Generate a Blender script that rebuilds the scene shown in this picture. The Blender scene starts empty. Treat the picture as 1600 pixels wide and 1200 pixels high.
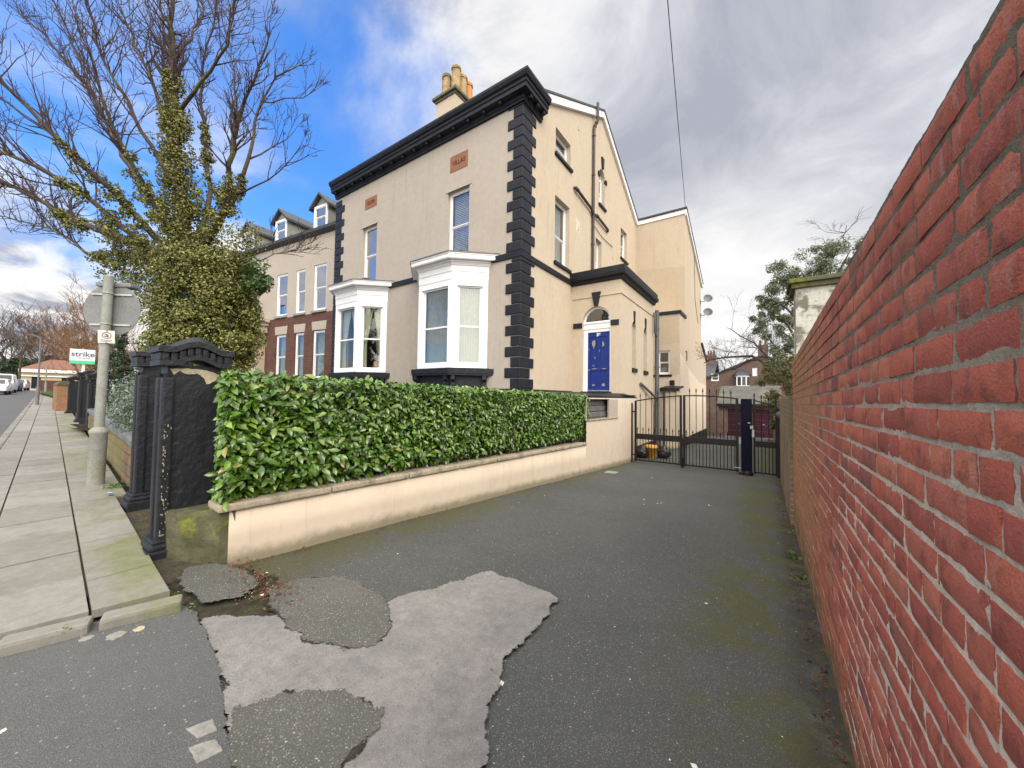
import bpy, bmesh, math, random
import numpy as np
from mathutils import Vector, Matrix, noise
random.seed(7); rng = np.random.default_rng(7)
C = bpy.context.scene.collection
SC = bpy.context.scene
rad = math.radians

# ------------------------------------------------------------------ camera
cam = bpy.data.cameras.new('camera'); camo = bpy.data.objects.new('camera', cam); C.objects.link(camo)
cam.sensor_width = 36; cam.lens = 36*576/1600; cam.clip_start = 0.05; cam.clip_end = 3000
def cam_axes(yaw, pitch, roll):
    cy, sy, cp, sp = math.cos(yaw), math.sin(yaw), math.cos(pitch), math.sin(pitch)
    f = Vector((-sy*cp, cy*cp, sp)); r = Vector((cy, sy, 0)); d = f.cross(r)
    cr, sr = math.cos(roll), math.sin(roll)
    return cr*r+sr*d, -sr*r+cr*d, f
_r, _d, _f = cam_axes(rad(34.71), rad(1.963), rad(-.817))
camo.matrix_world = Matrix(((_r.x, -_d.x, -_f.x, 0), (_r.y, -_d.y, -_f.y, 0), (_r.z, -_d.z, -_f.z, 0), (0, 0, 0, 1)))
SC.camera = camo
SC.render.resolution_x = 1024; SC.render.resolution_y = 768

# ------------------------------------------------------------------ light, sky, exposure
SUN_EL, SUN_AZ = 40, 118           # degrees; azimuth clockwise from +Y
SC.view_settings.view_transform = 'Standard'; SC.view_settings.look = 'None'
SC.view_settings.exposure = 1.2; SC.view_settings.gamma = 1
sun = bpy.data.lights.new('sun', 'SUN'); sun.energy = .75; sun.angle = rad(26); sun.color = (1, .92, .80)
suno = bpy.data.objects.new('sun', sun); C.objects.link(suno)
S = Vector((math.cos(rad(SUN_EL))*math.sin(rad(SUN_AZ)), math.cos(rad(SUN_EL))*math.cos(rad(SUN_AZ)), math.sin(rad(SUN_EL))))
suno.rotation_euler = S.to_track_quat('Z', 'Y').to_euler(); suno.location = S*60

class NT:
    """small node-tree helper"""
    def __init__(s, tree): s.t = tree; s.n = tree.nodes; s.l = tree.links
    def new(s, typ, **kw):
        n = s.n.new(typ)
        for k, v in kw.items():
            if k.startswith('i_'): n.inputs[k[2:].replace('_', ' ')].default_value = v
            else: setattr(n, k, v)
        return n
    def link(s, a, b): s.l.new(a, b)
    def val(s, x, sock):
        if hasattr(x, 'is_output'): s.link(x, sock)
        else: sock.default_value = x
    def math(s, op, a, b=0.0, c=0.0, clamp=False):
        n = s.n.new('ShaderNodeMath'); n.operation = op; n.use_clamp = clamp
        s.val(a, n.inputs[0]); s.val(b, n.inputs[1]); s.val(c, n.inputs[2]); return n.outputs[0]
    def mix(s, f, a, b, blend='MIX'):
        n = s.n.new('ShaderNodeMix'); n.data_type = 'RGBA'; n.blend_type = blend
        s.val(f, n.inputs['Factor'])
        for x, k in ((a, 6), (b, 7)):
            if hasattr(x, 'is_output'): s.link(x, n.inputs[k])
            else: n.inputs[k].default_value = (*x[:3], 1)
        return n.outputs[2]
    def noise(s, vec, scale, detail=4, rough=.55, dist=0.0):
        n = s.new('ShaderNodeTexNoise'); n.inputs['Scale'].default_value = scale; n.inputs['Detail'].default_value = detail
        n.inputs['Roughness'].default_value = rough; n.inputs['Distortion'].default_value = dist
        if vec is not None: s.link(vec, n.inputs['Vector'])
        return n.outputs['Fac']
    def voro(s, vec, scale, feature='F1', rnd=1.0):
        n = s.new('ShaderNodeTexVoronoi', feature=feature); n.inputs['Scale'].default_value = scale; n.inputs['Randomness'].default_value = rnd
        if vec is not None: s.link(vec, n.inputs['Vector'])
        return n
    def ss(s, x, a, b, lo=0., hi=1.):
        n = s.new('ShaderNodeMapRange', interpolation_type='SMOOTHSTEP')
        s.val(x, n.inputs[0]); n.inputs[1].default_value = a; n.inputs[2].default_value = b
        n.inputs[3].default_value = lo; n.inputs[4].default_value = hi; return n.outputs[0]
    def ramp(s, x, stops):
        n = s.new('ShaderNodeValToRGB'); cr = n.color_ramp
        while len(cr.elements) < len(stops): cr.elements.new(.5)
        for e, (p, c) in zip(cr.elements, stops): e.position = p; e.color = (*c[:3], 1)
        s.link(x, n.inputs[0]); return n.outputs[0]
    def pos(s): return s.new('ShaderNodeNewGeometry').outputs['Position']
    def sep(s, v):
        n = s.new('ShaderNodeSeparateXYZ'); s.link(v, n.inputs[0]); return n.outputs
    def dot(s, v, d):
        n = s.new('ShaderNodeVectorMath', operation='DOT_PRODUCT'); s.link(v, n.inputs[0]); n.inputs[1].default_value = d; return n.outputs['Value']
    def scalev(s, v, d):
        n = s.new('ShaderNodeVectorMath', operation='MULTIPLY'); s.link(v, n.inputs[0]); n.inputs[1].default_value = d; return n.outputs[0]

w = bpy.data.worlds.new('World'); SC.world = w; w.use_nodes = True
w.node_tree.nodes.clear(); N = NT(w.node_tree)
out = N.new('ShaderNodeOutputWorld'); bg = N.new('ShaderNodeBackground'); bg.inputs['Strength'].default_value = .1
N.link(bg.outputs[0], out.inputs[0])
sky = N.new('ShaderNodeTexSky', sky_type='NISHITA', sun_disc=False, sun_elevation=rad(SUN_EL), sun_rotation=rad(SUN_AZ))
sky.air_density = 1.0; sky.dust_density = .3; sky.ozone_density = 2.0
tc = N.new('ShaderNodeTexCoord'); gen = tc.outputs['Generated']
nrm = N.new('ShaderNodeVectorMath', operation='NORMALIZE'); N.link(gen, nrm.inputs[0]); dv = nrm.outputs[0]
sx = N.sep(dv)
den = N.math('ADD', N.math('MAXIMUM', sx[2], 0.0), .22)
cb = N.new('ShaderNodeCombineXYZ'); N.link(N.math('DIVIDE', sx[0], den), cb.inputs[0]); N.link(N.math('DIVIDE', sx[1], den), cb.inputs[1]); cb.inputs[2].default_value = 1.7
pv = cb.outputs[0]
n1 = N.noise(pv, 1.15, 9, .56, .35); n2 = N.noise(pv, 2.6, 8, .6, .5); n3 = N.noise(pv, .55, 5, .5, .2)
def dirv(x, y):
    c = Vector(((x-800)/576, (y-600)/576, 1)); v = _r*c.x+_d*c.y+_f*c.z; v.normalize(); return v
b1 = N.ss(N.dot(dv, dirv(300, 230)), .76, .99); b2 = N.ss(N.dot(dv, dirv(560, 260)), .90, 1.0); b4 = N.ss(N.dot(dv, dirv(0, 90)), .8, .99)
b3 = N.ss(N.dot(dv, Vector((-.78, -.52, .33)).normalized()), .80, .95)
hole = N.math('MAXIMUM', N.math('MAXIMUM', b1, b4), b2)
lowc = N.ss(sx[2], .16, .40)                      # cumulus bank towards the horizon closes the blue
hole = N.math('MAXIMUM', N.math('MULTIPLY', hole, lowc), N.math('MULTIPLY', b3, .62))
dens = N.math('SUBTRACT', N.math('ADD', N.math('MULTIPLY', n1, .85), N.math('MULTIPLY', n2, .3)), N.math('MULTIPLY', hole, .31))
mask = N.math('MAXIMUM', N.ss(dens, .20, .52), N.math('SUBTRACT', 1.0, N.math('MULTIPLY', hole, 4.0), clamp=True))
ccol = N.ramp(N.math('ADD', N.math('MULTIPLY', n3, .38), N.math('MULTIPLY', n2, .62)), [(.40, (1.95, 2.04, 2.42)), (.47, (2.35, 2.43, 2.75)), (.54, (2.85, 2.92, 3.2)), (.62, (3.75, 3.78, 3.95))])
gl = N.math('ADD', N.math('MULTIPLY', N.ss(N.dot(dv, dirv(1120, 545)), .90, .995), N.ss(n1, .2, .55, .55, 1.0)), N.math('MULTIPLY', N.math('MULTIPLY', N.ss(N.dot(dv, dirv(60, 470)), .84, .98), N.ss(n2, .38, .54)), 1.25))
gl = N.math('ADD', gl, N.math('MULTIPLY', N.math('MULTIPLY', N.ss(N.dot(dv, dirv(720, 60)), .95, 1.), N.ss(n2, .35, .6)), .9))
ccol = N.mix(N.math('MULTIPLY', gl, .72, clamp=True), ccol, (4.7, 4.65, 4.55))
sg = N.ss(N.dot(dv, S), .35, 1.0)                 # unseen glow added round the sun, behind the camera, to light the walls
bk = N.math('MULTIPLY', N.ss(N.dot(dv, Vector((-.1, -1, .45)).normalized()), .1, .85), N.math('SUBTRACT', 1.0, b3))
ccol = N.mix(N.math('MAXIMUM', N.ss(sx[2], .80, .95), bk), ccol, (15.2, 14.6, 13.8))      # unseen brightness added overhead and behind the camera to light walls and ground
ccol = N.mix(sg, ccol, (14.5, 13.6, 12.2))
blue = N.mix(1.0, N.mix(.35, sky.outputs[0], (.5, 1.9, 5.4)), (.55, .86, 1.12), 'MULTIPLY')
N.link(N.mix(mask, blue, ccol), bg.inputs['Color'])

# ------------------------------------------------------------------ materials
M = {}
def mat(name, col, rough=.7, metal=0, spec=.4, bump=None, build=None):
    m = bpy.data.materials.new(name); m.use_nodes = True; T = NT(m.node_tree); p = m.node_tree.nodes['Principled BSDF']
    p.inputs['Base Color'].default_value = (*col, 1); p.inputs['Roughness'].default_value = rough
    p.inputs['Metallic'].default_value = metal; p.inputs['Specular IOR Level'].default_value = spec
    if build: build(T, p)
    M[name] = m; return m
def setbump(T, p, h, dist=.01, strength=.6):
    b = T.new('ShaderNodeBump'); b.inputs['Distance'].default_value = dist; b.inputs['Strength'].default_value = strength
    T.link(h, b.inputs['Height']); T.link(b.outputs[0], p.inputs['Normal'])
def crumble(T, p, w_=.022):
    """lets a laid patch break up into crumbs along its edge"""
    P = T.pos(); at = T.new('ShaderNodeAttribute', attribute_name='edge')
    th = T.math('MULTIPLY', T.math('ADD', T.ss(T.noise(P, 38, 5, .75), .3, .7), T.math('MULTIPLY', T.ss(T.noise(P, 7, 4, .6), .4, .65), 1.3)), w_)
    f = T.math('GREATER_THAN', T.math('ADD', at.outputs['Fac'], .004), th)
    tr = T.new('ShaderNodeBsdfTransparent'); mx = T.new('ShaderNodeMixShader'); o = [x for x in T.n if x.type == 'OUTPUT_MATERIAL'][0]
    T.link(f, mx.inputs[0]); T.link(tr.outputs[0], mx.inputs[1]); T.link(p.outputs[0], mx.inputs[2]); T.link(mx.outputs[0], o.inputs[0])
def mottled(name, c1, c2, scale=3, rough=.75, fine=60, bd=.004, bs=.5, spec=.35, metal=0, c3=None, c3lim=(.58, .7), c3scale=1.5):
    def f(T, p):
        P = T.pos(); a = T.noise(P, scale, 6, .6); b = T.noise(P, fine, 4, .6)
        col = T.mix(T.ss(a, .3, .7), c1, c2)
        if c3: col = T.mix(T.ss(T.noise(P, c3scale, 6, .65), *c3lim), col, c3)
        col = T.mix(.18, col, T.ramp(b, [(.3, (0, 0, 0)), (.7, (1, 1, 1))]), 'OVERLAY')
        T.link(col, p.inputs['Base Color']); setbump(T, p, b, bd, bs)
        if name == 'crack_dirt': crumble(T, p, .03)
    return mat(name, c1, rough, metal, spec, build=f)

def render_paint(name, c1, c2, stain, splash=False):
    def f(T, p):
        P = T.pos(); z = T.scalev(P, (1, 1, .25)); a = T.noise(P, .8, 6, .6); st = T.noise(z, 2.2, 7, .65); b = T.noise(P, 45, 5, .65); c = T.noise(P, 7, 5, .6)
        col = T.mix(T.ss(a, .3, .7), c1, c2)
        col = T.mix(T.math('MULTIPLY', T.ss(st, .5, .75), .5), col, stain)
        col = T.mix(.05, col, T.ramp(c, [(.3, (0, 0, 0)), (.7, (1, 1, 1))]), 'OVERLAY')
        sk = T.noise(T.scalev(P, (5, 5, .22)), 1.6, 6, .65)
        col = T.mix(T.math('MULTIPLY', T.math('MULTIPLY', T.ss(sk, .54, .72), T.ss(T.noise(P, .5, 4, .6), .42, .62)), .38), col, tuple(x*.62 for x in stain))
        if splash:      # mud splash and algae along the foot of the wall
            xyz = T.sep(P); h = T.math('ADD', T.math('ADD', xyz[2], 1.42), T.math('MULTIPLY', xyz[1], .045))
            h = T.math('SUBTRACT', h, T.math('MULTIPLY', T.noise(P, 6, 6, .7), .16))
            col = T.mix(T.math('MULTIPLY', T.ss(h, .09, -.05), .75), col, T.mix(T.noise(P, 3, 4, .6), (.16, .13, .09), (.13, .13, .06)))
            col = T.mix(T.math('MULTIPLY', T.ss(T.noise(T.scalev(P, (1, 6, .5)), 2.5, 5, .65), .56, .74), .3), col, (.36, .31, .24))
        T.link(col, p.inputs['Base Color']); setbump(T, p, T.math('ADD', T.math('MULTIPLY', b, .5), T.math('MULTIPLY', c, 1.5)), .005, .22)
    return mat(name, c1, .8, 0, .3, build=f)
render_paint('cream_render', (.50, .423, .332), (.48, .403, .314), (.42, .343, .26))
render_paint('front_render', (.395, .350, .308), (.38, .335, .294), (.345, .30, .26))  # greyer copy of the cream render; the villa front's cooler light painted in
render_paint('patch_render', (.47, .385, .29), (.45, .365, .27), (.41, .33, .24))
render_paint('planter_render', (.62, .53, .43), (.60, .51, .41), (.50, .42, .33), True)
mottled('black_paint', (.011, .012, .016), (.018, .019, .023), 4, .5, 50, .004, .5, .2)
mottled('quoin_paint', (.010, .012, .019), (.018, .02, .028), 5, .48, 35, .008, .6, .22)
def flaky(T, p):
    P = T.pos(); b = T.noise(P, 30, 6, .7); c = T.noise(P, 14, 5, .65)
    fl = T.ss(T.noise(P, 13, 8, .75), .68, .72)
    low = T.ss(T.noise(P, 2.3, 5, .6), .45, .6)
    col = T.mix(T.math('MULTIPLY', fl, low), T.mix(c, (.011, .012, .017), (.022, .024, .03)), (.55, .5, .4))
    T.link(col, p.inputs['Base Color']); setbump(T, p, T.math('ADD', T.math('MULTIPLY', T.ss(c, .35, .7), 2), b), .004, .5)
mat('gatepost_paint', (.02, .02, .028), .46, 0, .28, build=flaky)
mottled('white_paint', (.82, .82, .84), (.79, .79, .82), 5, .4, 40, .002, .3, .5)
mottled('bare_stone', (.40, .35, .25), (.30, .26, .18), 8, .9, 40, .01, .7, .2)
mottled('mossy_stone', (.115, .11, .072), (.065, .07, .036), 5, .95, 40, .012, .8, .2, c3=(.16, .17, .03), c3lim=(.5, .66), c3scale=4)
mottled('coping_stone', (.40, .34, .26), (.29, .26, .20), 6, .9, 50, .006, .7, .2, c3=(.17, .16, .11), c3lim=(.5, .68), c3scale=3)
mottled('sandstone', (.34, .22, .15), (.22, .15, .09), 4, .95, 40, .012, .8, .2, c3=(.17, .18, .06), c3lim=(.45, .62), c3scale=3)
mottled('slate', (.035, .04, .05), (.055, .06, .07), 6, .5, 30, .004, .5, .45)
mottled('old_slate', (.075, .075, .072), (.12, .115, .10), 3, .8, 20, .006, .6, .3, c3=(.16, .16, .09), c3lim=(.5, .7), c3scale=.8)
mottled('lead', (.17, .17, .18), (.11, .11, .115), 5, .55, 30, .003, .4, .4)
mottled('galvanised', (.42, .43, .42), (.33, .34, .32), 7, .5, 60, .002, .4, .45, metal=.25)
mottled('weathered_grey', (.27, .28, .26), (.20, .21, .19), 5, .6, 50, .003, .4, .4, c3=(.24, .26, .17), c3lim=(.52, .7), c3scale=5)
mottled('step_stone', (.15, .15, .15), (.10, .10, .10), 5, .8, 40, .004, .5, .3)
mottled('sign_back', (.17, .175, .18), (.145, .15, .155), 4, .5, 40, .001, .3, .4)
mottled('blue_door', (.008, .028, .21), (.007, .024, .17), 6, .4, 40, .002, .3, .25)
mottled('navy_paint', (.004, .0045, .014), (.007, .0075, .018), 6, .6, 40, .002, .3, .08)
mottled('plaque_stone', (.27, .13, .08), (.22, .10, .06), 8, .85, 50, .004, .6, .2)
mottled('letter_dark', (.10, .04, .025), (.08, .03, .02), 8, .8, 50, .002, .3, .2)
mottled('pot_clay', (.42, .30, .16), (.30, .22, .12), 5, .85, 30, .004, .5, .2, c3=(.12, .11, .07), c3lim=(.5, .66), c3scale=3)
mottled('orange_clay', (.52, .24, .09), (.42, .19, .08), 5, .8, 30, .004, .5, .2)
mottled('chimney_cap', (.10, .10, .075), (.16, .15, .10), 6, .9, 30, .006, .6, .2)
mottled('iron', (.009, .008, .010), (.016, .012, .012), 9, .5, 60, .002, .4, .25)
mottled('pvc_grey', (.08, .085, .095), (.10, .105, .11), 5, .45, 40, .001, .3, .4)
mottled('pipe_brown', (.045, .035, .035), (.06, .05, .048), 5, .5, 40, .001, .3, .4)
mottled('maroon_door', (.045, .010, .022), (.035, .008, .018), 6, .6, 40, .002, .3, .2)
mottled('yellow_plastic', (.60, .30, .03), (.50, .25, .03), 4, .45, 30, .002, .3, .4)
mottled('bin_bag', (.012, .012, .013), (.02, .02, .02), 9, .3, 14, .02, .8, .5)
mottled('soil', (.045, .03, .02), (.025, .018, .012), 6, .95, 25, .03, .9, .1)
mottled('dead_leaf', (.16, .07, .035), (.10, .045, .03), 30, .8, 80, .003, .5, .2)
mottled('litter_white', (.75, .75, .72), (.6, .6, .58), 30, .7, 80, .003, .5, .3)
mottled('litter_blue', (.25, .32, .62), (.7, .72, .8), 40, .5, 80, .002, .4, .4)
mottled('grass', (.07, .10, .025), (.05, .075, .02), 2, .95, 30, .03, .9, .1)
mottled('far_ground', (.10, .095, .07), (.08, .08, .06), .3, .95, 5, .03, .6, .1)
mottled('bark', (.085, .066, .055), (.05, .04, .033), 8, .9, 30, .012, .9, .2, c3=(.13, .14, .05), c3lim=(.5, .68), c3scale=2)
mottled('twig', (.075, .05, .052), (.05, .036, .036), 8, .85, 40, .003, .5, .2)
mottled('rust_twig', (.25, .145, .085), (.18, .105, .065), 4, .9, 40, .003, .4, .2)
mottled('dull_twig', (.13, .10, .09), (.09, .07, .065), 4, .9, 40, .003, .4, .2)
mottled('cream_wall', (.50, .43, .28), (.44, .38, .25), 1.5, .85, 15, .004, .4, .2)
mottled('red_tile', (.22, .11, .08), (.17, .085, .065), 3, .8, 20, .006, .5, .2)
mottled('car_white', (.75, .76, .78), (.72, .73, .76), 2, .2, 20, .0, .1, .6)
mottled('car_silver', (.50, .52, .55), (.46, .48, .52), 2, .25, 20, .0, .1, .6)
mottled('car_blue', (.03, .05, .12), (.03, .045, .10), 2, .25, 20, .0, .1, .6)
mottled('rubber', (.02, .02, .02), (.03, .03, .03), 8, .8, 30, .002, .3, .3)
mottled('dark_glass', (.02, .025, .03), (.03, .035, .04), 2, .08, 20, 0, .1, .6)
mottled('curtain', (.66, .66, .55), (.58, .58, .46), 3, .8, 30, .003, .4, .2)
mottled('net_curtain', (.40, .44, .38), (.34, .37, .32), 4, .85, 30, .003, .4, .2)
mottled('interior_dark', (.02, .02, .022), (.03, .028, .027), 1, .9, 9, .0, .1, .1)
mottled('sign_white', (.72, .80, .80), (.70, .78, .78), 2, .4, 20, 0, .1, .4)
mottled('sign_green', (.09, .60, .33), (.08, .56, .31), 2, .4, 20, 0, .1, .4)
mottled('sign_ink', (.09, .06, .20), (.08, .055, .18), 2, .5, 20, 0, .1, .4)
mottled('notice_cream', (.74, .72, .66), (.70, .68, .62), 6, .5, 20, 0, .1, .4)
mottled('grey_ink', (.12, .11, .11), (.14, .13, .13), 2, .5, 20, 0, .1, .4)
mottled('dish_grey', (.16, .16, .17), (.13, .13, .14), 4, .5, 20, .001, .2, .4)
mottled('crack_dirt', (.028, .027, .021), (.05, .046, .034), 14, .95, 40, .01, .7, .1, c3=(.05, .06, .018), c3lim=(.56, .68), c3scale=5)
mottled('white_plaster', (.55, .54, .49), (.46, .45, .40), 2, .9, 20, .01, .6, .2, c3=(.17, .16, .13), c3lim=(.47, .58), c3scale=3)
mottled('niche_shade', (.37, .335, .29), (.34, .31, .265), 3, .85, 40, .003, .4, .2)  # recess shading painted into the niche face colour
mottled('verge_dirt', (.075, .066, .05), (.05, .045, .034), 9, .95, 40, .02, .9, .1, c3=(.07, .08, .03), c3lim=(.5, .66), c3scale=4)
mottled('water_stone', (.27, .27, .25), (.21, .21, .195), 9, .85, 40, .008, .6, .2)

def asphalt(name, base, base2, chip, chipamt, scale=130, moss=False, tint=None, edge=0):
    def f(T, p):
        P = T.pos(); v = T.voro(P, scale); r = T.sep(v.outputs['Color'])
        big = T.noise(P, .7, 6, .6); mid = T.noise(P, 5, 6, .65); fine = T.noise(P, 240, 3, .6)
        col = T.mix(T.ss(big, .3, .7), base, base2)
        col = T.mix(T.math('MULTIPLY', T.ss(mid, .4, .8), .35), col, tuple(x*.55 for x in base))
        near = T.math('LESS_THAN', v.outputs['Distance'], .42)
        col = T.mix(T.math('MULTIPLY', T.math('MULTIPLY', T.ss(r[0], 1-chipamt, 1-chipamt+.2), near), .8), col, chip)
        col = T.mix(T.math('MULTIPLY', T.math('SUBTRACT', 1., near), .45), col, tuple(x*.35 for x in base))
        v2 = T.voro(P, 52); r2 = T.sep(v2.outputs['Color'])           # bigger pale chips, sparse
        col = T.mix(T.math('MULTIPLY', T.math('LESS_THAN', v2.outputs['Distance'], .23), T.math('GREATER_THAN', r2[1], .93)), col, tuple(min(1, x*1.25) for x in chip))
        v3 = T.voro(T.scalev(P, (1, 1, 0)), 2.3); r3 = T.sep(v3.outputs['Color']); wob = T.noise(P, 28, 4, .7)   # bird droppings and paint spots
        col = T.mix(T.math('MULTIPLY', T.math('LESS_THAN', T.math('ADD', v3.outputs['Distance'], T.math('MULTIPLY', wob, .11)), .088), T.math('GREATER_THAN', r3[2], .72)), col, (.50, .50, .47))
        if moss:
            xyz = T.sep(P)
            msk = T.math('MAXIMUM', T.ss(xyz[0], -.78, -.05), T.math('MULTIPLY', T.ss(xyz[0], -2.9, -3.5), .8))
            mm = T.math('MULTIPLY', msk, T.ss(T.noise(P, 1.3, 7, .68), .40, .58))
            col = T.mix(T.math('MULTIPLY', mm, .72), col, T.mix(T.noise(P, 9, 5, .6), (.045, .058, .010), (.10, .09, .022)))
            dirt = T.math('MULTIPLY', T.ss(xyz[0], .0, .24), T.ss(T.noise(P, 5, 6, .7), .35, .55))
            col = T.mix(T.math('MULTIPLY', dirt, .7), col, (.028, .024, .018))
        T.link(col, p.inputs['Base Color'])
        if edge: crumble(T, p, edge)
        setbump(T, p, T.math('ADD', T.math('MULTIPLY', v.outputs['Distance'], -1.2), T.math('ADD', T.math('MULTIPLY', fine, .5), T.math('MULTIPLY', mid, .6))), .006, .38)
    return mat(name, base, .85, 0, .3, build=f)
asphalt('drive_asphalt', (.092, .098, .099), (.070, .075, .076), (.22, .22, .205), .30, 165, True)
asphalt('road_asphalt', (.125, .128, .130), (.105, .108, .11), (.20, .205, .21), .2, 175)
asphalt('gravel_asphalt', (.135, .135, .124), (.10, .102, .092), (.27, .265, .245), .26, 115, edge=.022)
asphalt('crossover_asphalt', (.128, .131, .134), (.108, .111, .113), (.20, .205, .21), .2, 175, edge=.012)
def concrete(T, p):
    P = T.pos(); v = T.voro(P, 170); r = T.sep(v.outputs['Color']); big = T.noise(P, 1.6, 7, .65); mid = T.noise(P, 14, 6, .7); fine = T.noise(P, 160, 4, .65)
    col = T.mix(T.ss(big, .3, .7), (.255, .247, .24), (.185, .182, .182)); col = T.mix(.4, col, T.ramp(mid, [(.3, (.2, .2, .2)), (.7, (.7, .7, .7))]), 'OVERLAY')
    col = T.mix(T.math('MULTIPLY', T.math('LESS_THAN', v.outputs['Distance'], .34), T.math('MULTIPLY', T.ss(r[0], .6, .9), .6)), col, (.42, .39, .365))
    col = T.mix(T.math('MULTIPLY', T.math('GREATER_THAN', r[1], .97), .6), col, (.10, .10, .10))
    pit = T.voro(P, 6); wob = T.noise(P, 25, 4, .7)
    col = T.mix(T.math('MULTIPLY', T.math('LESS_THAN', T.math('ADD', pit.outputs['Distance'], T.math('MULTIPLY', wob, .16)), .15), T.math('GREATER_THAN', T.sep(pit.outputs['Color'])[0], .6)), col, (.12, .115, .105))
    T.link(col, p.inputs['Base Color']); crumble(T, p, .022); setbump(T, p, T.math('ADD', fine, T.math('MULTIPLY', mid, 2)), .008, .7)
mat('worn_concrete', (.33, .3, .29), .9, 0, .25, build=concrete)
def flag(T, p):
    P = T.pos(); g = T.new('ShaderNodeNewGeometry'); rnd = g.outputs['Random Per Island']
    a = T.noise(P, 2.2, 7, .65); b = T.noise(P, 90, 4, .65); c = T.noise(P, 14, 6, .7)
    col = T.mix(rnd, (.195, .19, .172), (.252, .245, .226)); col = T.mix(T.math('MULTIPLY', T.ss(a, .45, .7), .55), col, (.15, .145, .125))
    xyz = T.sep(P)
    gm = T.math('MULTIPLY', T.ss(T.math('ADD', xyz[1], T.math('MULTIPLY', xyz[0], .065)), .02, .5), T.ss(T.noise(P, 1.1, 6, .65), .42, .64))
    col = T.mix(T.math('MULTIPLY', gm, .85), col, (.15, .17, .065))
    col = T.mix(.25, col, T.ramp(c, [(.3, (.2, .2, .2)), (.7, (.75, .75, .75))]), 'OVERLAY')
    T.link(col, p.inputs['Base Color']); setbump(T, p, T.math('ADD', b, T.math('MULTIPLY', c, 1.5)), .005, .6)
mat('paving_stone', (.35, .33, .29), .85, 0, .3, build=flag)
mat('kerb_stone', (.35, .33, .29), .85, 0, .3, build=flag)

def brickm(T, p):
    P = T.pos(); g = T.new('ShaderNodeNewGeometry'); rnd = g.outputs['Random Per Island']
    a = T.noise(P, 16, 7, .68); b = T.noise(P, 150, 4, .65); c = T.noise(T.scalev(P, (1, 1, .35)), 30, 6, .7); e = T.noise(P, 2.2, 5, .6)
    col = T.ramp(rnd, [(0, (.30, .075, .058)), (.2, (.42, .105, .075)), (.45, (.50, .140, .088)), (.65, (.36, .088, .072)), (.85, (.55, .18, .11)), (1, (.19, .07, .068))])
    col = T.mix(T.math('MULTIPLY', T.ss(a, .48, .70), .7), col, (.15, .055, .05))
    col = T.mix(T.math('MULTIPLY', T.math('MULTIPLY', T.ss(c, .50, .66), T.ss(e, .4, .6)), .42), col, (.54, .36, .31))
    xyz = T.sep(P)
    al = T.math('MULTIPLY', T.ss(xyz[1], 2.0, 4.6), T.ss(T.noise(P, 1.5, 6, .65), .2, .55))
    col = T.mix(T.math('MULTIPLY', al, .5), col, (.31, .225, .10))
    lowm = T.math('MULTIPLY', T.ss(xyz[2], -1.15, -1.55), T.ss(T.noise(P, 3, 6, .65), .35, .55))
    col = T.mix(T.math('MULTIPLY', lowm, .8), col, (.10, .10, .05))
    T.link(col, p.inputs['Base Color']); setbump(T, p, T.math('ADD', T.math('MULTIPLY', b, 1.3), T.math('MULTIPLY', a, 1.8)), .0045, .85)
mat('red_brick', (.3, .08, .05), .82, 0, .3, build=brickm)
def mortar(T, p):
    P = T.pos(); xyz = T.sep(P); b = T.noise(P, 120, 5, .7); c = T.noise(P, 18, 6, .7)
    up = T.math('MULTIPLY', T.ss(T.math('ADD', xyz[2], T.math('MULTIPLY', T.noise(P, 2.5, 5, .6), .5)), -.15, .6), 1.)
    col = T.mix(T.ss(c, .3, .7), (.80, .69, .58), (.60, .51, .42)); col = T.mix(T.math('MULTIPLY', up, .85), col, T.mix(c, (.12, .105, .07), (.07, .07, .045)))
    al = T.ss(xyz[1], 2.4, 5.5); col = T.mix(T.math('MULTIPLY', al, .4), col, (.34, .27, .13))
    T.link(col, p.inputs['Base Color']); setbump(T, p, T.math('ADD', b, T.math('MULTIPLY', c, 3)), .008, .9)
mat('mortar', (.4, .34, .28), .95, 0, .15, build=mortar)

def bricktex(name, c1, c2, mort, sc=1.0, axis='XZ', moss=None, bw_=.225, rh=.075, ms=.008):
    def f(T, p):
        P = T.pos(); xyz = T.sep(P); cb = T.new('ShaderNodeCombineXYZ')
        if axis == 'XZ': T.link(xyz[0], cb.inputs[0])
        elif axis == 'YZ': T.link(xyz[1], cb.inputs[0])
        else: T.link(T.math('ADD', xyz[0], xyz[1]), cb.inputs[0])
        T.link(xyz[2], cb.inputs[1])
        br = T.new('ShaderNodeTexBrick'); T.link(cb.outputs[0], br.inputs['Vector'])
        br.inputs['Color1'].default_value = (*c1, 1); br.inputs['Color2'].default_value = (*c2, 1); br.inputs['Mortar'].default_value = (*mort, 1)
        br.inputs['Scale'].default_value = sc; br.inputs['Brick Width'].default_value = bw_; br.inputs['Row Height'].default_value = rh; br.inputs['Mortar Size'].default_value = ms; br.inputs['Bias'].default_value = -.2
        col = br.outputs['Color']; n = T.noise(P, 3, 6, .65)
        col = T.mix(T.math('MULTIPLY', T.ss(n, .4, .7), .4), col, tuple(x*.45 for x in c1))
        if moss: col = T.mix(T.math('MULTIPLY', T.ss(T.noise(P, 1.2, 6, .65), .4, .6), .7), col, moss)
        T.link(col, p.inputs['Base Color']); setbump(T, p, T.math('ADD', T.math('MULTIPLY', br.outputs['Fac'], -1), T.math('MULTIPLY', T.noise(P, 60, 4, .6), .5)), .008, .6)
    return mat(name, c1, .85, 0, .25, build=f)
bricktex('brown_brick', (.125, .05, .04), (.085, .037, .033), (.13, .10, .085))
bricktex('old_brick', (.26, .17, .11), (.18, .12, .08), (.32, .28, .22), 1, 'YZ', (.13, .12, .07))
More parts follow.
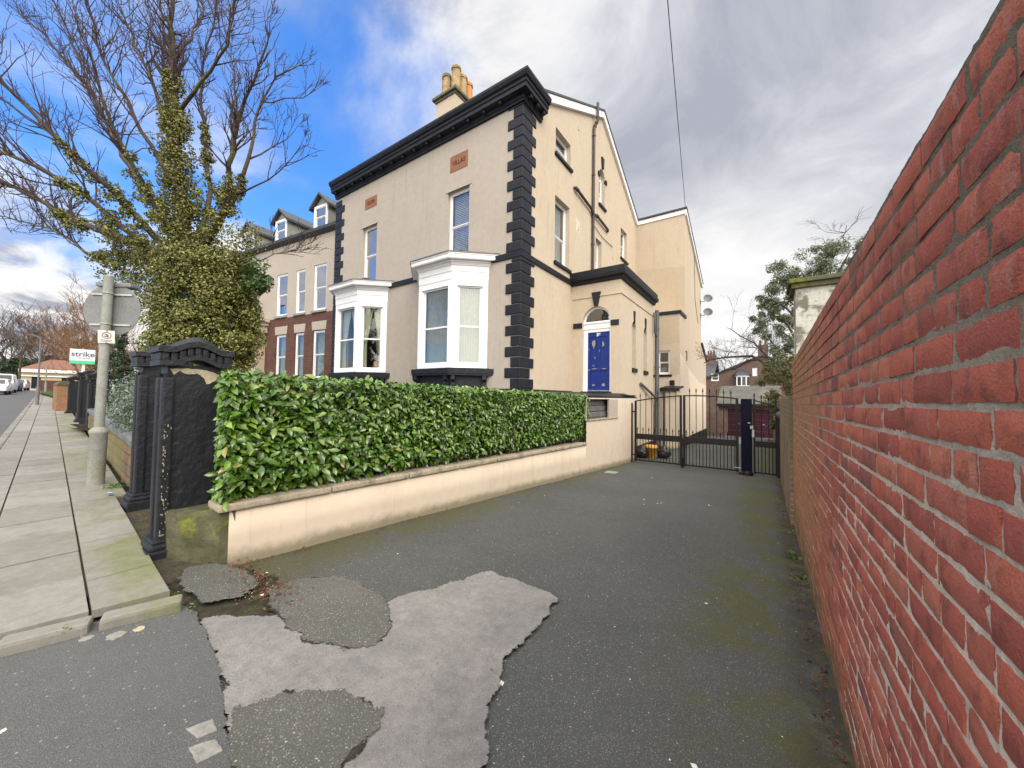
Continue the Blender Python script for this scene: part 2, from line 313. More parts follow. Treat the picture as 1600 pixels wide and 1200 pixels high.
bricktex('far_brick', (.155, .095, .078), (.12, .075, .063), (.18, .15, .13))
bricktex('pier_brick', (.34, .13, .07), (.26, .10, .055), (.32, .25, .18), 1, 'XYZ', (.20, .14, .07))

bricktex('stone_course', (.27, .17, .11), (.17, .12, .08), (.10, .085, .06), 1, 'XZ', (.13, .14, .05), .34, .15, .012)
def glassm(name, refl, tint=(1, 1, 1)):
    m = bpy.data.materials.new(name); m.use_nodes = True; T = NT(m.node_tree); m.node_tree.nodes.clear()
    o = T.new('ShaderNodeOutputMaterial'); mx = T.new('ShaderNodeMixShader'); tr = T.new('ShaderNodeBsdfTransparent'); g = T.new('ShaderNodeBsdfGlossy')
    g.inputs['Roughness'].default_value = .02; tr.inputs['Color'].default_value = (.85*tint[0], .87*tint[1], .86*tint[2], 1)
    lw = T.new('ShaderNodeLayerWeight'); lw.inputs['Blend'].default_value = .5
    T.link(T.math('ADD', T.math('MULTIPLY', T.math('POWER', lw.outputs['Facing'], 4.0), .8), refl, clamp=True), mx.inputs[0])
    bp = T.new('ShaderNodeBump'); bp.inputs['Distance'].default_value = .02; bp.inputs['Strength'].default_value = .08
    T.link(T.noise(T.pos(), 2.2, 2, .5), bp.inputs['Height']); T.link(bp.outputs[0], g.inputs['Normal'])
    T.link(tr.outputs[0], mx.inputs[1]); T.link(g.outputs[0], mx.inputs[2]); T.link(mx.outputs[0], o.inputs[0]); M[name] = m
glassm('window_glass', .15); glassm('clear_glass', .07); glassm('bright_glass', .22); glassm('sky_glass', .62)

def leafm(name, cols, rough=.45, trans=.25, spec=.5, vein=False):
    def f(T, p):
        g = T.new('ShaderNodeNewGeometry'); rnd = g.outputs['Random Per Island']
        n = len(cols); col = T.ramp(rnd, [((i/(n-1)) if n < 8 else min(1, i/(n-2)*.985) if i < n-1 else 1.0, c) for i, c in enumerate(cols)])
        col = T.mix(.35, col, T.ramp(T.noise(g.outputs['Position'], 1.4, 5, .6), [(.35, (.25, .25, .25)), (.65, (.75, .75, .75))]), 'OVERLAY')
        T.link(col, p.inputs['Base Color'])
        tl = T.new('ShaderNodeBsdfTranslucent'); T.link(col, tl.inputs[0]); mx = T.new('ShaderNodeMixShader'); mx.inputs[0].default_value = trans
        o = [x for x in T.n if x.type == 'OUTPUT_MATERIAL'][0]
        T.link(p.outputs[0], mx.inputs[1]); T.link(tl.outputs[0], mx.inputs[2]); T.link(mx.outputs[0], o.inputs[0])
    return mat(name, cols[0], rough, 0, spec, build=f)
leafm('laurel_leaf', [(.017, .052, .004), (.034, .093, .006), (.058, .135, .009), (.088, .185, .014), (.025, .07, .005), (.11, .21, .02), (.17, .26, .04), (.21, .15, .04)], .22, .08, .6)
leafm('ivy_leaf', [(.07, .09, .017), (.135, .147, .03), (.235, .23, .057), (.03, .05, .009), (.175, .178, .037), (.36, .335, .11)], .45, .2)
leafm('dark_ivy_leaf', [(.03, .07, .012), (.05, .10, .02), (.08, .13, .025)], .4, .2)
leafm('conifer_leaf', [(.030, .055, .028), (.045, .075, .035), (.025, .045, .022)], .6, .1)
leafm('juniper_leaf', [(.14, .19, .15), (.20, .25, .20), (.09, .13, .09), (.26, .31, .25)], .6, .15)
leafm('evergreen_leaf', [(.10, .13, .07), (.155, .185, .11), (.22, .25, .165), (.07, .095, .05)], .5, .2)
leafm('scrub_leaf', [(.10, .095, .03), (.14, .13, .045), (.06, .07, .02), (.18, .15, .06)], .6, .2)
leafm('weed_leaf', [(.06, .13, .02), (.09, .17, .035)], .5, .2)
leafm('hedge_leaf', [(.05, .10, .02), (.08, .16, .03)], .6, .15)

# ------------------------------------------------------------------ geometry helpers
class MB:
    def __init__(s): s.v = []; s.f = []; s.T = Matrix.Identity(4); s.sm = []
    def add(s, vs, fs, smooth=False):
        o = len(s.v); s.v += [tuple(s.T @ Vector(v)) for v in vs]
        s.f += [tuple(i+o for i in f) for f in fs]; s.sm += [smooth]*len(fs); return s
    def box(s, a, b):
        (x0, y0, z0), (x1, y1, z1) = a, b
        x0, x1 = sorted((x0, x1)); y0, y1 = sorted((y0, y1)); z0, z1 = sorted((z0, z1))
        return s.add([(x0, y0, z0), (x1, y0, z0), (x1, y1, z0), (x0, y1, z0), (x0, y0, z1), (x1, y0, z1), (x1, y1, z1), (x0, y1, z1)],
                     [(0, 3, 2, 1), (4, 5, 6, 7), (0, 1, 5, 4), (1, 2, 6, 5), (2, 3, 7, 6), (3, 0, 4, 7)])
    def bbox(s, a, b, e=.012):
        """box with chamfered edges"""
        (x0, y0, z0), (x1, y1, z1) = [tuple(min(p, q) for p, q in zip(a, b)), tuple(max(p, q) for p, q in zip(a, b))]
        e = min(e, (x1-x0)*.45, (y1-y0)*.45, (z1-z0)*.45)
        bm = bmesh.new(); bmesh.ops.create_cube(bm, size=1)
        for v in bm.verts: v.co = Vector(((x0+x1)/2+v.co.x*(x1-x0), (y0+y1)/2+v.co.y*(y1-y0), (z0+z1)/2+v.co.z*(z1-z0)))
        bmesh.ops.bevel(bm, geom=bm.edges[:], offset=e, segments=2, affect='EDGES', profile=.6)
        bm.verts.index_update(); s.add([v.co[:] for v in bm.verts], [[v.index for v in f.verts] for f in bm.faces]); bm.free(); return s
    def prism(s, poly, z0, z1, axis='z'):
        """poly of 2-D points extruded; axis z: (x,y); axis y: (x,z) from y=z0..z1; axis x: (y,z)"""
        n = len(poly)
        def P(p, h): return (p[0], p[1], h) if axis == 'z' else ((p[0], h, p[1]) if axis == 'y' else (h, p[0], p[1]))
        vs = [P(p, z0) for p in poly]+[P(p, z1) for p in poly]
        return s.add(vs, [tuple(range(n))[::-1], tuple(range(n, 2*n))]+[(i, (i+1) % n, n+(i+1) % n, n+i) for i in range(n)])
    def tube(s, pts, r, n=8, caps=True, smooth=True):
        pts = [Vector(p) for p in pts]; rs = r if isinstance(r, (list, tuple)) else [r]*len(pts)
        vs = []; fs = []; up = None
        for i, p in enumerate(pts):
            t = (pts[min(i+1, len(pts)-1)]-pts[max(i-1, 0)]).normalized()
            if up is None: up = t.orthogonal().normalized()
            else:
                up = up-t*up.dot(t)
                up = up.normalized() if up.length > 1e-6 else t.orthogonal().normalized()
            b = t.cross(up)
            for k in range(n):
                a = 2*math.pi*k/n; vs.append(p+(up*math.cos(a)+b*math.sin(a))*rs[i])
        for i in range(len(pts)-1):
            for k in range(n): fs.append((i*n+k, i*n+(k+1) % n, (i+1)*n+(k+1) % n, (i+1)*n+k))
        s.add(vs, fs, smooth)
        if caps: s.add(vs[:n], [tuple(range(n))[::-1]]); s.add(vs[-n:], [tuple(range(n))])
        return s
    def lathe(s, prof, n=20, c=(0, 0, 0), smooth=True):
        vs = []; fs = []
        for (r, z) in prof:
            for k in range(n): a = 2*math.pi*k/n; vs.append((c[0]+r*math.cos(a), c[1]+r*math.sin(a), c[2]+z))
        for i in range(len(prof)-1):
            for k in range(n): fs.append((i*n+k, i*n+(k+1) % n, (i+1)*n+(k+1) % n, (i+1)*n+k))
        s.add(vs, fs, smooth); s.add(vs[:n], [tuple(range(n))[::-1]]); s.add(vs[-n:], [tuple(range(n))]); return s
    def build(s, name, m, parent=None, loc=None, sharp=0):
        return link_mesh(name, s.v, s.f, m, parent, loc, s.sm, sharp)
    def build_each(s, name, m, parent):
        """one object per connected piece"""
        p = list(range(len(s.v)))
        def fd(a):
            while p[a] != a: p[a] = p[p[a]]; a = p[a]
            return a
        for f in s.f:
            for q in f[1:]: p[fd(q)] = fd(f[0])
        grp = {}
        for f, k in zip(s.f, s.sm): grp.setdefault(fd(f[0]), []).append((f, k))
        res = []
        for fs in grp.values():
            ids = sorted({i for f, _ in fs for i in f}); mp = {i: j for j, i in enumerate(ids)}
            res.append(link_mesh(name, [s.v[i] for i in ids], [tuple(mp[i] for i in f) for f, _ in fs], m, parent, None, [k for _, k in fs]))
        return res

def world_loc(o): return (world_loc(o.parent) if o.parent else Vector((0, 0, 0)))+Vector(o.location)
def link_mesh(name, vs, fs, m, parent=None, loc=None, sm=None, sharp=0):
    me = bpy.data.meshes.new(name)
    V = np.array(vs, dtype=np.float64).reshape(-1, 3)
    if parent: base = np.array(world_loc(parent))
    elif loc is not None: base = np.array(loc, float)
    else: base = np.array([V[:, 0].mean(), V[:, 1].mean(), V[:, 2].min()])
    me.from_pydata((V-base).tolist(), [], fs)
    if sm is True: me.polygons.foreach_set('use_smooth', [True]*len(me.polygons))
    elif sm: me.polygons.foreach_set('use_smooth', sm)
    me.materials.append(M[m] if isinstance(m, str) else m)
    me.update()
    if sharp: me.set_sharp_from_angle(angle=rad(sharp))
    o = bpy.data.objects.new(name, me); C.objects.link(o)
    if parent: o.parent = parent
    else: o.location = base
    return o
def tag(o, label, cat, group=None):
    o['label'] = label; o['category'] = cat
    if group: o['group'] = group
    return o
def thing(name, label, cat, loc, group=None):
    o = bpy.data.objects.new(name, None); C.objects.link(o); o.location = loc; o.empty_display_size = .2
    return tag(o, label, cat, group)
def struct(o): o['kind'] = 'structure'; return o
def lab(o, label): o['label'] = label; return o
def text_mesh(body, size, T, name, m, parent, ext=.004, align='CENTER', bold=0.0, sx=1.0):
    cu = bpy.data.curves.new('lettering', 'FONT'); cu.body = body; cu.size = size; cu.extrude = ext; cu.align_x = align; cu.align_y = 'CENTER'; cu.offset = bold
    t = bpy.data.objects.new('lettering', cu); C.objects.link(t)
    dg = bpy.context.evaluated_depsgraph_get(); me = bpy.data.meshes.new_from_object(t.evaluated_get(dg))
    bpy.data.objects.remove(t); bpy.data.curves.remove(cu)
    vs = [tuple(T @ Vector((v.co.x*sx, -v.co.z, v.co.y))) for v in me.vertices]; fs = [tuple(p.vertices) for p in me.polygons]
    bpy.data.meshes.remove(me)
    return link_mesh(name, vs, fs, m, parent)
def TR(x, y, z, ang=0): return Matrix.Translation((x, y, z)) @ Matrix.Rotation(ang, 4, 'Z')
def cloud(name, P, Nn, size, m, parent=None, shape='leaf', asp=.5, loc=None, droop=.0, fold=.18):
    """many leaves as one mesh: P (n,3) bases, Nn (n,3) facing normals, size (n,)"""
    n = len(P); P = np.asarray(P, float); Nn = np.asarray(Nn, float); Nn /= np.linalg.norm(Nn, axis=1)[:, None]+1e-9
    size = np.broadcast_to(np.asarray(size, float), (n,))
    t = rng.normal(size=(n, 3)); t[:, 2] -= droop; t -= Nn*(t*Nn).sum(1)[:, None]; t /= np.linalg.norm(t, axis=1)[:, None]+1e-9
    b = np.cross(Nn, t); L = size[:, None]; W = L*asp/2
    if shape == 'leaf':     # folded ellipse with a drooping tip: 8 verts, 6 faces
        pts = [P, P+t*L*.28+b*W*.85+Nn*L*fold*.5, P+t*L*.28, P+t*L*.28-b*W*.85+Nn*L*fold*.5, P+t*L*.66+b*W*.9+Nn*L*fold*.45, P+t*L*.66+Nn*L*.02, P+t*L*.66-b*W*.9+Nn*L*fold*.45, P+t*L-Nn*L*.10]
        F = [(0, 2, 1), (0, 3, 2), (1, 2, 5, 4), (2, 3, 6, 5), (4, 5, 7), (5, 6, 7)]
    else:                   # small diamond
        pts = [P, P+t*L*.5+b*W+Nn*L*fold, P+t*L, P+t*L*.5-b*W+Nn*L*fold]; F = [(0, 3, 2, 1)]
    V = np.stack(pts, 1).reshape(-1, 3); k = len(pts)
    base = np.array(world_loc(parent)) if parent else (np.array(loc, float) if loc is not None else np.array([V[:, 0].mean(), V[:, 1].mean(), V[:, 2].min()]))
    me = bpy.data.meshes.new(name); me.vertices.add(len(V)); me.vertices.foreach_set('co', (V-base).astype(np.float32).ravel())
    off = (np.arange(n)*k)[:, None]
    loops = np.concatenate([np.concatenate([off+np.array(f) for f in F], 1).ravel()])
    cnt = np.tile([len(f) for f in F], n); start = np.concatenate([[0], np.cumsum(cnt)[:-1]])
    me.loops.add(len(loops)); me.loops.foreach_set('vertex_index', loops.astype(np.int32))
    me.polygons.add(len(cnt)); me.polygons.foreach_set('loop_start', start.astype(np.int32)); me.polygons.foreach_set('loop_total', cnt.astype(np.int32))
    me.polygons.foreach_set('use_smooth', [shape == 'leaf']*len(cnt))
    me.materials.append(M[m]); me.update(calc_edges=True); me.validate()
    o = bpy.data.objects.new(name, me); C.objects.link(o)
    if parent: o.parent = parent
    else: o.location = base
    return o
def clip(poly, planes):
    """clip 2-D polygon with half planes (a,b,c): a*u+b*v<=c"""
    for a, b, c in planes:
        res = []
        for i in range(len(poly)):
            p, q = poly[i-1], poly[i]; dp = a*p[0]+b*p[1]-c; dq = a*q[0]+b*q[1]-c
            if (dp <= 0) != (dq <= 0): k = dp/(dp-dq); res.append((p[0]+(q[0]-p[0])*k, p[1]+(q[1]-p[1])*k))
            if dq <= 0: res.append(q)
        poly = res
        if not poly: break
    return poly
def arc(u0, u1, vs, rise, n=12):
    c = (u0+u1)/2; r = (u1-u0)/2
    return [(c-r*math.cos(math.pi*i/n), vs+rise*math.sin(math.pi*i/n)) for i in range(n+1)]
def wall(mb, u0, u1, v0, v1, holes=(), planes=(), depth=.16):
    """wall face at local y=0 with real openings; hole = (u0,v0,u1,v1[,rise of arched head])"""
    us = sorted({u0, u1, *[h[0] for h in holes], *[h[2] for h in holes]}); vs = sorted({v0, v1, *[h[1] for h in holes], *[h[3] for h in holes]})
    us = [u for u in us if u0 <= u <= u1]; vs = [v for v in vs if v0 <= v <= v1]
    for i in range(len(us)-1):
        for j in range(len(vs)-1):
            cu, cv = (us[i]+us[i+1])/2, (vs[j]+vs[j+1])/2
            if any(h[0] < cu < h[2] and h[1] < cv < h[3] for h in holes): continue
            p = clip([(us[i], vs[j]), (us[i+1], vs[j]), (us[i+1], vs[j+1]), (us[i], vs[j+1])], planes)
            if len(p) > 2: mb.add([(x, 0, z) for x, z in p], [tuple(range(len(p)))])
    for h in holes:
        a, b, c, d = h[:4]; rise = h[4] if len(h) > 4 else 0
        edge = [(a, b), (a, d-rise)]
        if rise:
            A = arc(a, c, d-rise, rise); edge += A[1:-1]
            for k in range(len(A)-1):
                (xa, za), (xb, zb) = A[k], A[k+1]; mb.add([(xa, 0, za), (xb, 0, zb), (xb, 0, d), (xa, 0, d)], [(0, 1, 2, 3)])
        edge += [(c, d-rise), (c, b)]
        for k in range(len(edge)):
            (xa, za), (xb, zb) = edge[k], edge[(k+1) % len(edge)]
            mb.add([(xa, 0, za), (xb, 0, zb), (xb, depth, zb), (xa, depth, za)], [(0, 1, 2, 3)])
    return mb

def clampf(v, a, b): return max(a, min(b, v))
def G(y): return -1.42-.045*clampf(y, .6, 12)-.036*clampf(y-12, 0, 22)          # the drive falls away from the street
def PV(x): return -1.36+.018*clampf(-x-3.5, 0, 75)                               # the street climbs to the left
def KY(x): return .32-.067*(x+15.2) if x < -3.4 else -.47                         # kerb line
def BY(x): return KY(x)+1.32+max(0, -3.8-x)*.0                                    # back of pavement

# ------------------------------------------------------------------ setting: ground, road, drive, pavement
def sheet(name, m, xs, ys, zf, inside=lambda x, y: True):
    vs = []; idx = {}; fs = []
    for i, x in enumerate(xs):
        for j, y in enumerate(ys): idx[i, j] = len(vs); vs.append((x, y, zf(x, y)))
    for i in range(len(xs)-1):
        for j in range(len(ys)-1):
            if inside((xs[i]+xs[i+1])/2, (ys[j]+ys[j+1])/2): fs.append((idx[i, j], idx[i+1, j], idx[i+1, j+1], idx[i, j+1]))
    return struct(link_mesh(name, vs, fs, m, sm=True))
def gz(x, y):
    if x > -3.9: return G(y)-.12
    return PV(x)-.2
sheet('ground', 'far_ground', [-900, -400, -200, -120, -78.5, -40, -20, -10, -6, -4.0, -3.85, -3, 0, 1, 5, 20, 60, 200, 900], [-900, -200, -60, -20, -8, -2, .6, 3, 6, 9, 12, 18, 25, 34, 60, 150, 400, 900], gz)
xs = [-400, -200, -110, -78.5]+[-70+5*i for i in range(14)]+[-3.5, 0, 2, 6, 30, 200]
vs = []; fs = []
for x in xs: vs += [(x, KY(x)-8.2, (PV(x) if x < -3.5 else -1.36)-.097), (x, KY(x)+.05, (PV(x) if x < -3.5 else -1.36)-.09)]
fs = [(2*i, 2*i+2, 2*i+3, 2*i+1) for i in range(len(xs)-1)]
struct(link_mesh('road', vs, fs, 'road_asphalt'))
# the drive, gently uneven
def dz(x, y):
    return G(y)+.012*noise.noise((x*.8, y*.8, 1))+.01*noise.noise((x*.3, y*.25, 5))+(.012*max(0, (x+.5))**2 if x > -.5 else 0)
sheet('drive', 'drive_asphalt', list(np.linspace(-4.6, .75, 46)), list(np.linspace(-.5, 12, 90))+list(np.linspace(12.6, 34, 24)), dz)
def ragged(poly, step=.05, amp=.018, seed=0):
    res = []
    for i in range(len(poly)):
        a = Vector(poly[i]); b = Vector(poly[(i+1) % len(poly)]); n = max(1, int((b-a).length/step))
        nr = Vector((-(b-a).y, (b-a).x)).normalized() if (b-a).length else Vector((0, 0))
        for k in range(n):
            p = a.lerp(b, k/n); d = amp*(1.2*noise.noise((p.x*6, p.y*6, seed))+.9*noise.noise((p.x*19, p.y*19, seed+3))+.6*noise.noise((p.x*55, p.y*55, seed+5)))
            res.append((p.x+nr.x*d, p.y+nr.y*d))
    return res
def patch(name, m, poly, dzv, seed=0, grow=0.0, amp=.02, thick=0.0):
    if grow:
        c = Vector((sum(p[0] for p in poly)/len(poly), sum(p[1] for p in poly)/len(poly)))
        poly = [tuple(Vector(p)+(Vector(p)-c).normalized()*grow) for p in poly]
    R = ragged(poly, .022, amp, seed)
    bm = bmesh.new(); vv = [bm.verts.new((x, y, 0)) for x, y in R]; bm.faces.new(vv); bmesh.ops.triangulate(bm, faces=bm.faces[:])
    for _ in range(4):
        long = [e for e in bm.edges if e.calc_length() > .09]
        if long: bmesh.ops.subdivide_edges(bm, edges=long, cuts=1, use_grid_fill=False)
        bmesh.ops.triangulate(bm, faces=[f for f in bm.faces if len(f.verts) > 3])
    for v in bm.verts: v.co.z = dz(v.co.x, v.co.y)+dzv+(.004*noise.noise((v.co.x*6, v.co.y*6, seed)) if thick else 0)
    if thick:
        ed = [e for e in bm.edges if e.is_boundary]; r = bmesh.ops.extrude_edge_only(bm, edges=ed)
        for g in r['geom']:
            if isinstance(g, bmesh.types.BMVert): g.co.z -= thick
    bm.normal_update()
    if sum(f.normal.z for f in bm.faces) < 0: bmesh.ops.reverse_faces(bm, faces=bm.faces[:])
    bm.verts.index_update()
    V = np.array([v.co[:2] for v in bm.verts]); A = np.array(R); Bn = np.roll(A, -1, 0); D = np.full(len(V), 9.)
    for a, b in zip(A, Bn):
        ab = b-a; t = np.clip(((V-a)@ab)/(ab@ab+1e-12), 0, 1); D = np.minimum(D, np.hypot(*(V-a-t[:, None]*ab).T))
    o = link_mesh(name, [v.co[:] for v in bm.verts], [[v.index for v in f.verts] for f in bm.faces], m); bm.free()
    o.data.attributes.new('edge', 'FLOAT', 'POINT').data.foreach_set('value', D.astype(np.float32))
    return struct(o)
conc = [(-2.95, .84), (-2.8, 1.05), (-2.6, 1.21), (-2.28, 1.20), (-2.12, 1.28), (-2.03, 1.34), (-2.03, 1.46), (-2.22, 1.57), (-2.26, 1.8), (-2.11, 2.12), (-2.01, 2.58), (-1.66, 2.57), (-1.3, 2.56), (-1.24, 2.21), (-1.22, 2.01), (-1.2, 1.7), (-1.13, 1.52), (-1.01, 1.32), (-.92, 1.21), (-.86, .9), (-.8, .5), (-1.4, .4), (-1.61, .56), (-2.05, .69), (-2.38, .75)]
pB = [(-3.09, 1.25), (-3.06, 1.51), (-2.82, 1.75), (-2.49, 1.75), (-2.24, 1.71), (-1.94, 1.52), (-1.89, 1.38), (-1.93, 1.28), (-2.1, 1.19), (-2.29, 1.12), (-2.53, 1.14), (-2.82, 1.18)]
pC = [(-2.03, .68), (-1.98, .79), (-1.87, .97), (-1.71, 1.07), (-1.52, 1.12), (-1.43, 1.12), (-1.39, 1.06), (-1.37, .87), (-1.3, .7), (-1.4, .5), (-1.61, .57)]
apron = [(-3.56, .12), (-3.38, .43), (-3.24, .82), (-3.07, .85), (-2.66, .80), (-2.2, .72), (-2.05, .685), (-1.6, .57), (-1.3, .45), (-1.2, .1), (-1.2, -.4), (-3.9, -.4)]
grav = [(-3.9, .98), (-3.86, 1.2), (-3.72, 1.24), (-3.35, 1.31), (-3.10, 1.24), (-3.0, 1.06), (-3.1, .9), (-3.4, .86), (-3.68, .88)]
dirtp = [(-3.9, .9), (-3.75, 1.26), (-3.5, 1.36), (-3.2, 1.44), (-2.95, 1.42), (-2.8, 1.28), (-2.6, 1.2), (-2.75, .98), (-2.95, .8), (-3.2, .78), (-3.5, .8)]
patch('soil_strip', 'crack_dirt', dirtp, .012, 9, 0, .03)
patch('moss_joint', 'crack_dirt', [(x, y) for x, y in conc], .016, 2, .010, .025)
patch('concrete_slab', 'worn_concrete', conc, .022, 1, .016, .017)
patch('moss_joint', 'crack_dirt', pB, .0245, 4, .02, .03)
patch('tarmac_patch', 'gravel_asphalt', pB, .027, 3, .012, .02)
patch('moss_joint', 'crack_dirt', pC, .0255, 6, .02, .035)
patch('tarmac_patch', 'gravel_asphalt', pC, .028, 5, .012, .022)
patch('moss_joint', 'crack_dirt', apron, .018, 8, .004, .02)
patch('crossover', 'crossover_asphalt', apron, .026, 7, .018, .014, .006)
patch('tarmac_hump', 'gravel_asphalt', grav, .045, 10, 0, .02, .0)
# pavement of stone flags and kerb stones
mb = MB()
rows = [(.13, .42), (.428, .90), (.908, 1.26)]
for ri, (a, b) in enumerate(rows):
    x = -3.62+.22*ri if ri < 2 else -3.55
    x = {0: -3.60, 1: -3.50, 2: -3.42}[ri]; L0 = {0: .75, 1: .62, 2: .55}[ri]; k = 0
    while x > -64:
        ln = (L0 if k == 0 else random.uniform(.55, .95)) if x > -24 else random.uniform(2, 4); k += 1
        x1 = x-ln; g = .010 if x > -10 else .018; t = .05
        bx = lambda xx: KY(xx)
        aa = a; bb = b
        if ri == 2 and x < -6.3: bb = b+.10
        dzj = random.uniform(-.004, .004)
        def corner(xx, yy): return (xx, KY(xx)+yy, PV(xx)+dzj+.006*noise.noise((xx*.7, yy, 3)))
        # the pavement ends in a line slanting towards the gatepost
        pts = [corner(x-g, aa+.006), corner(x1, aa+.006), corner(x1, bb), corner(x-g, bb)]
        if k == 1:
            e = lambda yy: -3.66+.29*(yy/1.30)*1.05
            pts[0] = corner(e(aa), aa+.006); pts[3] = corner(e(bb), bb)
        vs = pts+[(p[0], p[1], p[2]-t) for p in pts]
        mb.add(vs, [(0, 3, 2, 1), (0, 1, 5, 4), (1, 2, 6, 5), (2, 3, 7, 6), (3, 0, 4, 7), (4, 5, 6, 7)])
        x = x1
struct(mb.build('pavement', 'paving_stone'))
vs = []; fs = []
px = [-3.75, -6.29, -6.3, -9, -12, -18, -30, -50, -78]
for x in px: vs += [(x, KY(x)+.1, PV(x)-.022), (x, KY(x)+(1.235 if x > -6.295 else 1.34), PV(x)-.022)]
fs = [(2*i, 2*i+1, 2*i+3, 2*i+2) for i in range(len(px)-1)]
struct(link_mesh('pavement_bed', vs, fs, 'verge_dirt'))
def kerbstone(p, q, inw, z0, z1, wdt=.125):
    m_ = MB(); d = (Vector(q)-Vector(p)); L = d.length; ang = math.atan2(d.y, d.x)
    m_.T = TR(p[0], p[1], 0, ang); m_.bbox((.004, 0, min(z0, z1)-.14), (L-.004, wdt*inw, max(z0, z1)), .018); return m_
kb = MB()
for (p, q) in (((-3.72, .10), (-3.47, .61)), ((-3.435, .655), (-3.16, 1.00))):
    pass
E1 = Vector((-3.52, -.45)); E2 = Vector((-3.13, .80)); dd = E2-E1; L = dd.length; ang = math.atan2(dd.y, dd.x)
for a, b in ((0, .55), (.56, .905), (.935, L)):
    kb.T = TR(E1.x, E1.y, 0, ang); kb.bbox((a+.004, 0, -1.56), (b-.004, .125, -1.352+.004*random.uniform(-1, 1)), .02)
kb.T = Matrix.Identity(4)
x = -3.66
while x > -70:
    ln = .9 if x > -30 else 4
    p = Vector((x, KY(x), 0)); q = Vector((x-ln, KY(x-ln), 0)); a2 = math.atan2(q.y-p.y, q.x-p.x)
    kb.T = TR(p.x, p.y, (PV(x)+PV(x-ln))/2, a2); kb.bbox((.004, -.125, -.2), ((q-p).length-.004, 0, -.002), .018); x -= ln
struct(kb.build('kerb', 'kerb_stone'))
# gap strip at the pavement edge
def vz(x, y):
    t = clampf((-3.45-x)/.9, 0, 1); return (-1.485)*(1-t)+(PV(x)-.035)*t+.012*noise.noise((x*5, y*5, 2))
sheet('verge', 'verge_dirt', list(np.linspace(-6.5, -3.2, 40)), list(np.linspace(.78, 1.55, 12)), vz, lambda x, y: x < -3.8 or y < .98)
# earth behind the walls
sheet('garden_soil', 'soil', [-17, -10, -4.1], [1.55, 5, 8.5], lambda x, y: -1.0)
sheet('neighbour_lawn', 'grass', [-60, -40, -17.05], [2.6+.6, 6, 12], lambda x, y: PV(x)+.15)
sheet('side_yard', 'far_ground', [.75, 6, 30], [-1, 6, 15, 34, 60], lambda x, y: G(y)-.03)

# ------------------------------------------------------------------ brick boundary wall on the right (real bricks)
WX = .29
def wz(y): return -.011*y
bw = thing('brick_wall', 'tall red brick boundary wall running close along the right side of the drive', 'wall', (WX+.11, 3, -1.6))
def brick_geo(mb, y0, y1, z0, z1, fine):
    nx, nz = (9, 4) if fine else ((4, 2) if y0 < 4 else (2, 1))
    out = random.gauss(0, .0010); tl = random.gauss(0, .002); sd = random.random()*50
    vs = []; fs = []
    dy, dzz = y1-y0, z1-z0; sk = random.gauss(0, .0012)
    for i in range(nx+1):
        for j in range(nz+1):
            u, v = i/nx, j/nz; y = y0+u*dy; z = z0+v*dzz+wz(y)+sk*(u-.5)*2
            edge = min(min(u, 1-u)*dy, min(v, 1-v)*dzz)
            e = max(0, 1-edge/.006) if fine else 0
            ax = out+.0012+tl*(u-.5)*.4+.0008*noise.noise((y*22, z*22, sd))+.0009*noise.noise((y*70, z*70, sd))
            if u in (0, 1): y += (.0020*noise.noise((z*55, sd, 1)))
            if v in (0, 1): z += (.0024*noise.noise((y*38, sd, 2))+.0015*noise.noise((y*120, sd, 7)))
            vs.append((WX-ax+.0035*e*e, y, z))
    g = lambda i, j: i*(nz+1)+j
    for i in range(nx):
        for j in range(nz): fs.append((g(i, j), g(i, j+1), g(i+1, j+1), g(i+1, j)))
    per = [g(i, 0) for i in range(nx+1)]+[g(nx, j) for j in range(1, nz+1)]+[g(i, nz) for i in range(nx-1, -1, -1)]+[g(0, j) for j in range(nz-1, 0, -1)]
    o = len(vs)
    for k in per: vs.append((WX+.04, vs[k][1], vs[k][2]))
    n = len(per)
    for k in range(n): fs.append((per[k], per[(k+1) % n], o+(k+1) % n, o+k))
    mb.add(vs, fs, True)
mb = MB(); z = -1.80; row = 0; CH = .0755; JT = .0128
TOPZ = .625
while z < TOPZ-.02:
    header = row % 4 == 2
    y = -1.3-random.random()*.23; zz1 = z+CH-JT
    top = z+CH > TOPZ-.02
    while y < 6.38:
        ln = (.1025 if (header or top or random.random() < .13) else .215) if not top else .066
        if top: ln = random.choice((.10, .215, .215))
        j = random.uniform(.008, .012)
        if zz1+wz(y) > G(y)-.08:
            brick_geo(mb, y, y+ln, z+random.gauss(0, .0008), zz1+random.gauss(0, .0008), .55 < y < 2.3)
        y += ln+j
    z += CH; row += 1
mb.build('brickwork', 'red_brick', bw, sharp=35)
# mortar bed: a rough sheet standing just behind the brick faces and smeared over some arrises, and the body of the wall
mb = MB(); ys = list(np.arange(-1.4, 2.4, .012))+list(np.arange(2.4, 6.4, .08)); zs = list(np.arange(-1.8, .625, .0155))
vs = []; fs = []
for i, y in enumerate(ys):
    for j, z in enumerate(zs):
        q = .0032+.0030*noise.noise((y*9, z*40, 8))+.0024*noise.noise((y*60, z*60, 2)); vs.append((WX+max(.0004, q), y, z+wz(y)))
nz = len(zs)
for i in range(len(ys)-1):
    for j in range(nz-1): fs.append((i*nz+j, i*nz+j+1, (i+1)*nz+j+1, (i+1)*nz+j))
mb.add(vs, fs, True)
mb.box((WX+.03, -1.4, -1.95), (WX+.222, 6.39, .60-.07))
mb.build('mortar_joints', 'mortar', bw)
mb = MB()
y = -1.3
while y < 6.36:       # back half of the top course so the wall has its thickness
    ln = .215; mb.bbox((WX+.11, y, .625-CH+wz(y)), (WX+.222, y+ln, .622-JT*.2+wz(y)), .006); y += ln+.01
mb.build('coping_course', 'red_brick', bw)
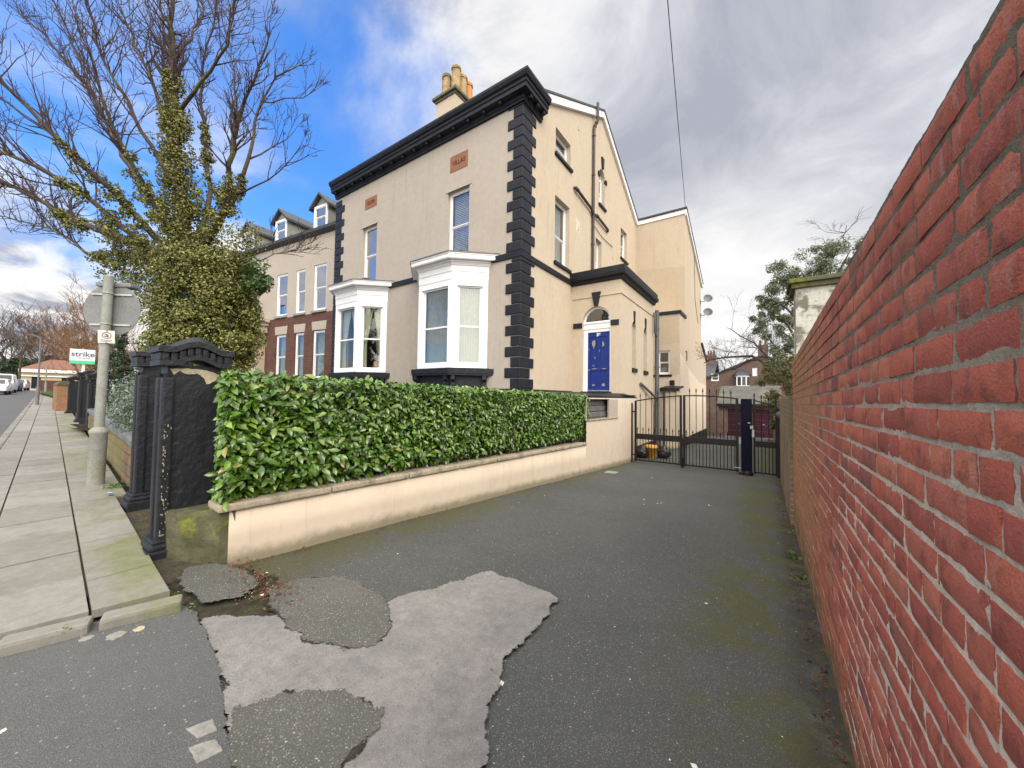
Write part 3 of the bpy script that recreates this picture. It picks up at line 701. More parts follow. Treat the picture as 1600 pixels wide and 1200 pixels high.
# older wall beyond
ow = thing('old_brick_wall', 'older weathered brown brick wall continuing past the gate behind the red wall', 'wall', (.33, 12, -2.2))
mb = MB(); 
ys = list(np.arange(6.4, 30, .3)); 
for i in range(len(ys)-1):
    y0, y1 = ys[i], ys[i+1]; t = .05+.06*noise.noise((y0*.9, 3, 1)); xo = .27+.012*noise.noise((y0, 1, 1))-.02
    mb.box((xo+(.0 if y0 < 12 else .06), y0, G(y0)-.3), (xo+.3, y1, t))
mb.build('masonry', 'old_brick', ow)
mb = MB(); mb.bbox((.20, 11.62, G(11.7)-.1), (.55, 11.98, .02), .01); mb.build('end_pier', 'old_brick', ow)

# ------------------------------------------------------------------ rendered planter wall, coping, stepped landing wall
pw = thing('garden_wall', 'low cream rendered wall with stone coping holding the laurel hedge beside the drive', 'wall', (-3.7, 5, -1.6))
ang = math.atan2(.33, 10.6)
def px_(y): return -3.77+.034*(y-1.27)          # plan line of the wall face
mb = MB()
ys = list(np.linspace(1.25, 8.22, 24))
vs = []; fs = []
def topz(y): return -1.005-.016*(y-1.2)
for i, y in enumerate(ys):
    wob = .006*noise.noise((y*1.3, 2, 0))
    for q, zz in enumerate((G(y)-.15, G(y)+.06, (G(y)+topz(y))/2, topz(y))): vs.append((px_(y)+wob+(.004*noise.noise((y*3, q, 5))), y, zz))
    vs.append((px_(y)-.22, y, topz(y)))
for i in range(len(ys)-1):
    for q in range(4): fs.append((i*5+q, (i+1)*5+q, (i+1)*5+q+1, i*5+q+1))
mb.add(vs, fs, True); mb.add(vs[:5], [(4, 3, 2, 1, 0)])
# higher part by the landing, with an opening onto the steps
mb.T = TR(px_(8.22), 8.22, 0, math.pi/2-math.atan(.034))
wall(mb, 0, 3.68, -2.2, -.0, [(.02, -.53, 1.42, -.03)], (), .06)
mb.T = Matrix.Identity(4)
mb.box((px_(11.9)-.9, 11.897, -2.2), (px_(11.9)-.001, 11.9, -.002))
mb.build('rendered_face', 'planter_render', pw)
mb = MB(); y = 1.16
while y < 8.2:
    ln = min(random.uniform(.82, .98), 8.22-y); a = topz(y); m_ = random.gauss(0, .003)
    mb.T = Matrix.Translation((px_(y), y, a+.03)) @ Matrix.Rotation(-math.atan(.034), 4, 'Z') @ Matrix.Rotation(-math.atan(.016), 4, 'X')
    mb.bbox((-.26, .004, -.03), (.035+m_, ln-.004, .032), .016); y += ln
mb.T = TR(px_(8.22), 8.22, 0, math.pi/2-math.atan(.034)); mb.bbox((.0, -.03, -.56), (2.02, .24, -.525), .01); mb.T = Matrix.Identity(4)
mb.build('coping', 'coping_stone', pw)
mb = MB(); mb.T = TR(px_(8.22), 8.22, 0, math.pi/2-math.atan(.034)); mb.box((1.36, -.006, -.525), (2.02, .0, -.035)); mb.build('reveal_panel', 'front_render', pw)
st = thing('entrance_steps', 'grey stone steps climbing behind the landing wall to the blue front door', 'steps', (-4.3, 9.3, -.9))
mb = MB()
for k in range(4): mb.bbox((-4.7, 8.26, -.64+.15*k), (-3.56-.03*k, 9.66+.25, -.64+.15*k+.135), .012); mb.box((-4.7, 8.26, -.505+.15*k), (-3.63-.03*k, 9.9, -.49+.15*k))
mb.build('treads', 'step_stone', st)
mb = MB(); mb.box((-5.0, 8.30, -1.0), (-4.95, 10.0, -.04)); mb.build('back_wall', 'interior_dark', st)
ld = thing('landing_slab', 'black painted landing slab in front of the blue front door', 'landing', (-4.5, 10, 0))
mb = MB()
vs = [(-5.64, 8.36, .16), (-3.55, 8.18, .05), (-3.41, 11.93, .03), (-3.85, 11.93, .16), (-5.64, 11.93, .20)]
mb.add([(x, y, z) for x, y, z in vs]+[(x, y, z-.085) for x, y, z in vs], [(0, 1, 2, 3, 4), (9, 8, 7, 6, 5)]+[(i, 5+i, 5+(i+1) % 5, (i+1) % 5) for i in range(5)])
mb.bbox((-5.15, 11.45, .14), (-4.2, 11.79, .21), .01); mb.bbox((-3.9, 10.9, .06), (-3.45, 11.95, .10), .01)
mb.build('slab', 'black_paint', ld)

# ------------------------------------------------------------------ laurel hedge
hd = thing('laurel_hedge', 'clipped glossy green laurel hedge growing above the cream wall', 'hedge', (-4.2, 4.8, -1))
def htop(y): return .16-.019*(y-1.2)+.035*noise.noise((y*1.8, 7, 0))
def yend(x): return 1.19+max(0, -3.75-x)*.30
def hfx(y, z): return px_(y)-.05+.03*noise.noise((y*2.2, z*2.5, 4))+(-.06 if z < -.85 else 0)+(.04 if y < 2 and z > -.8 else 0)
P = []; Q = []; Z = []
def sun_leaf(p, n, s): P.append(p); Q.append(n); Z.append(s)
yy = 1.02
for _ in range(12500):           # face towards the drive
    y = 1.20+7.2*random.random()**1.08; z = random.uniform(-.93, htop(y)); d = random.random()**2*.14
    x = hfx(y, z)-d+.035*max(0, noise.noise((y*5, z*5, 9)))
    n = Vector((.75, random.gauss(-.12, .38), random.gauss(.62, .38))); sun_leaf((x, y, z), n, random.uniform(.04, .108))
for _ in range(6000):           # top
    y = random.uniform(1.2, 8.4); x = random.uniform(px_(y)-1.0, px_(y)); y = max(y, yend(x)); z = htop(y)-random.random()**2*.10+.03*noise.noise((x*5, y*5, 2))
    sun_leaf((x, y, z), Vector((random.gauss(.2, .5), random.gauss(-.1, .5), .9)), random.uniform(.055, .105))
for _ in range(1900):           # street end
    x = random.uniform(-4.75, -3.72); z = random.uniform(-.95, htop(1.1)); y = yend(x)-.05*max(0, noise.noise((x*3, z*4, 3)))+random.random()**2*.15
    sun_leaf((x, y, z), Vector((random.gauss(.25, .35), -.75, random.gauss(.55, .35))), random.uniform(.065, .12))
for _ in range(750):            # far end
    x = random.uniform(-4.7, px_(8.3)-.12); z = random.uniform(-.45, htop(8.3)); sun_leaf((x, 8.36-random.random()**2*.12, z), Vector((random.gauss(.3, .3), .75, random.gauss(.5, .35))), random.uniform(.06, .10))
for _ in range(150):            # shoots that stand proud, near the gatepost
    y = random.uniform(1.18, 2.6); z = random.uniform(-.9, htop(y)); sun_leaf((hfx(y, z)+random.uniform(.0, .07), y, z), Vector((.7, random.gauss(-.3, .4), .6)), random.uniform(.08, .125))
for _ in range(420):
    y = random.uniform(1.4, 8.3); x = random.uniform(px_(y)-.9, px_(y)-.05); sun_leaf((x, y, htop(y)+random.uniform(0, .025)), Vector((random.gauss(.3, .5), random.gauss(-.2, .5), .7)), random.uniform(.07, .11))
cloud('leaves', P, [tuple(q) for q in Q], Z, 'laurel_leaf', hd, 'leaf', .46, droop=.35)
mb = MB(); rr = random.Random(3)
for _ in range(420):
    y = rr.uniform(1.45, 8.3); x = px_(y)-rr.uniform(.12, .85); z0 = -1.03; p = [(x, y, z0)]
    for k in range(3): p.append((p[-1][0]+rr.gauss(0, .06), p[-1][1]+rr.gauss(0, .07), p[-1][2]+rr.uniform(.25, .38)))
    mb.tube(p, [.012, .010, .007, .004], 5, False)
mb.build('stems', 'bark', hd)
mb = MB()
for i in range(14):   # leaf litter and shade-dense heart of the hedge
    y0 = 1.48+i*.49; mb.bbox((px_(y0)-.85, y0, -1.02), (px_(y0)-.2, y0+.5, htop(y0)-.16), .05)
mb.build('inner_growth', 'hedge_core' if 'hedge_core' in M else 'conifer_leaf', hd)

# ------------------------------------------------------------------ gateposts
def gatepost(x, y, zb, h, label, sc=1.0, detail=True):
    r = thing('gatepost', label, 'gatepost', (x, y, zb), 'black stone gateposts along the pavement')
    hx, hy = .11*sc, .20*sc; T0 = TR(x, y, zb)
    mb = MB(); mb.T = T0
    ht = h-.22
    if detail:
        vs = []; fs = []; ny, nz = 26, 110     # rough rendered shaft
        def ring(side):
            o = len(vs)
            for i in range(ny+1):
                for j in range(nz+1):
                    u = -1+2*i/ny; z = .04+(ht-.04)*j/nz
                    ee = 1-abs(u); wgt = min(1, max(.15, (ht*.75-z)*5))*min(1, .2+ee*2); rough = (.004*noise.noise((u*3+side*9, z*7, 2))+.005*noise.noise((u*7, z*24, side))+.002*noise.noise((u*16, z*50, side)))*wgt*.75
                    if side == 0: vs.append((hx-.012+rough, u*hy, z))
                    elif side == 1: vs.append((u*hx, -hy+.02-rough, z))
                    elif side == 2: vs.append((-hx+.012, -u*hy, z))
                    else: vs.append((-u*hx, hy-.012, z))
            for i in range(ny):
                for j in range(nz):
                    a = o+i*(nz+1)+j; fs.append((a, a+nz+1, a+nz+2, a+1))
        for sd in range(4): ring(sd)
        mb.add(vs, fs, True)
    else: mb.box((-hx, -hy, .04), (hx, hy, ht))
    mb.build('shaft', 'gatepost_paint', r)
    mb = MB(); mb.T = T0
    for sx in (-1, 1):      # corner pilasters with chamfer
        cx = sx*(hx-.035); mb.bbox((cx-.045, -hy-.022, .1), (cx+.045, -hy+.06, ht-.04), .016)
    mb.bbox((-hx+.08, -hy-.003, ht-.16), (hx-.08, -hy+.04, ht-.05), .012)
    mb.build('pilaster', 'gatepost_paint', r)
    mb = MB(); mb.T = T0
    mb.bbox((-hx-.06, -hy-.085, -.12), (hx+.055, hy*.15, .075), .014); mb.bbox((-hx-.04, -hy-.065, .07), (hx+.038, hy*.12, .125), .022); mb.bbox((-hx-.022, -hy-.045, .12), (hx+.018, hy*.05, .155), .014)
    mb.build('base', 'gatepost_paint', r)
    # cap: arched slab on dentil course, on both wide faces
    mb = MB(); mb.T = T0; n = 22
    def arch(u): return .062*max(0, math.cos(u*math.pi/1.25))**1.2*sc
    cx, cy = hx+.05, hy+.055
    for (za, zb_, o1) in ((.06, .105, .0), (.175, .225, .012)):
        for axis in 'x':
            pr = [(-cy-o1+(2*(cy+o1))*i/n, ht+za+arch(-1+2*i/n)) for i in range(n+1)]; pr2 = [(-cy-o1+(2*(cy+o1))*i/n, ht+zb_+arch(-1+2*i/n)) for i in range(n+1)][::-1]
            for i in range(n):
                mb.prism([pr[i], pr[i+1], pr2[n-i-1], pr2[n-i]], -cx-o1, cx+o1, 'x')
    pr = [(-cy+.05+(2*cy-.1)*i/n, ht+.09+arch(-1+2*i/n)) for i in range(n+1)]; pr2 = [(-cy+.05+(2*cy-.1)*i/n, ht+.18+arch(-1+2*i/n)) for i in range(n+1)][::-1]
    for i in range(n): mb.prism([pr[i], pr[i+1], pr2[n-i-1], pr2[n-i]], -cx+.03, cx-.03, 'x')
    # roof-like rounded top
    tp = []
    for i in range(n+1):
        u = -1+2*i/n; tp.append((u*cy*.96, ht+.225+arch(u)+.045*(1-u*u)))
    for i in range(n):
        a, b = tp[i], tp[i+1]; za, zb2 = ht+.222+arch(-1+2*i/n), ht+.222+arch(-1+2*(i+1)/n)
        mb.add([(-cx*.96, a[0], za), (cx*.96, a[0], za), (cx*.7, a[0], a[1]), (-cx*.7, a[0], a[1]), (-cx*.96, b[0], zb2), (cx*.96, b[0], zb2), (cx*.7, b[0], b[1]), (-cx*.7, b[0], b[1])], [(1, 5, 6, 2), (2, 6, 7, 3), (3, 7, 4, 0), (0, 1, 2, 3), (4, 7, 6, 5)])
    mb.box((-hx+.01, -hy+.01, ht-.01), (hx-.01, hy-.01, ht+.07))
    cap = mb.build('cap', 'gatepost_paint', r)
    mb = MB(); mb.T = T0; nd = 9
    for sx in (-1, 1):
        for i in range(nd):
            u = -1+(2*i+1)/nd; yc = u*(cy-.012); w_ = (cy*2/nd)*.36
            mb.bbox((sx*(cx-.035), yc-w_, ht+.102+arch(u)), (sx*(cx-.002), yc+w_, ht+.172+arch(u)), .008)
    for sy in (-1, 1):
        for i in range(7):
            xc = (-1+(2*i+1)/7)*(cx-.012); mb.bbox((xc-.022, sy*(cy-.035), ht+.105), (xc+.022, sy*(cy-.002), ht+.172), .008)
    mb.build_each('dentil', 'gatepost_paint', cap)
    return r
gp = gatepost(-4.36, 1.11, -1.415, 1.80, 'large black gatepost with flaking paint standing against the laurel hedge')
mb = MB()  # patch where the render has come off below the cap
pts = [(.96, .150), (1.0, .185), (1.06, .16), (1.12, .175), (1.17, .13), (1.19, .07), (1.22, .075), (1.25, .10), (1.285, .12), (1.285, .165), (1.2, .20), (1.0, .205), (.93, .20)]
mb.prism([(y, z) for y, z in ragged(pts, .015, .008, 3)], -4.268, -4.2555, 'x'); mb.build('bare_patch', 'bare_stone', gp)
mb = MB(); 
for _ in range(60):
    yc = .912+random.random()**3*.05; zc = -1.22+.95*random.random()**1.6; s_ = random.uniform(.0015, .008); mb.prism([(yc+s_*random.uniform(.5, 1.2)*math.cos(a)*.7, zc+s_*1.6*random.uniform(.5, 1.2)*math.sin(a)) for a in np.linspace(0, 5.6, 7)], -4.26, -4.2355, 'x')
mb.build_each('paint_chip', 'bare_stone', gp)
ps = thing('stone_plinth', 'mossy bare stone plinth between the black gatepost and the cream wall', 'plinth', (-4.0, 1.25, -1.5))
mb = MB(); pl = [(-4.27, .935), (-4.10, .985), (-3.79, 1.19), (-3.765, 1.30), (-4.0, 1.5), (-4.3, 1.5)]
nz_ = 8; vs = []; fs = []; R = ragged(pl, .05, .008, 4); n = len(R)
for j in range(nz_+1):
    for k, (x, y) in enumerate(R):
        z = -1.62+(.62-.03*(1-min(1, (x+4.3)/.5)))*j/nz_; d = .018*noise.noise((x*6, y*6, z*6)); vs.append((x+d, y-d, z+(.02*noise.noise((x*9, y*9, 1)) if j == nz_ else 0)))
for j in range(nz_):
    for k in range(n): fs.append((j*n+k, j*n+(k+1) % n, (j+1)*n+(k+1) % n, (j+1)*n+k))
mb.add(vs, fs, False); mb.add(vs[-n:], [tuple(range(n))]); mb.build('stone_block', 'mossy_stone', ps)
gatepost(-6.06, 1.265, -1.33, 1.78, 'second black gatepost at the end of the mossy sandstone wall')
gatepost(-15.75, 1.95, PV(-15.7)-.02, 1.62, 'black gatepost behind the grey sign pole, before a dark panel fence', .95)
gatepost(-19.3, 2.15, PV(-19.3)-.02, 1.70, 'black gatepost with white speck standing under the estate agent board', 1.05)
gatepost(-24.6, 2.35, PV(-24.6)-.02, 1.55, 'farthest slim black gatepost beside the rounded brick pier', .85, False)
bp = thing('brick_pier', 'orange brick garden pier with rounded mossy top beside the pavement', 'pier', (-27.5, 2.15, PV(-27)))
mb = MB(); mb.box((-28.2, 2.02, PV(-27)-.1), (-26.6, 2.55, .22)); mb.build('brickwork', 'pier_brick', bp)
mb = MB(); prf = [(2.0, .22), (2.57, .22)]+[(2.285+.285*math.cos(a), .22+.2*math.sin(a)) for a in np.linspace(0, math.pi, 12)]; mb.prism(prf[2:], -28.24, -26.56, 'x'); mb.build('coping', 'mossy_stone', bp)
bw2 = thing('far_garden_wall', 'low brown brick garden wall far along the pavement', 'wall', (-45, 3.4, PV(-45)))
mb = MB(); mb.add([], []); mb.T = TR(-29, 2.4, PV(-29)-.1, math.pi-.067); mb.box((0, -.25, 0), (44, 0, 1.25)); mb.build('brickwork', 'brown_brick', bw2)
bw2.location = (-45, 3.4, PV(-45)); 

# sandstone dwarf wall and its juniper
dw = thing('sandstone_wall', 'low mossy sandstone wall with dark sloping coping behind the sign pole', 'wall', (-10.5, 1.4, -1.3))
mb = MB(); n = 60; vs = []; fs = []
DX = np.linspace(-6.35, -15.5, n)
for x in DX:
    y = 1.16+(-6.3-x)*.064
    for q in range(8):
        z = PV(x)-.05+(.62)*q/7; vs.append((x+.0, y+.03*noise.noise((x*3.5, q*.7, 2))+.012*noise.noise((x*10, q*2, 5)), z))
for i in range(n-1):
    for q in range(7): a = i*8+q; fs.append((a, a+1, a+9, a+8))
mb.add(vs, fs, True); mb.build('rubble_stone', 'stone_course', dw)
mb = MB(); vs = []
for x in (-6.32, -15.5):
    y = 1.13+(-6.3-x)*.064; z = PV(x)+.56
    vs += [(x, y, z), (x, y, z+.075), (x, y+.30, z+.12), (x, y+.30, z-.2)]
mb.add(vs, [(0, 4, 5, 1), (1, 5, 6, 2), (2, 6, 7, 3), (0, 1, 2, 3), (7, 6, 5, 4)]); mb.build('coping', 'lead', dw)
jn = thing('juniper_bush', 'silvery green feathery juniper bush leaning over the sandstone wall', 'shrub', (-8.75, 1.75, -.8))
P = []; Q = []; mb = MB()
for k in range(520):
    a = random.uniform(0, 2*math.pi); el = random.uniform(.05, 1.35); c = Vector((random.gauss(-8.75, .55), random.gauss(1.72, .16), random.uniform(-.75, -.2)))
    d = Vector((math.cos(a)*math.cos(el), math.sin(a)*math.cos(el)*.8-.15, math.sin(el)*.8+.1)); L = random.uniform(.45, .85)
    tip = c+d*L*.8
    if tip.z > .62: continue
    if tip.y < 1.2-.0*tip.x: continue
    pts = [c, c+d*L*.5+Vector((0, 0, .03)), tip-Vector((0, 0, .05))]
    if k < 60: mb.tube([tuple(p) for p in pts], [.008, .005, .002], 4, False)
    for _ in range(46):
        t = random.random()**.7; p = c.lerp(tip, t)+Vector((random.gauss(0, .035), random.gauss(0, .03), random.gauss(0, .03))); P.append(tuple(p)); Q.append((random.gauss(0, 1), random.gauss(-.3, 1), random.gauss(.5, .7)))
cloud('sprays', P, Q, rng.uniform(.035, .085, len(P)), 'juniper_leaf', jn, 'diamond', .34)
mb.build('stems', 'bark', jn)

# ------------------------------------------------------------------ sign pole
sp = thing('sign_pole', 'grey tubular sign pole leaning over the pavement, disc sign seen from behind', 'sign', (-7.60, .98, PV(-7.6)))
zb = PV(-7.6)
mb = MB(); a = Vector((-7.60, .955, zb)); b = Vector((-7.56, .975, 1.60))
ax = lambda z: a+(b-a)*((z-zb)/(b.z-zb))
mb.tube([ax(zb-.1), ax(-.60), ax(-.585), ax(-.545), ax(-.50)], [.088, .088, .097, .097, .055], 20); mb.tube([ax(-.53), ax(1.60)], .052, 18); mb.lathe([(.053, 0), (.045, .012), (.0, .016)], 16, tuple(ax(1.6)))
mb.build('pole', 'weathered_grey', sp)
mb = MB(); SGN = Matrix.Rotation(rad(40), 4, 'Z')      # the disc is turned away from the street line; local x runs along its face
mb.T = Matrix.Translation(ax(1.14)) @ SGN @ Matrix.Translation((0, .075, 0)) @ Matrix.Rotation(rad(90), 4, 'X')
mb.lathe([(.365, -.003), (.372, -.001), (.372, .003), (.365, .004)], 56); mb.build('disc', 'sign_back', sp)
mb = MB()
for z in (1.36, .93):
    mb.T = Matrix.Translation(ax(z)) @ SGN; hw = .26
    mb.box((-hw, .052, -.012), (hw, .074, .012)); mb.T = Matrix.Identity(4); mb.tube([ax(z)+Vector((.058*math.cos(t), .058*math.sin(t), 0)) for t in np.linspace(0, 6.28, 14)], .007, 5, False)
mb.build('bracket', 'galvanised', sp)
mb = MB(); q = ax(1.50); mb.T = Matrix.Translation(q) @ SGN; mb.bbox((-.22, .05, -.03), (.24, .22, .035), .02); lamp_ = mb.build('sign_light', 'sign_back', sp)
mb = MB(); q = ax(.745); mb.T = Matrix.Translation((q.x+.058, q.y-.0, q.z)) @ Matrix.Rotation(rad(2), 4, 'X'); mb.bbox((0, -.075, -.085), (.006, .085, .09), .002); pl_ = mb.build('notice_plate', 'notice_cream', sp)
mb = MB(); mb.T = Matrix.Translation((q.x+.0675, q.y+.005, q.z+.022)) @ Matrix.Rotation(rad(90), 4, 'Y')
mb.tube([(.042*math.cos(t), .042*math.sin(t), 0) for t in np.linspace(0, 2*math.pi, 25)], .004, 5, False); mb.tube([(-.018, -.018, 0), (.018, .02, 0)], .004, 4); mb.tube([(.012, -.022, 0), (.016, .022, 0)], .006, 4); mb.tube([(-.014, -.005, 0), (-.004, .02, 0)], .006, 4)
mb.build('pictogram', 'grey_ink', pl_)
mb = MB()
for dz_ in (.085, -.08): mb.lathe([(.007, -.006), (.007, .006)], 8, (q.x+.066, q.y+.005, q.z+dz_))
for k in range(2): mb.box((q.x+.064, q.y-.05, q.z-.048-.018*k), (q.x+.0655, q.y+.06, q.z-.040-.018*k))
mb.build('screws', 'grey_ink', pl_)

# ------------------------------------------------------------------ windows
def sash(parent, T, u0, v0, u1, v1, d=.10, glass='window_glass', back=None, sill=None, fr=.055, rise=0, name='window', label=None, split=.5, cur=None):
    """a timber sash window set d behind the wall face; T maps local (u, inwards, up)"""
    mb = MB(); mb.T = T
    mb.box((u0, d, v0), (u0+fr, d+.09, v1)); mb.box((u1-fr, d, v0), (u1, d+.09, v1)); mb.box((u0+fr, d+.003, v1-fr), (u1-fr, d+.088, v1)); mb.box((u0+fr, d+.003, v0), (u1-fr, d+.088, v0+fr*1.2))
    vm = v0+(v1-v0)*split; s_ = .032
    for (a, b, dd) in ((v0+fr*1.2, vm, .045), (vm, v1-fr, .018)):
        mb.box((u0+fr, d+dd, a), (u0+fr+s_, d+dd+.04, b)); mb.box((u1-fr-s_, d+dd, a), (u1-fr, d+dd+.04, b))
        mb.box((u0+fr+s_, d+dd+.001, b-s_), (u1-fr-s_, d+dd+.039, b)); mb.box((u0+fr+s_, d+dd+.001, a), (u1-fr-s_, d+dd+.039, a+s_))
    f = mb.build(name, 'white_paint', parent)
    if label: f['label'] = label
    mb = MB(); mb.T = T
    mb.box((u0+fr+s_-.005, d+.060, v0+fr), (u1-fr-s_+.005, d+.066, vm)); mb.box((u0+fr+s_-.005, d+.033, vm), (u1-fr-s_+.005, d+.039, v1-fr))
    mb.build('pane', glass, f)
    if sill:
        mb = MB(); mb.T = T; mb.bbox((u0-.07, -.075, v0-.10), (u1+.07, d+.02, v0), .008); mb.build('sill', sill, f)
    if back == 'blind':
        mb = MB(); mb.T = T; z = v0+.08
        while z < v1-.06: mb.add([(u0+.07, d+.15, z), (u1-.07, d+.15, z), (u1-.07, d+.163, z+.052), (u0+.07, d+.163, z+.052)], [(0, 1, 2, 3)]); z += .060
        mb.build('blind', 'white_paint', f)
    if back in ('curtain', 'net', 'drape'):
        mb = MB(); mb.T = T; n = 26; w_ = u1-u0
        if back == 'net' or back == 'curtain':
            vs = []
            for i in range(n*2+1):
                u = u0+.04+(w_-.08)*i/(n*2); dd = d+.19+.018*math.sin(i*1.35)
                vs += [(u, dd, v0+.05), (u, dd, v1-.05)]
            mb.add(vs, [(2*i, 2*i+2, 2*i+3, 2*i+1) for i in range(n*2)], True); mb.build('net_curtain', 'net_curtain', f)
        else:       # pair of drapes parting to tie-backs
            for sgn in (0, 1):
                vs = []; m_ = 12; tiers = 12
                for j in range(tiers+1):
                    t = j/tiers; inner = .49-.34*min(1, t/.62) if t < .62 else .15+.02*(t-.62)
                    for i in range(m_+1):
                        u = inner*i/m_; dd = d+.2+.022*math.sin(i*1.9); u = u if sgn == 0 else 1-u
                        vs.append((u0+.03+(w_-.06)*u, dd, v1-.05-(v1-v0-.1)*t))
                mb.add(vs, [(j*(m_+1)+i, j*(m_+1)+i+1, (j+1)*(m_+1)+i+1, (j+1)*(m_+1)+i) for j in range(tiers) for i in range(m_)], True)
            mb.build('curtain', 'curtain', f)
    return f

# ------------------------------------------------------------------ the villa
HX0, HX1, HY, HZ = -15.25, -5.66, 8.52, 8.62
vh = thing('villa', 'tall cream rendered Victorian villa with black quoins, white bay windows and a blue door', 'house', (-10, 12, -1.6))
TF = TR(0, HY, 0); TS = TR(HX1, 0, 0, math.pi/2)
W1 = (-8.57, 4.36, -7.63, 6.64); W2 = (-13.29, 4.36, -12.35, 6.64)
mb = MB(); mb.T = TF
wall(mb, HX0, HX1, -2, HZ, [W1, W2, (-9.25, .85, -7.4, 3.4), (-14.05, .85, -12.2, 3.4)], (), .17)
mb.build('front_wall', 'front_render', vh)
# head mouldings over the two upper windows
mb = MB(); mb.T = TF
for W in (W1, W2): mb.bbox((W[0]-.09, -.02, W[3]), (W[2]+.09, .03, W[3]+.025), .004)
mb.build_each('head_drip', 'front_render', vh)
APY, APZ, EZ = 14.55, 12.0, 8.98
sl = (APZ-EZ)/(APY-8.9)
planes = [(-sl, 1, EZ-sl*8.9), (sl, 1, APZ+sl*APY)]
A1 = (10.50, 8.05, 11.62, 8.92); A2 = (10.50, 4.43, 11.57, 6.64); A3 = (14.30, 8.05, 14.95, 9.62, .32); A4 = (13.98, 4.75, 14.62, 6.50); A5 = (17.05, 6.68, 17.98, 8.12)
mb = MB(); mb.T = TS
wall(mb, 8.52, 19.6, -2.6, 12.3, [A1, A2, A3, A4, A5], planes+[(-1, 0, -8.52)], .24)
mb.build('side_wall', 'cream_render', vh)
mb = MB(); mb.box((HX0, 8.6, -2), (HX0+.2, 19.5, 8.6)); mb.box((HX0, 19.4, -2.6), (HX1-.02, 19.6, 8.9)); mb.build('rear_wall', 'cream_render', vh)
mb = MB(); mb.box((HX0+.3, HY+.55, -1), (HX1-.62, 19.2, 8.5)); mb.build('interior', 'interior_dark', vh)
# roof
mb = MB(); ov = .14
zf = lambda y: EZ+sl*(y-8.9)+.06
zr = lambda y: APZ-sl*(y-APY)+.06
for (ya, yb, f) in ((8.6, APY, zf), (APY, 20.0, zr)):
    for zz in (0,):
        mb.add([(HX0, ya, f(ya)), (HX1+ov, ya, f(ya)), (HX1+ov, yb, f(yb)), (HX0, yb, f(yb)), (HX0, ya, f(ya)+.07), (HX1+ov, ya, f(ya)+.07), (HX1+ov, yb, f(yb)+.07), (HX0, yb, f(yb)+.07)],
               [(0, 3, 2, 1), (4, 5, 6, 7), (0, 1, 5, 4), (1, 2, 6, 5), (2, 3, 7, 6), (3, 0, 4, 7)])
rf = mb.build('roof', 'slate', vh)
mb = MB()
for (ya, yb, f) in ((9.85, APY, zf), (APY, 19.95, zr)):
    x0, x1 = HX1-.02, HX1+.11
    mb.add([(x0, ya, f(ya)-.27), (x1, ya, f(ya)-.27), (x1, yb, f(yb)-.27), (x0, yb, f(yb)-.27), (x0, ya, f(ya)-.012), (x1, ya, f(ya)-.012), (x1, yb, f(yb)-.012), (x0, yb, f(yb)-.012)],
           [(0, 3, 2, 1), (4, 5, 6, 7), (0, 1, 5, 4), (1, 2, 6, 5), (2, 3, 7, 6), (3, 0, 4, 7)])
mb.add([(HX1-.02, 9.35, 9.02), (HX1+.109, 9.35, 9.02), (HX1+.109, 9.85, zf(9.85)-.27), (HX1-.02, 9.85, zf(9.85)-.27), (HX1-.02, 9.35, 9.3), (HX1+.109, 9.35, 9.3), (HX1+.109, 9.85, zf(9.85)-.012), (HX1-.02, 9.85, zf(9.85)-.012)], [(0, 3, 2, 1), (4, 5, 6, 7), (0, 1, 5, 4), (1, 2, 6, 5), (2, 3, 7, 6), (3, 0, 4, 7)])
mb.build('bargeboard', 'white_paint', vh)
# chimney
ch = MB(); cx0, cx1, cy0, cy1 = -11.5, -10.42, 10.65, 11.95
ch.box((cx0, cy0, 8.8), (cx1, cy1, 12.45)); chim = ch.build('chimney', 'cream_render', vh)
ch = MB(); ch.bbox((cx0-.05, cy0-.05, 12.40), (cx1+.05, cy1+.05, 12.5), .02); ch.bbox((cx0-.14, cy0-.14, 12.5), (cx1+.14, cy1+.14, 12.62), .02); ch.bbox((cx0-.02, cy0-.02, 12.61), (cx1+.02, cy1+.02, 12.74), .03); ch.build('cap', 'chimney_cap', chim)
for (x, y, h, mt) in ((-11.22, 10.95, 1.02, 'pot_clay'), (-10.72, 11.0, 1.18, 'pot_clay'), (-10.70, 11.38, 1.05, 'pot_clay'), (-10.68, 11.72, .95, 'orange_clay'), (-11.2, 11.62, 1.0, 'pot_clay')):
    ch = MB(); ch.lathe([(.23, 0), (.23, .22), (.20, .26), (.185, h-.16), (.215, h-.15), (.22, h-.05), (.19, h), (.13, h), (.13, h-.3)], 8, (x, y, 12.72), False); ch.build('chimney_pot', mt, chim)
# cornice: profile swept along the front and returned along the side
prof = [(.0, 8.39), (-.07, 8.39), (-.07, 8.45), (-.10, 8.48), (-.10, 8.56), (-.27, 8.585), (-.27, 8.70), (-.30, 8.72), (-.30, 8.80), (-.35, 8.83), (-.39, 8.92), (-.39, 8.99), (-.33, 9.0), (.1, 9.05)]
mb = MB(); vs = []; fs = []
def sweep(mb, prof, path):
    n = len(prof); vs = []
    for (x, y, ox, oy) in path:
        for (d_, z) in prof: vs.append((x+ox*d_, y+oy*d_, z))
    fs = []
    for i in range(len(path)-1):
        for k in range(n-1): fs.append((i*n+k, (i+1)*n+k, (i+1)*n+k+1, i*n+k+1))
    mb.add(vs, fs); mb.add(vs[:n], [tuple(range(n))[::-1]]); mb.add(vs[-n:], [tuple(range(n))])
sweep(mb, prof, [(HX0-.02, HY, 0, 1), (HX1, HY, -1, 1), (HX1, 9.50, -1, 0)])
mb.build('cornice', 'quoin_paint', vh)
mb = MB(); x = HX0+.25
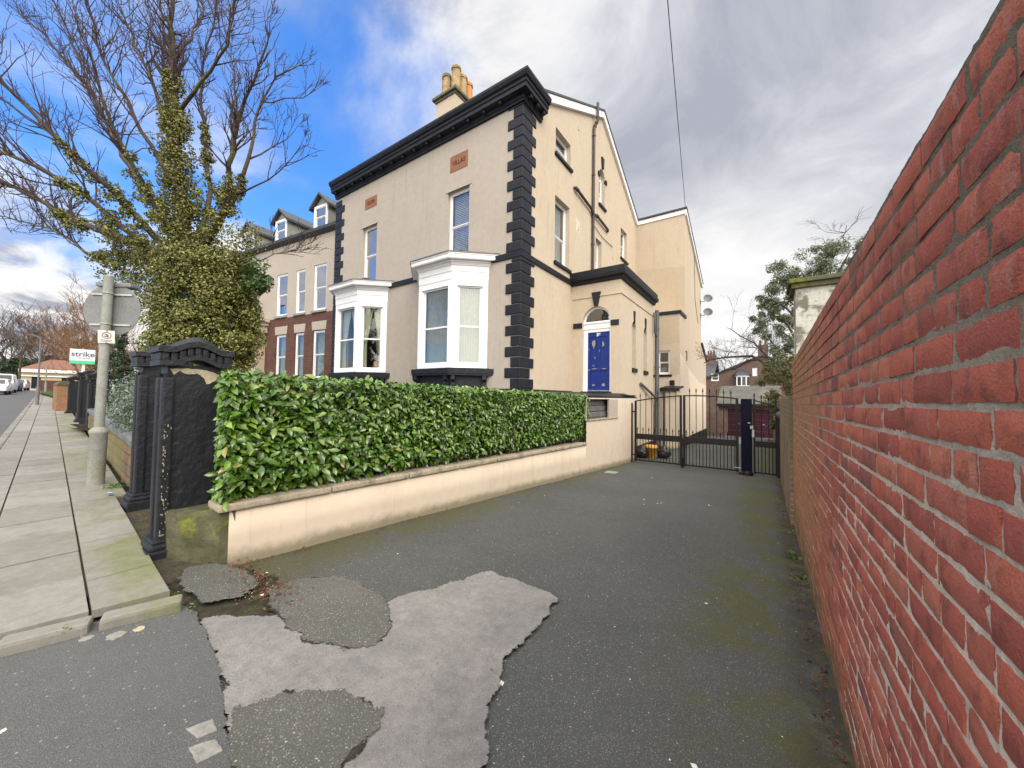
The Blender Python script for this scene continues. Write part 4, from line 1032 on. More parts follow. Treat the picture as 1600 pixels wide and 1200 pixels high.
while x < HX1-.1: mb.bbox((x-.045, HY-.23, 8.50), (x+.045, HY-.095, 8.582), .01); x += .62
for y in (8.62, 9.0, 9.35): mb.bbox((HX1+.095, y-.05, 8.49), (HX1+.24, y+.05, 8.582), .01)
mb.build_each('modillion', 'quoin_paint', vh)
# quoins, right and left corners
mb = MB(); z = .22; k = 0; bh = .3; P_ = .035
while z < 8.38:
    fw, sw = (.50, .50) if k % 2 else (.30, .70)
    m1 = .008
    j = random.gauss(0, .004); zt = min(z+bh, 8.39)-m1
    def chb(a, b): mb.bbox(a, b, .022)
    chb((HX1-fw, HY-P_+j, z+m1), (HX1+P_, HY+.05, zt)); chb((HX1-.05, HY-P_+.0015, z+m1+.001), (HX1+P_+.0015, HY+sw, zt-.001)); z += bh; k += 1
mb.build('quoin', 'quoin_paint', vh)
mb = MB(); z = .22; k = 0
while z < 8.27:
    fw = .62 if k % 2 else .42
    zt = min(z+bh, 8.28)-.008; mb.bbox((HX0-.035, HY-P_, z+.008), (HX0+fw, HY+.05, zt), .022); z += bh; k += 1
mb.build('quoin', 'quoin_paint', vh)
# storey band
mb = MB(); sweep(mb, [(0, 3.94), (-.055, 3.945), (-.065, 4.10), (-.03, 4.125), (0, 4.125)], [(HX0+.4, HY, 0, 1), (HX1, HY, -1, 1), (HX1, 11.78, -1, 0)]); mb.build('string_course', 'quoin_paint', vh)
mb = MB(); sweep(mb, [(0, .02), (-.07, .03), (-.07, .20), (-.03, .225), (0, .225)], [(HX0+.2, HY, 0, 1), (HX1, HY, -1, 1), (HX1, 11.78, -1, 0)]); mb.build('plinth_course', 'black_paint', vh)
# name stones
for (a, b, c, d, body) in ((-8.48, 7.27, -7.72, 7.80, 'VILLAS'), (-13.17, 7.35, -12.40, 7.78, 'OLIVE')):
    mb = MB(); mb.T = TF; mb.bbox((a, -.012, b), (c, .03, d), .006); pq = mb.build('name_stone', 'plaque_stone', vh)
    pq['label'] = 'reddish stone tablet carved '+body
    text_mesh(body, .20, TF @ Matrix.Translation(((a+c)/2, -.0165, (b+d)/2)), 'lettering', 'letter_dark', pq, .005, sx=.92)
sash(vh, TF, *W1, d=.12, glass='bright_glass', back='blind', label='upper window with slatted blind above the right bay')
sash(vh, TF, *W2, d=.12, glass='sky_glass', label='upper window above the left bay')
sash(vh, TS, *A1, d=.16, sill='quoin_paint', back='blind'); sash(vh, TS, *A2, d=.16, sill='quoin_paint', back='blind', split=.45)
sash(vh, TS, *A4, d=.16); sash(vh, TS, *A5, d=.14, sill='quoin_paint', back='net')
# arched stair window
f3 = sash(vh, TS, 14.30, 8.05, 14.95, 9.31, d=.15, sill='quoin_paint', label='narrow round arched stair window')
mb = MB(); mb.T = TS
A = arc(14.31, 14.94, 9.31, .30); B = arc(14.37, 14.88, 9.31, .245)
for k in range(len(A)-1): mb.prism([A[k], A[k+1], B[k+1], B[k]], .15, .22, 'y')
mb.build('arched_head', 'white_paint', f3)
mb = MB(); mb.T = TS; mb.prism([(14.36, 9.28)]+B[::-1]+[], .19, .196, 'y'); mb.build('fanlight', 'window_glass', f3)
mb = MB(); mb.T = TS
mb.prism([(14.56, 9.66), (14.70, 9.66), (14.76, 10.12), (14.50, 10.12)], -.06, .05, 'y'); mb.bbox((14.95, -.05, 9.16), (15.12, .05, 9.34), .01); mb.bbox((14.14, -.05, 9.16), (14.30, .05, 9.34), .01)
mb.build('keystone', 'quoin_paint', f3)
mb = MB(); mb.T = TS
mb.add([(14.98, -.008, 9.1), (14.98, -.008, 9.5), (14.62, -.008, 9.66)], [(0, 1, 2)])
# downpipes
def pipe(pts, r, m='pipe_brown', name='downpipe', parent=None):
    mb = MB(); mb.tube(pts, r, 10)
    for i in range(len(pts)-1):
        a, b = Vector(pts[i]), Vector(pts[i+1]); L = (b-a).length
        for k in range(int(L/1.6)+1):
            p = a.lerp(b, min(.96, (k*1.6+.12)/L)); d_ = (b-a).normalized()*.03; mb.tube([tuple(p-d_), tuple(p+d_)], r*1.28, 10)
    return mb.build(name, m, parent or vh)
pipe([(HX1+.08, 13.50, 4.32), (HX1+.08, 13.52, 7.1), (HX1+.08, 13.55, 10.7), (HX1+.10, 13.60, 10.85), (HX1+.20, 13.62, 11.05), (HX1+.20, 13.62, 11.75)], .055)
pipe([(HX1+.02, 11.85, 7.52), (HX1+.09, 11.92, 7.50), (HX1+.09, 13.3, 7.36), (HX1+.085, 13.5, 7.2)], .052, name='waste_pipe')
pipe([(HX1+.085, 13.5, 7.18), (HX1+.09, 13.8, 7.32), (HX1+.09, 15.1, 7.22), (HX1+.02, 15.25, 7.22)], .052, name='waste_pipe')
mb = MB(); mb.tube([(HX1+.03, 13.6, 6.9), (HX1+.03, 14.6, 6.72), (HX1+.03, 15.9, 6.75)], .012, 6, False); mb.build('cable', 'pipe_brown', vh)
# wall fittings: small vents
mb = MB(); mb.T = TS
for (u, v) in ((12.25, 9.95), (12.3, 6.2), (15.95, 6.3)): mb.bbox((u-.05, -.02, v-.07), (u+.05, .01, v+.07), .006)
mb.build('wall_vent', 'cream_render', vh)
mb = MB(); mb.T = TS; mb.prism(ragged([(12.1, 6.05), (12.42, 6.05), (12.44, 6.5), (12.1, 6.52)], .05, .03, 3), -.004, 0, 'y'); mb.build('repair_patch', 'planter_render', vh)

# ---- bay windows
def bay(xl, xr, label, kind):
    y0 = 7.80; dx = .78; e = .0
    b = vh
    pts = [(xl-dx, HY), (xl, y0), (xr, y0), (xr+dx, HY)]
    def off(o):   # outline pushed out by o
        k = o*math.tan(rad(21.4)); s2 = o/math.sin(math.atan2(HY-y0, dx))
        return [(xl-dx-s2, HY), (xl-k, y0-o), (xr+k, y0-o), (xr+dx+s2, HY)]
    def ring(mb, o0, z0, z1):
        mb.prism(off(o0), z0, z1, 'z')
    mb = MB()
    # casing: corner posts, head and sill rails on each facet
    posts = []
    for i in range(3):
        (xa, ya), (xb, yb) = pts[i], pts[i+1]; L = math.hypot(xb-xa, yb-ya); T = TR(xa, ya, 0, math.atan2(yb-ya, xb-xa))
        mb.T = T; pw_ = .155
        mb.box((0, 0, .82), (pw_, .12, 3.45)); mb.box((L-pw_, 0, .82), (L, .12, 3.45)); mb.box((pw_, .002, 3.26), (L-pw_, .118, 3.45)); mb.box((pw_, .002, .82), (L-pw_, .118, .93))
        for uu in (pw_-.03, L-pw_+.012): mb.box((uu, -.012, .93), (uu+.018, .0, 3.27))
        mb.box((pw_-.03, -.0121, 3.262), (L-pw_+.03, 0, 3.28))
    mb.T = Matrix.Identity(4)
    case = mb.build('bay_window', 'white_paint', b); case['label'] = label
    mb = MB()
    ring(mb, .012, 3.45, 3.68); ring(mb, .03, 3.68, 3.705); ring(mb, .022, 3.705, 3.86); ring(mb, .05, 3.86, 3.895); ring(mb, .07, 3.895, 3.935); ring(mb, .12, 3.935, 3.98); ring(mb, .235, 3.985, 4.005); ring(mb, .25, 4.005, 4.115); ring(mb, .27, 4.115, 4.15)
    mb.build('entablature', 'white_paint', case)
    mb = MB(); O1 = off(.29); mb.prism(O1, 4.15, 4.185, 'z'); O2 = off(-.1)
    vs = [(x, y, 4.18) for x, y in O1]+[(x, y, 4.24) for x, y in O2]; mb.add(vs, [(0, 1, 5, 4), (1, 2, 6, 5), (2, 3, 7, 6), (4, 5, 6, 7)])
    mb.add([(xr+.1, HY-.012, 4.15), (xr+dx+.35, HY-.012, 4.15), (xr+dx+.35, HY-.012, 4.21), (xr+.1, HY-.012, 4.30)], [(0, 1, 2, 3)])
    mb.build('lead_roof', 'lead', case)
    mb = MB(); mb.bbox((xr-.35, y0+.15, 4.2), (xr+.22, y0+.45, 4.33), .02); mb.build('roof_upstand', 'slate', case)
    mb = MB(); ring(mb, .16, .60, .66); ring(mb, .18, .66, .80); ring(mb, .06, .80, .822); ring(mb, .0, -1.2, .60)
    for i in range(3):
        (xa, ya), (xb, yb) = pts[i], pts[i+1]; L = math.hypot(xb-xa, yb-ya); mb.T = TR(xa, ya, 0, math.atan2(yb-ya, xb-xa))
        mb.bbox((.18, -.02, -.1), (L-.18, .01, .50), .01)
        for uu in (.08, L-.08):
            mb.prism([(0, .60), (-.14, .60), (-.15, .48), (-.06, .40), (-.07, .28), (-.03, .2), (0, .2)], uu-.05, uu+.05, 'x')
    mb.T = Matrix.Identity(4); mb.build('bay_base', 'quoin_paint', case)
    for i in range(3):
        (xa, ya), (xb, yb) = pts[i], pts[i+1]; L = math.hypot(xb-xa, yb-ya); T = TR(xa, ya, 0, math.atan2(yb-ya, xb-xa))
        bk = {'r': ['net', 'net', 'net'], 'l': ['drape', 'drape', 'drape']}[kind][i]
        f = MB(); f.T = T; u0, u1, v0, v1 = .155, L-.155, .93, 3.26; d = .05; fr = .04; s_ = .04; vm = 2.06
        f.box((u0, d, v0), (u0+fr, d+.09, v1)); f.box((u1-fr, d, v0), (u1, d+.09, v1)); f.box((u0+fr, d+.002, v1-fr), (u1-fr, d+.088, v1)); f.box((u0+fr, d+.002, v0), (u1-fr, d+.088, v0+.07))
        f.box((u0+fr, d+.02, vm-.025), (u1-fr, d+.06, vm+.025))
        for uu in (u0+fr, u1-fr-s_): f.box((uu, d+.03, v0+.07), (uu+s_, d+.06, v1-fr))
        f.build('sash_frame', 'white_paint', case)
        f = MB(); f.T = T; f.box((u0+fr+.01, d+.042, v0+.05), (u1-fr-.01, d+.046, v1-.03)); f.build('pane', 'clear_glass' if kind == 'l' else 'window_glass', case)
        g = MB(); g.T = T; w_ = u1-u0
        if bk == 'net':
            n = 40; vs = []
            for q in range(n+1): u = u0+.03+(w_-.06)*q/n; vs += [(u, d+.16+.014*math.sin(q*1.5), v0+.05), (u, d+.16+.014*math.sin(q*1.5), v1-.03)]
            g.add(vs, [(2*q, 2*q+2, 2*q+3, 2*q+1) for q in range(n)], True); g.build('net_curtain', 'net_curtain', case)
        else:
            for sgn in (0, 1):
                vs = []; m_ = 14; tiers = 14
                for j in range(tiers+1):
                    t = j/tiers; inner = (.50-.30*min(1, t/.6)) if t < .6 else .20+.06*(t-.6)
                    for q in range(m_+1):
                        u = inner*q/m_; u = u if sgn == 0 else 1-u; vs.append((u0+.02+(w_-.04)*u, d+.17+.018*math.sin(q*1.9), v1-.03-(v1-v0-.08)*t))
                g.add(vs, [(j*(m_+1)+q, j*(m_+1)+q+1, (j+1)*(m_+1)+q+1, (j+1)*(m_+1)+q) for j in range(tiers) for q in range(m_)], True)
            g.build('curtain', 'curtain', case)
    if kind == 'l':   # plant pot on the sill behind the glass
        vp = thing('window_plant', 'dark pot plant standing on the sill inside the left bay window', 'plant', (xr+.28, HY-.06, 1.02))
        mb = MB(); mb.lathe([(.07, 0), (.10, .2), (.09, .2)], 12, (xr+.28, HY-.06, 1.02)); mb.build('pot', 'orange_clay', vp)
        c = np.array([xr+.28, HY-.06, 1.35]); P = c+rng.normal(size=(90, 3))*[.09, .05, .11]; cloud('leaves', P, rng.normal(size=(90, 3)), rng.uniform(.08, .14, 90), 'interior_dark', vp, 'leaf', .5)
bay(-9.03, -7.60, 'right bay window with drawn net curtains', 'r')
bay(-13.82, -12.38, 'left bay window with parted cream drapes', 'l')

# ---- porch
mb = MB(); mb.T = TR(0, 11.80, 0)
wall(mb, -5.66, -3.90, -2.1, 3.98, [(-5.24, .2, -4.24, 3.10, .50)], (), .2)
mb.T = TR(-3.90, 0, 0, math.pi/2)
wall(mb, 11.80, 15.95, -2.6, 3.98, [(13.0, 1.07, 13.5, 2.74, .25), (14.48, 1.07, 14.98, 2.74, .25)], (), .10)
mb.T = Matrix.Identity(4); mb.box((-5.6, 15.9, -2.6), (-3.92, 15.95, 3.98))
porch = mb.build('porch', 'cream_render', vh)
mb = MB(); mb.T = TR(-3.90, 0, 0, math.pi/2)
for u in (13.26, 14.73):
    A = arc(u-.25, u+.25, 2.49, .25); mb.prism([(u-.25, 1.07)]+A+[(u+.25, 1.07)], .095, .11, 'y')
mb.build_each('blind_niche', 'niche_shade', porch)
mb = MB(); sweep(mb, [(0, 3.42), (-.03, 3.43), (-.03, 3.46), (0, 3.47)], [(-5.6, 11.80, 0, 1), (-3.90, 11.80, -1, 1), (-3.90, 15.95, -1, 0)]); mb.build('moulding', 'cream_render', porch)
mb = MB(); sweep(mb, [(0, 3.90), (-.08, 3.92), (-.10, 4.0), (-.20, 4.03), (-.22, 4.14), (-.17, 4.16), (-.17, 4.33), (.3, 4.36)], [(-5.66, 11.80, 0, 1), (-3.90, 11.80, -1, 1), (-3.90, 16.0, -1, 0)]); mb.box((-5.6, 11.95, 4.1), (-4.05, 15.95, 4.34)); mb.build('porch_cornice', 'black_paint', porch)
mb = MB(); mb.T = TR(-3.90, 0, 0, math.pi/2)
for u in (13.26, 14.73):
    mb.bbox((u-.27, -.06, .93), (u+.27, .05, 1.07), .008); mb.prism([(u-.05, 2.70), (u+.05, 2.70), (u+.10, 3.12), (u-.10, 3.12)], -.03, .05, 'y')
mb.build('sill', 'quoin_paint', porch)
mb = MB(); mb.T = TR(0, 11.80, 0)
mb.bbox((-5.58, -.035, 2.40), (-5.245, .12, 2.58), .01); mb.bbox((-4.235, -.035, 2.40), (-3.96, .12, 2.58), .01); mb.prism([(-4.80, 3.10), (-4.68, 3.10), (-4.58, 3.58), (-4.90, 3.58)], -.06, .05, 'y')
mb.build('keystone', 'quoin_paint', porch)
mb = MB(); mb.T = TR(0, 11.80, 0)
mb.box((-5.235, .09, .2), (-5.08, .19, 2.24)); mb.box((-4.30, .09, .2), (-4.245, .19, 2.24)); mb.box((-5.235, .085, 2.24), (-4.245, .192, 2.34)); mb.bbox((-5.235, .055, 2.34), (-4.245, .19, 2.44), .01); mb.bbox((-5.235, .08, 2.44), (-4.245, .19, 2.53), .01); mb.bbox((-5.235, .045, 2.53), (-4.245, .19, 2.60), .01)
A = arc(-5.235, -4.245, 2.60, .495, 20); B = arc(-5.18, -4.30, 2.60, .44, 20)
for k in range(20): mb.prism([A[k], A[k+1], B[k+1], B[k]], .12, .19, 'y')
dc = mb.build('door_frame', 'white_paint', porch)
mb = MB(); mb.T = TR(0, 11.80, 0); mb.prism(arc(-5.185, -4.295, 2.6, .445, 20), .155, .16, 'y'); mb.build('fanlight', 'window_glass', porch)
mb = MB(); mb.T = TR(0, 11.80, 0); mb.box((-5.2, .195, .2), (-4.28, .22, 3.2)); mb.build('hall', 'interior_dark', porch)
mb = MB(); mb.T = TR(0, 11.80, 0)
D0, D1 = -5.075, -4.305
for (a, b, c, d) in ((D0, .21, D0+.09, 2.235), (D1-.09, .21, D1, 2.235), (D0+.09, .21, D1-.09, .40), (D0+.09, 2.08, D1-.09, 2.235), (D0+.09, .92, D1-.09, 1.06), ((D0+D1)/2-.04, .40, (D0+D1)/2+.04, .92), ((D0+D1)/2-.04, 1.06, (D0+D1)/2+.04, 2.08)): mb.bbox((a, .105, b), (c, .15, d), .006)
mb.box((D0+.05, .13, .25), (D1-.05, .147, 2.2)); door = mb.build('door', 'blue_door', porch); door['label'] = 'scuffed royal blue panelled front door numbered 36'
text_mesh('36', .15, TR(0, 11.80, 0) @ Matrix.Translation(((D0+D1)/2, .1005, 2.145)), 'door_number', 'white_paint', door, .003, bold=.006)
mb = MB(); mb.T = TR(0, 11.80, 0); rr = random.Random(5)
def flake(u, v, a, b): 
    pp = [(u+a*rr.uniform(.4, 1.1)*math.cos(t), v+b*rr.uniform(.4, 1.1)*math.sin(t)) for t in np.linspace(0, 2*math.pi, 13)[:-1]]; mb.prism(pp, .1025, .108, 'y')
for (u, v, a, b) in ((-4.87, 1.83, .07, .16), (-4.53, 1.80, .055, .12), (-4.82, 1.36, .02, .07), (-4.84, .985, .16, .018), (-4.5, .985, .13, .018), (-4.87, .43, .08, .035), (-4.52, .44, .08, .06), (-5.03, .95, .03, .03), (-4.88, 1.09, .06, .02), (-4.66, 1.6, .02, .05), (-5.04, 1.65, .015, .06)):
    flake(u, v, a, b)
for k in range(16): flake(D0+.04+.69*k/15, .245, .035, .03)
mb.build('bare_wood', 'weathered_grey', door)
pipe([(-3.78, 16.08, -2.0), (-3.78, 16.08, 3.7)], .085, 'pvc_grey', 'downpipe', porch)
mb = MB(); mb.tube([(-3.84, 15.75, 3.55), (-3.80, 15.75, 3.52), (-3.80, 15.75, 2.75), (-3.78, 16.0, 2.6)], .04, 8); mb.build('overflow_pipe', 'pvc_grey', porch); mb = MB(); mb.tube([(-3.84, 13.9, .55), (-3.72, 15.95, -.02)], .05, 8); mb.build('waste_pipe', 'pvc_grey', porch)

# ---- rear wing (stair tower)
RX = -3.28
mb = MB(); mb.T = TR(0, 18.2, 0); LW = (-4.25, 1.14, -3.70, 2.26); wall(mb, -5.7, RX, -2.8, 4.05, [LW], (), .12)
mb.T = TR(0, 19.55, 0); UW = (-4.85, 4.42, -4.37, 5.32); wall(mb, -5.68, RX, 4.0, 9.3, [UW], (), .12)
mb.T = TR(RX, 0, 0, math.pi/2)
wall(mb, 18.2, 19.55, -2.8, 4.05); ts = (9.36-7.12)/(24.95-19.6); wall(mb, 19.55, 24.8, -2.8, 9.4, (), [(ts, 1, 9.30+ts*19.55)], .1)
wall(mb, 24.8, 26.95, -2.9, 3.4, (), [((3.3-2.4)/2.2, 1, 3.3+(3.3-2.4)/2.2*24.8)], .1)
mb.T = Matrix.Identity(4)
mb.add([(-5.7, 18.2, 4.04), (RX, 18.2, 4.04), (RX, 19.6, 4.04), (-5.7, 19.6, 4.04)], [(0, 1, 2, 3)]); mb.box((-5.7, 26.9, -2.9), (RX-.01, 26.95, 2.4)); mb.box((-5.7, 24.75, 2), (RX-.01, 24.8, 7.1))
wing = mb.build('rear_wing', 'cream_render', vh)
mb = MB()
def slab(mb, x0, x1, ya, za, yb, zb_, t): mb.add([(x0, ya, za), (x1, ya, za), (x1, yb, zb_), (x0, yb, zb_), (x0, ya, za+t), (x1, ya, za+t), (x1, yb, zb_+t), (x0, yb, zb_+t)], [(0, 3, 2, 1), (4, 5, 6, 7), (0, 1, 5, 4), (1, 2, 6, 5), (2, 3, 7, 6), (3, 0, 4, 7)])
slab(mb, -5.7, RX+.12, 19.42, 9.40, 25.05, 9.40-ts*5.63, .06); slab(mb, -5.7, RX+.1, 24.8, 3.38, 27.05, 2.46, .06); mb.build_each('wing_roof', 'slate', wing)
mb = MB(); mb.box((-5.66, 19.50, 9.16), (RX+.09, 19.549, 9.395)); slab(mb, RX+.001, RX+.09, 19.55, 9.10, 25.0, 9.10-ts*5.45, .27); mb.build('fascia', 'white_paint', wing)
mb = MB(); sweep(mb, [(0, 3.93), (-.06, 3.94), (-.06, 4.08), (0, 4.10)], [(-5.0, 18.2, 0, 1), (RX, 18.2, -1, 1), (RX, 19.62, -1, 0)]); mb.T = TR(0, 18.2, 0); mb.bbox((-4.7, -.06, 1.03), (-3.62, .05, 1.135), .008); mb.bbox((-3.70, -.10, .62), (-3.50, .02, .86), .01); mb.build_each('band', 'quoin_paint', wing)
mb = MB(); mb.T = TR(0, 18.2, 0); mb.prism(ragged([(-5.6, -2.7), (RX-.0, -2.7), (RX, 1.15), (-3.62, 1.02), (-5.6, 1.02)], .2, .0, 3), -.006, -.001, 'y')
mb.T = TR(RX, 0, 0, math.pi/2); mb.prism(ragged([(18.2, -2.7), (26.9, -2.9), (26.9, 0.9), (24, 1.0), (22.5, 1.25), (20.5, 1.55), (19.2, 2.0), (18.2, 2.1)], .3, .05, 3), -.006, -.001, 'y'); mb.build('lower_render', 'planter_render', wing)  # pale sloping wedge paints weak sunlight onto the wing's side wall
mb = MB(); mb.T = TR(0, 18.2, 0); mb.prism(ragged([(-5.6, 2.5), (-3.3, 2.6), (-3.3, 3.92), (-5.6, 3.92)], .2, .02, 6), -.004, -.001, 'y'); mb.T = TR(0, 19.55, 0); mb.prism(ragged([(-5.6, 4.1), (-3.29, 4.1), (-3.29, 6.55), (-5.6, 6.75)], .2, .03, 7), -.004, -.001, 'y'); mb.build_each('stained_render', 'patch_render', wing)
sash(wing, TR(0, 18.2, 0), *LW, d=.07, glass='window_glass', fr=.06); sash(wing, TR(0, 19.55, 0), *UW, d=.06, glass='window_glass', back='net', fr=.06)
# side door with small hood, black plinth
mb = MB(); slab(mb, RX-.55, RX+.22, 16.75, .40, 17.9, .52, .07); mb.bbox((RX-.5, 16.7, .33), (RX+.25, 16.78, .42), .01); hood = mb.build('door_hood', 'black_paint', wing)
mb = MB(); mb.box((-3.95, 16.9, -2.6), (RX+.05, 18.19, .40)); mb.box((RX-.45, 16.86, .05), (RX+.1, 16.93, .32)); mb.build('side_porch', 'planter_render', wing)
pipe([(RX-.36, 16.75, .42), (RX-.36, 16.72, -2.1)], .045, 'pipe_brown', 'downpipe', wing)
mb = MB(); mb.box((-3.9, 11.95, -2.4), (-3.80, 16.85, -1.72)); mb.box((RX, 18.2, -3), (RX+.06, 26.9, -1.86)); mb.build('plinth', 'black_paint', wing)
mb = MB(); mb.tube([(RX+.015, 22.3, 8.0), (RX+.015, 22.5, 5.5), (RX+.015, 23.6, 4.4)], .012, 5, False); mb.tube([(RX+.02, 19.9, 1.9), (RX+.02, 19.9, 2.35), (RX+.02, 19.6, 2.35)], .02, 6); mb.build('cable', 'pipe_brown', wing)
# satellite dishes (fixed to the wing wall, each its own thing)
for (z, lb) in ((6.0, 'upper grey satellite dish bracketed to the cream rear wing'), (5.18, 'lower grey satellite dish bracketed to the cream rear wing')):
    dsh = thing('satellite_dish', lb, 'satellite dish', (RX, 24.6, z), 'satellite dishes on the rear wing')
    c = Vector((RX+.42, 24.5, z+.02)); nrm_ = Vector((.35, -.85, .32)).normalized(); Mx = Matrix.Translation(c) @ nrm_.to_track_quat('Z', 'Y').to_matrix().to_4x4()
    mb = MB(); mb.T = Mx; mb.lathe([(.001, -.09), (.12, -.075), (.21, -.02), (.26, .03), (.25, .032), (.2, -.012), (.11, -.065), (.001, -.08)], 24); mb.build('reflector', 'dish_grey', dsh)
    mb = MB(); mb.tube([(RX, 24.62, z-.12), (RX+.22, 24.62, z-.12), (RX+.3, 24.6, z), tuple(c-nrm_*.08)], .022, 8); mb.bbox((RX-.01, 24.54, z-.24), (RX+.02, 24.70, z), .005)
    hp = c+nrm_*.36+Vector((.12, 0, -.16)); mb.tube([tuple(c-nrm_*.06+Vector((0, 0, -.2))), tuple(hp)], .012, 6); mb.build('bracket', 'dish_grey', dsh)
    mb = MB(); mb.tube([tuple(hp), tuple(hp-nrm_*.09)], .035, 8); mb.build('receiver', 'pvc_grey', dsh)

# ------------------------------------------------------------------ neighbouring house
NA = math.atan2(.108, .994); TN = TR(-15.3, 9.0, 0, NA)
nh = thing('neighbour_house', 'pale rendered three storey house with brick ground floor and slate dormers beyond the villa', 'house', (-20, 10, -1.2))
UX = lambda X: (X+15.3)/.994
up = [(UX(-17.49), 3.87, UX(-16.55), 6.03), (UX(-18.87), 3.87, UX(-18.12), 6.0), (UX(-20.5), 3.87, UX(-19.58), 6.0), (UX(-23.9), 4.1, UX(-23.0), 6.05)]
gr = [(UX(-17.43), .7, UX(-16.54), 2.94), (UX(-18.82), .7, UX(-18.1), 2.92), (UX(-20.42), .7, UX(-19.55), 2.92)]
mb = MB(); mb.T = TN; wall(mb, -11.2, .6, 3.76, 7.55, up, (), .10); mb.build('upper_wall', 'front_render', nh)
mb = MB(); mb.T = TN; wall(mb, -6.15, .6, -1.6, 3.76, gr, (), .12); mb.build('brick_wall', 'brown_brick', nh)
mb = MB(); mb.T = TN; mb.box((-11.2, .0, -1.6), (-8.3, .3, 3.76)); mb.box((-8.3, 1.0, -1.6), (-6.15, 1.2, 3.76)); mb.box((-11.2, .3, -1.6), (-11.0, 9, 7.5)); mb.box((-11, 8.8, -1.6), (.6, 9, 7.5)); mb.build('side_wall', 'front_render', nh)
mb = MB(); mb.T = TN; mb.box((-10.9, .6, -1), (.6, 8.7, 7.4)); mb.build('interior', 'interior_dark', nh)
for q in up: sash(nh, TN, *q, d=.04, glass='sky_glass', fr=.07, sill='weathered_grey' if q[3]-q[1] > 2 else None)
for q in gr: sash(nh, TN, *q, d=.06, glass='window_glass', back='net', fr=.07)
mb = MB(); mb.T = TN
for q in gr: mb.prism([(q[0]-.05, q[3]+.02), (q[2]+.05, q[3]+.02), (q[2]+.10, q[3]+.42), (q[0]-.10, q[3]+.42)], -.012, .05, 'y')
mb.build('lintel', 'front_render', nh)
mb = MB(); mb.T = TN; sweep(mb, [(0, 7.42), (-.12, 7.5), (-.25, 7.54), (-.27, 7.66), (-.20, 7.7), (.1, 7.72)], [(-11.3, 0, 0, 1), (.5, 0, 0, 1)]); mb.build('gutter', 'slate', nh)
mb = MB(); mb.T = TN
mb.add([(-11.3, -.18, 7.68), (.55, -.18, 7.68), (.55, 4.5, 9.0), (-11.3, 4.5, 9.0), (-11.3, 9.2, 7.7), (.55, 9.2, 7.7)], [(0, 1, 2, 3), (3, 2, 5, 4)]); mb.build('roof', 'slate', nh)
for uc in (UX(-17.15), UX(-20.35), UX(-23.4)):
    w2 = .52; mb = MB(); mb.T = TN
    mb.box((uc-w2, .04, 7.62), (uc-w2+.04, 2.6, 8.95)); mb.box((uc+w2-.04, .04, 7.62), (uc+w2, 2.6, 8.95)); mb.prism([(uc-w2, 8.86), (uc+w2, 8.86), (uc, 9.30)], .06, .12, 'y')
    dm = mb.build('dormer', 'weathered_grey', nh)
    mb = MB(); mb.T = TN
    for sg in (-1, 1):
        e = sg*(w2+.17); mb.add([(uc, -.14, 9.42), (uc, 2.9, 9.42), (uc+e, 2.9, 8.80), (uc+e, -.14, 8.80), (uc, -.14, 9.32), (uc, 2.9, 9.32), (uc+e, 2.9, 8.68), (uc+e, -.14, 8.68)], [(0, 1, 2, 3), (4, 7, 6, 5), (0, 3, 7, 4), (3, 2, 6, 7), (1, 5, 6, 2)])
    mb.build('dormer_roof', 'slate', dm)
    sash(dm, TN, uc-w2+.03, 7.72, uc+w2-.03, 8.86, d=.0, glass='sky_glass', fr=.10, name='dormer_window')
mb = MB(); mb.T = TN   # entrance porch with pilasters, balcony railing over
mb.bbox((-8.6, -.5, 3.1), (-5.95, .1, 3.45), .01); mb.bbox((-8.7, -.62, 3.45), (-5.85, .1, 3.62), .02); mb.bbox((-8.8, -.72, 3.62), (-5.75, .1, 3.84), .02)
for u in (-8.3, -6.3): mb.bbox((u-.2, -.45, -1.5), (u+.2, .1, 3.1), .015)
mb.build('entrance_porch', 'cream_render', nh)
mb = MB(); mb.T = TN; mb.bbox((-7.55, .86, -.9), (-6.6, .95, 2.4), .01); mb.build('door', 'blue_door', nh)
mb = MB(); mb.T = TN
for k in range(17): mb.tube([(-8.6+.16*k, -.6, 3.84), (-8.6+.16*k, -.6, 4.72)], .014, 5, False)
mb.box((-8.65, -.62, 4.70), (-5.9, -.58, 4.75)); mb.build('balcony_rail', 'iron', nh)

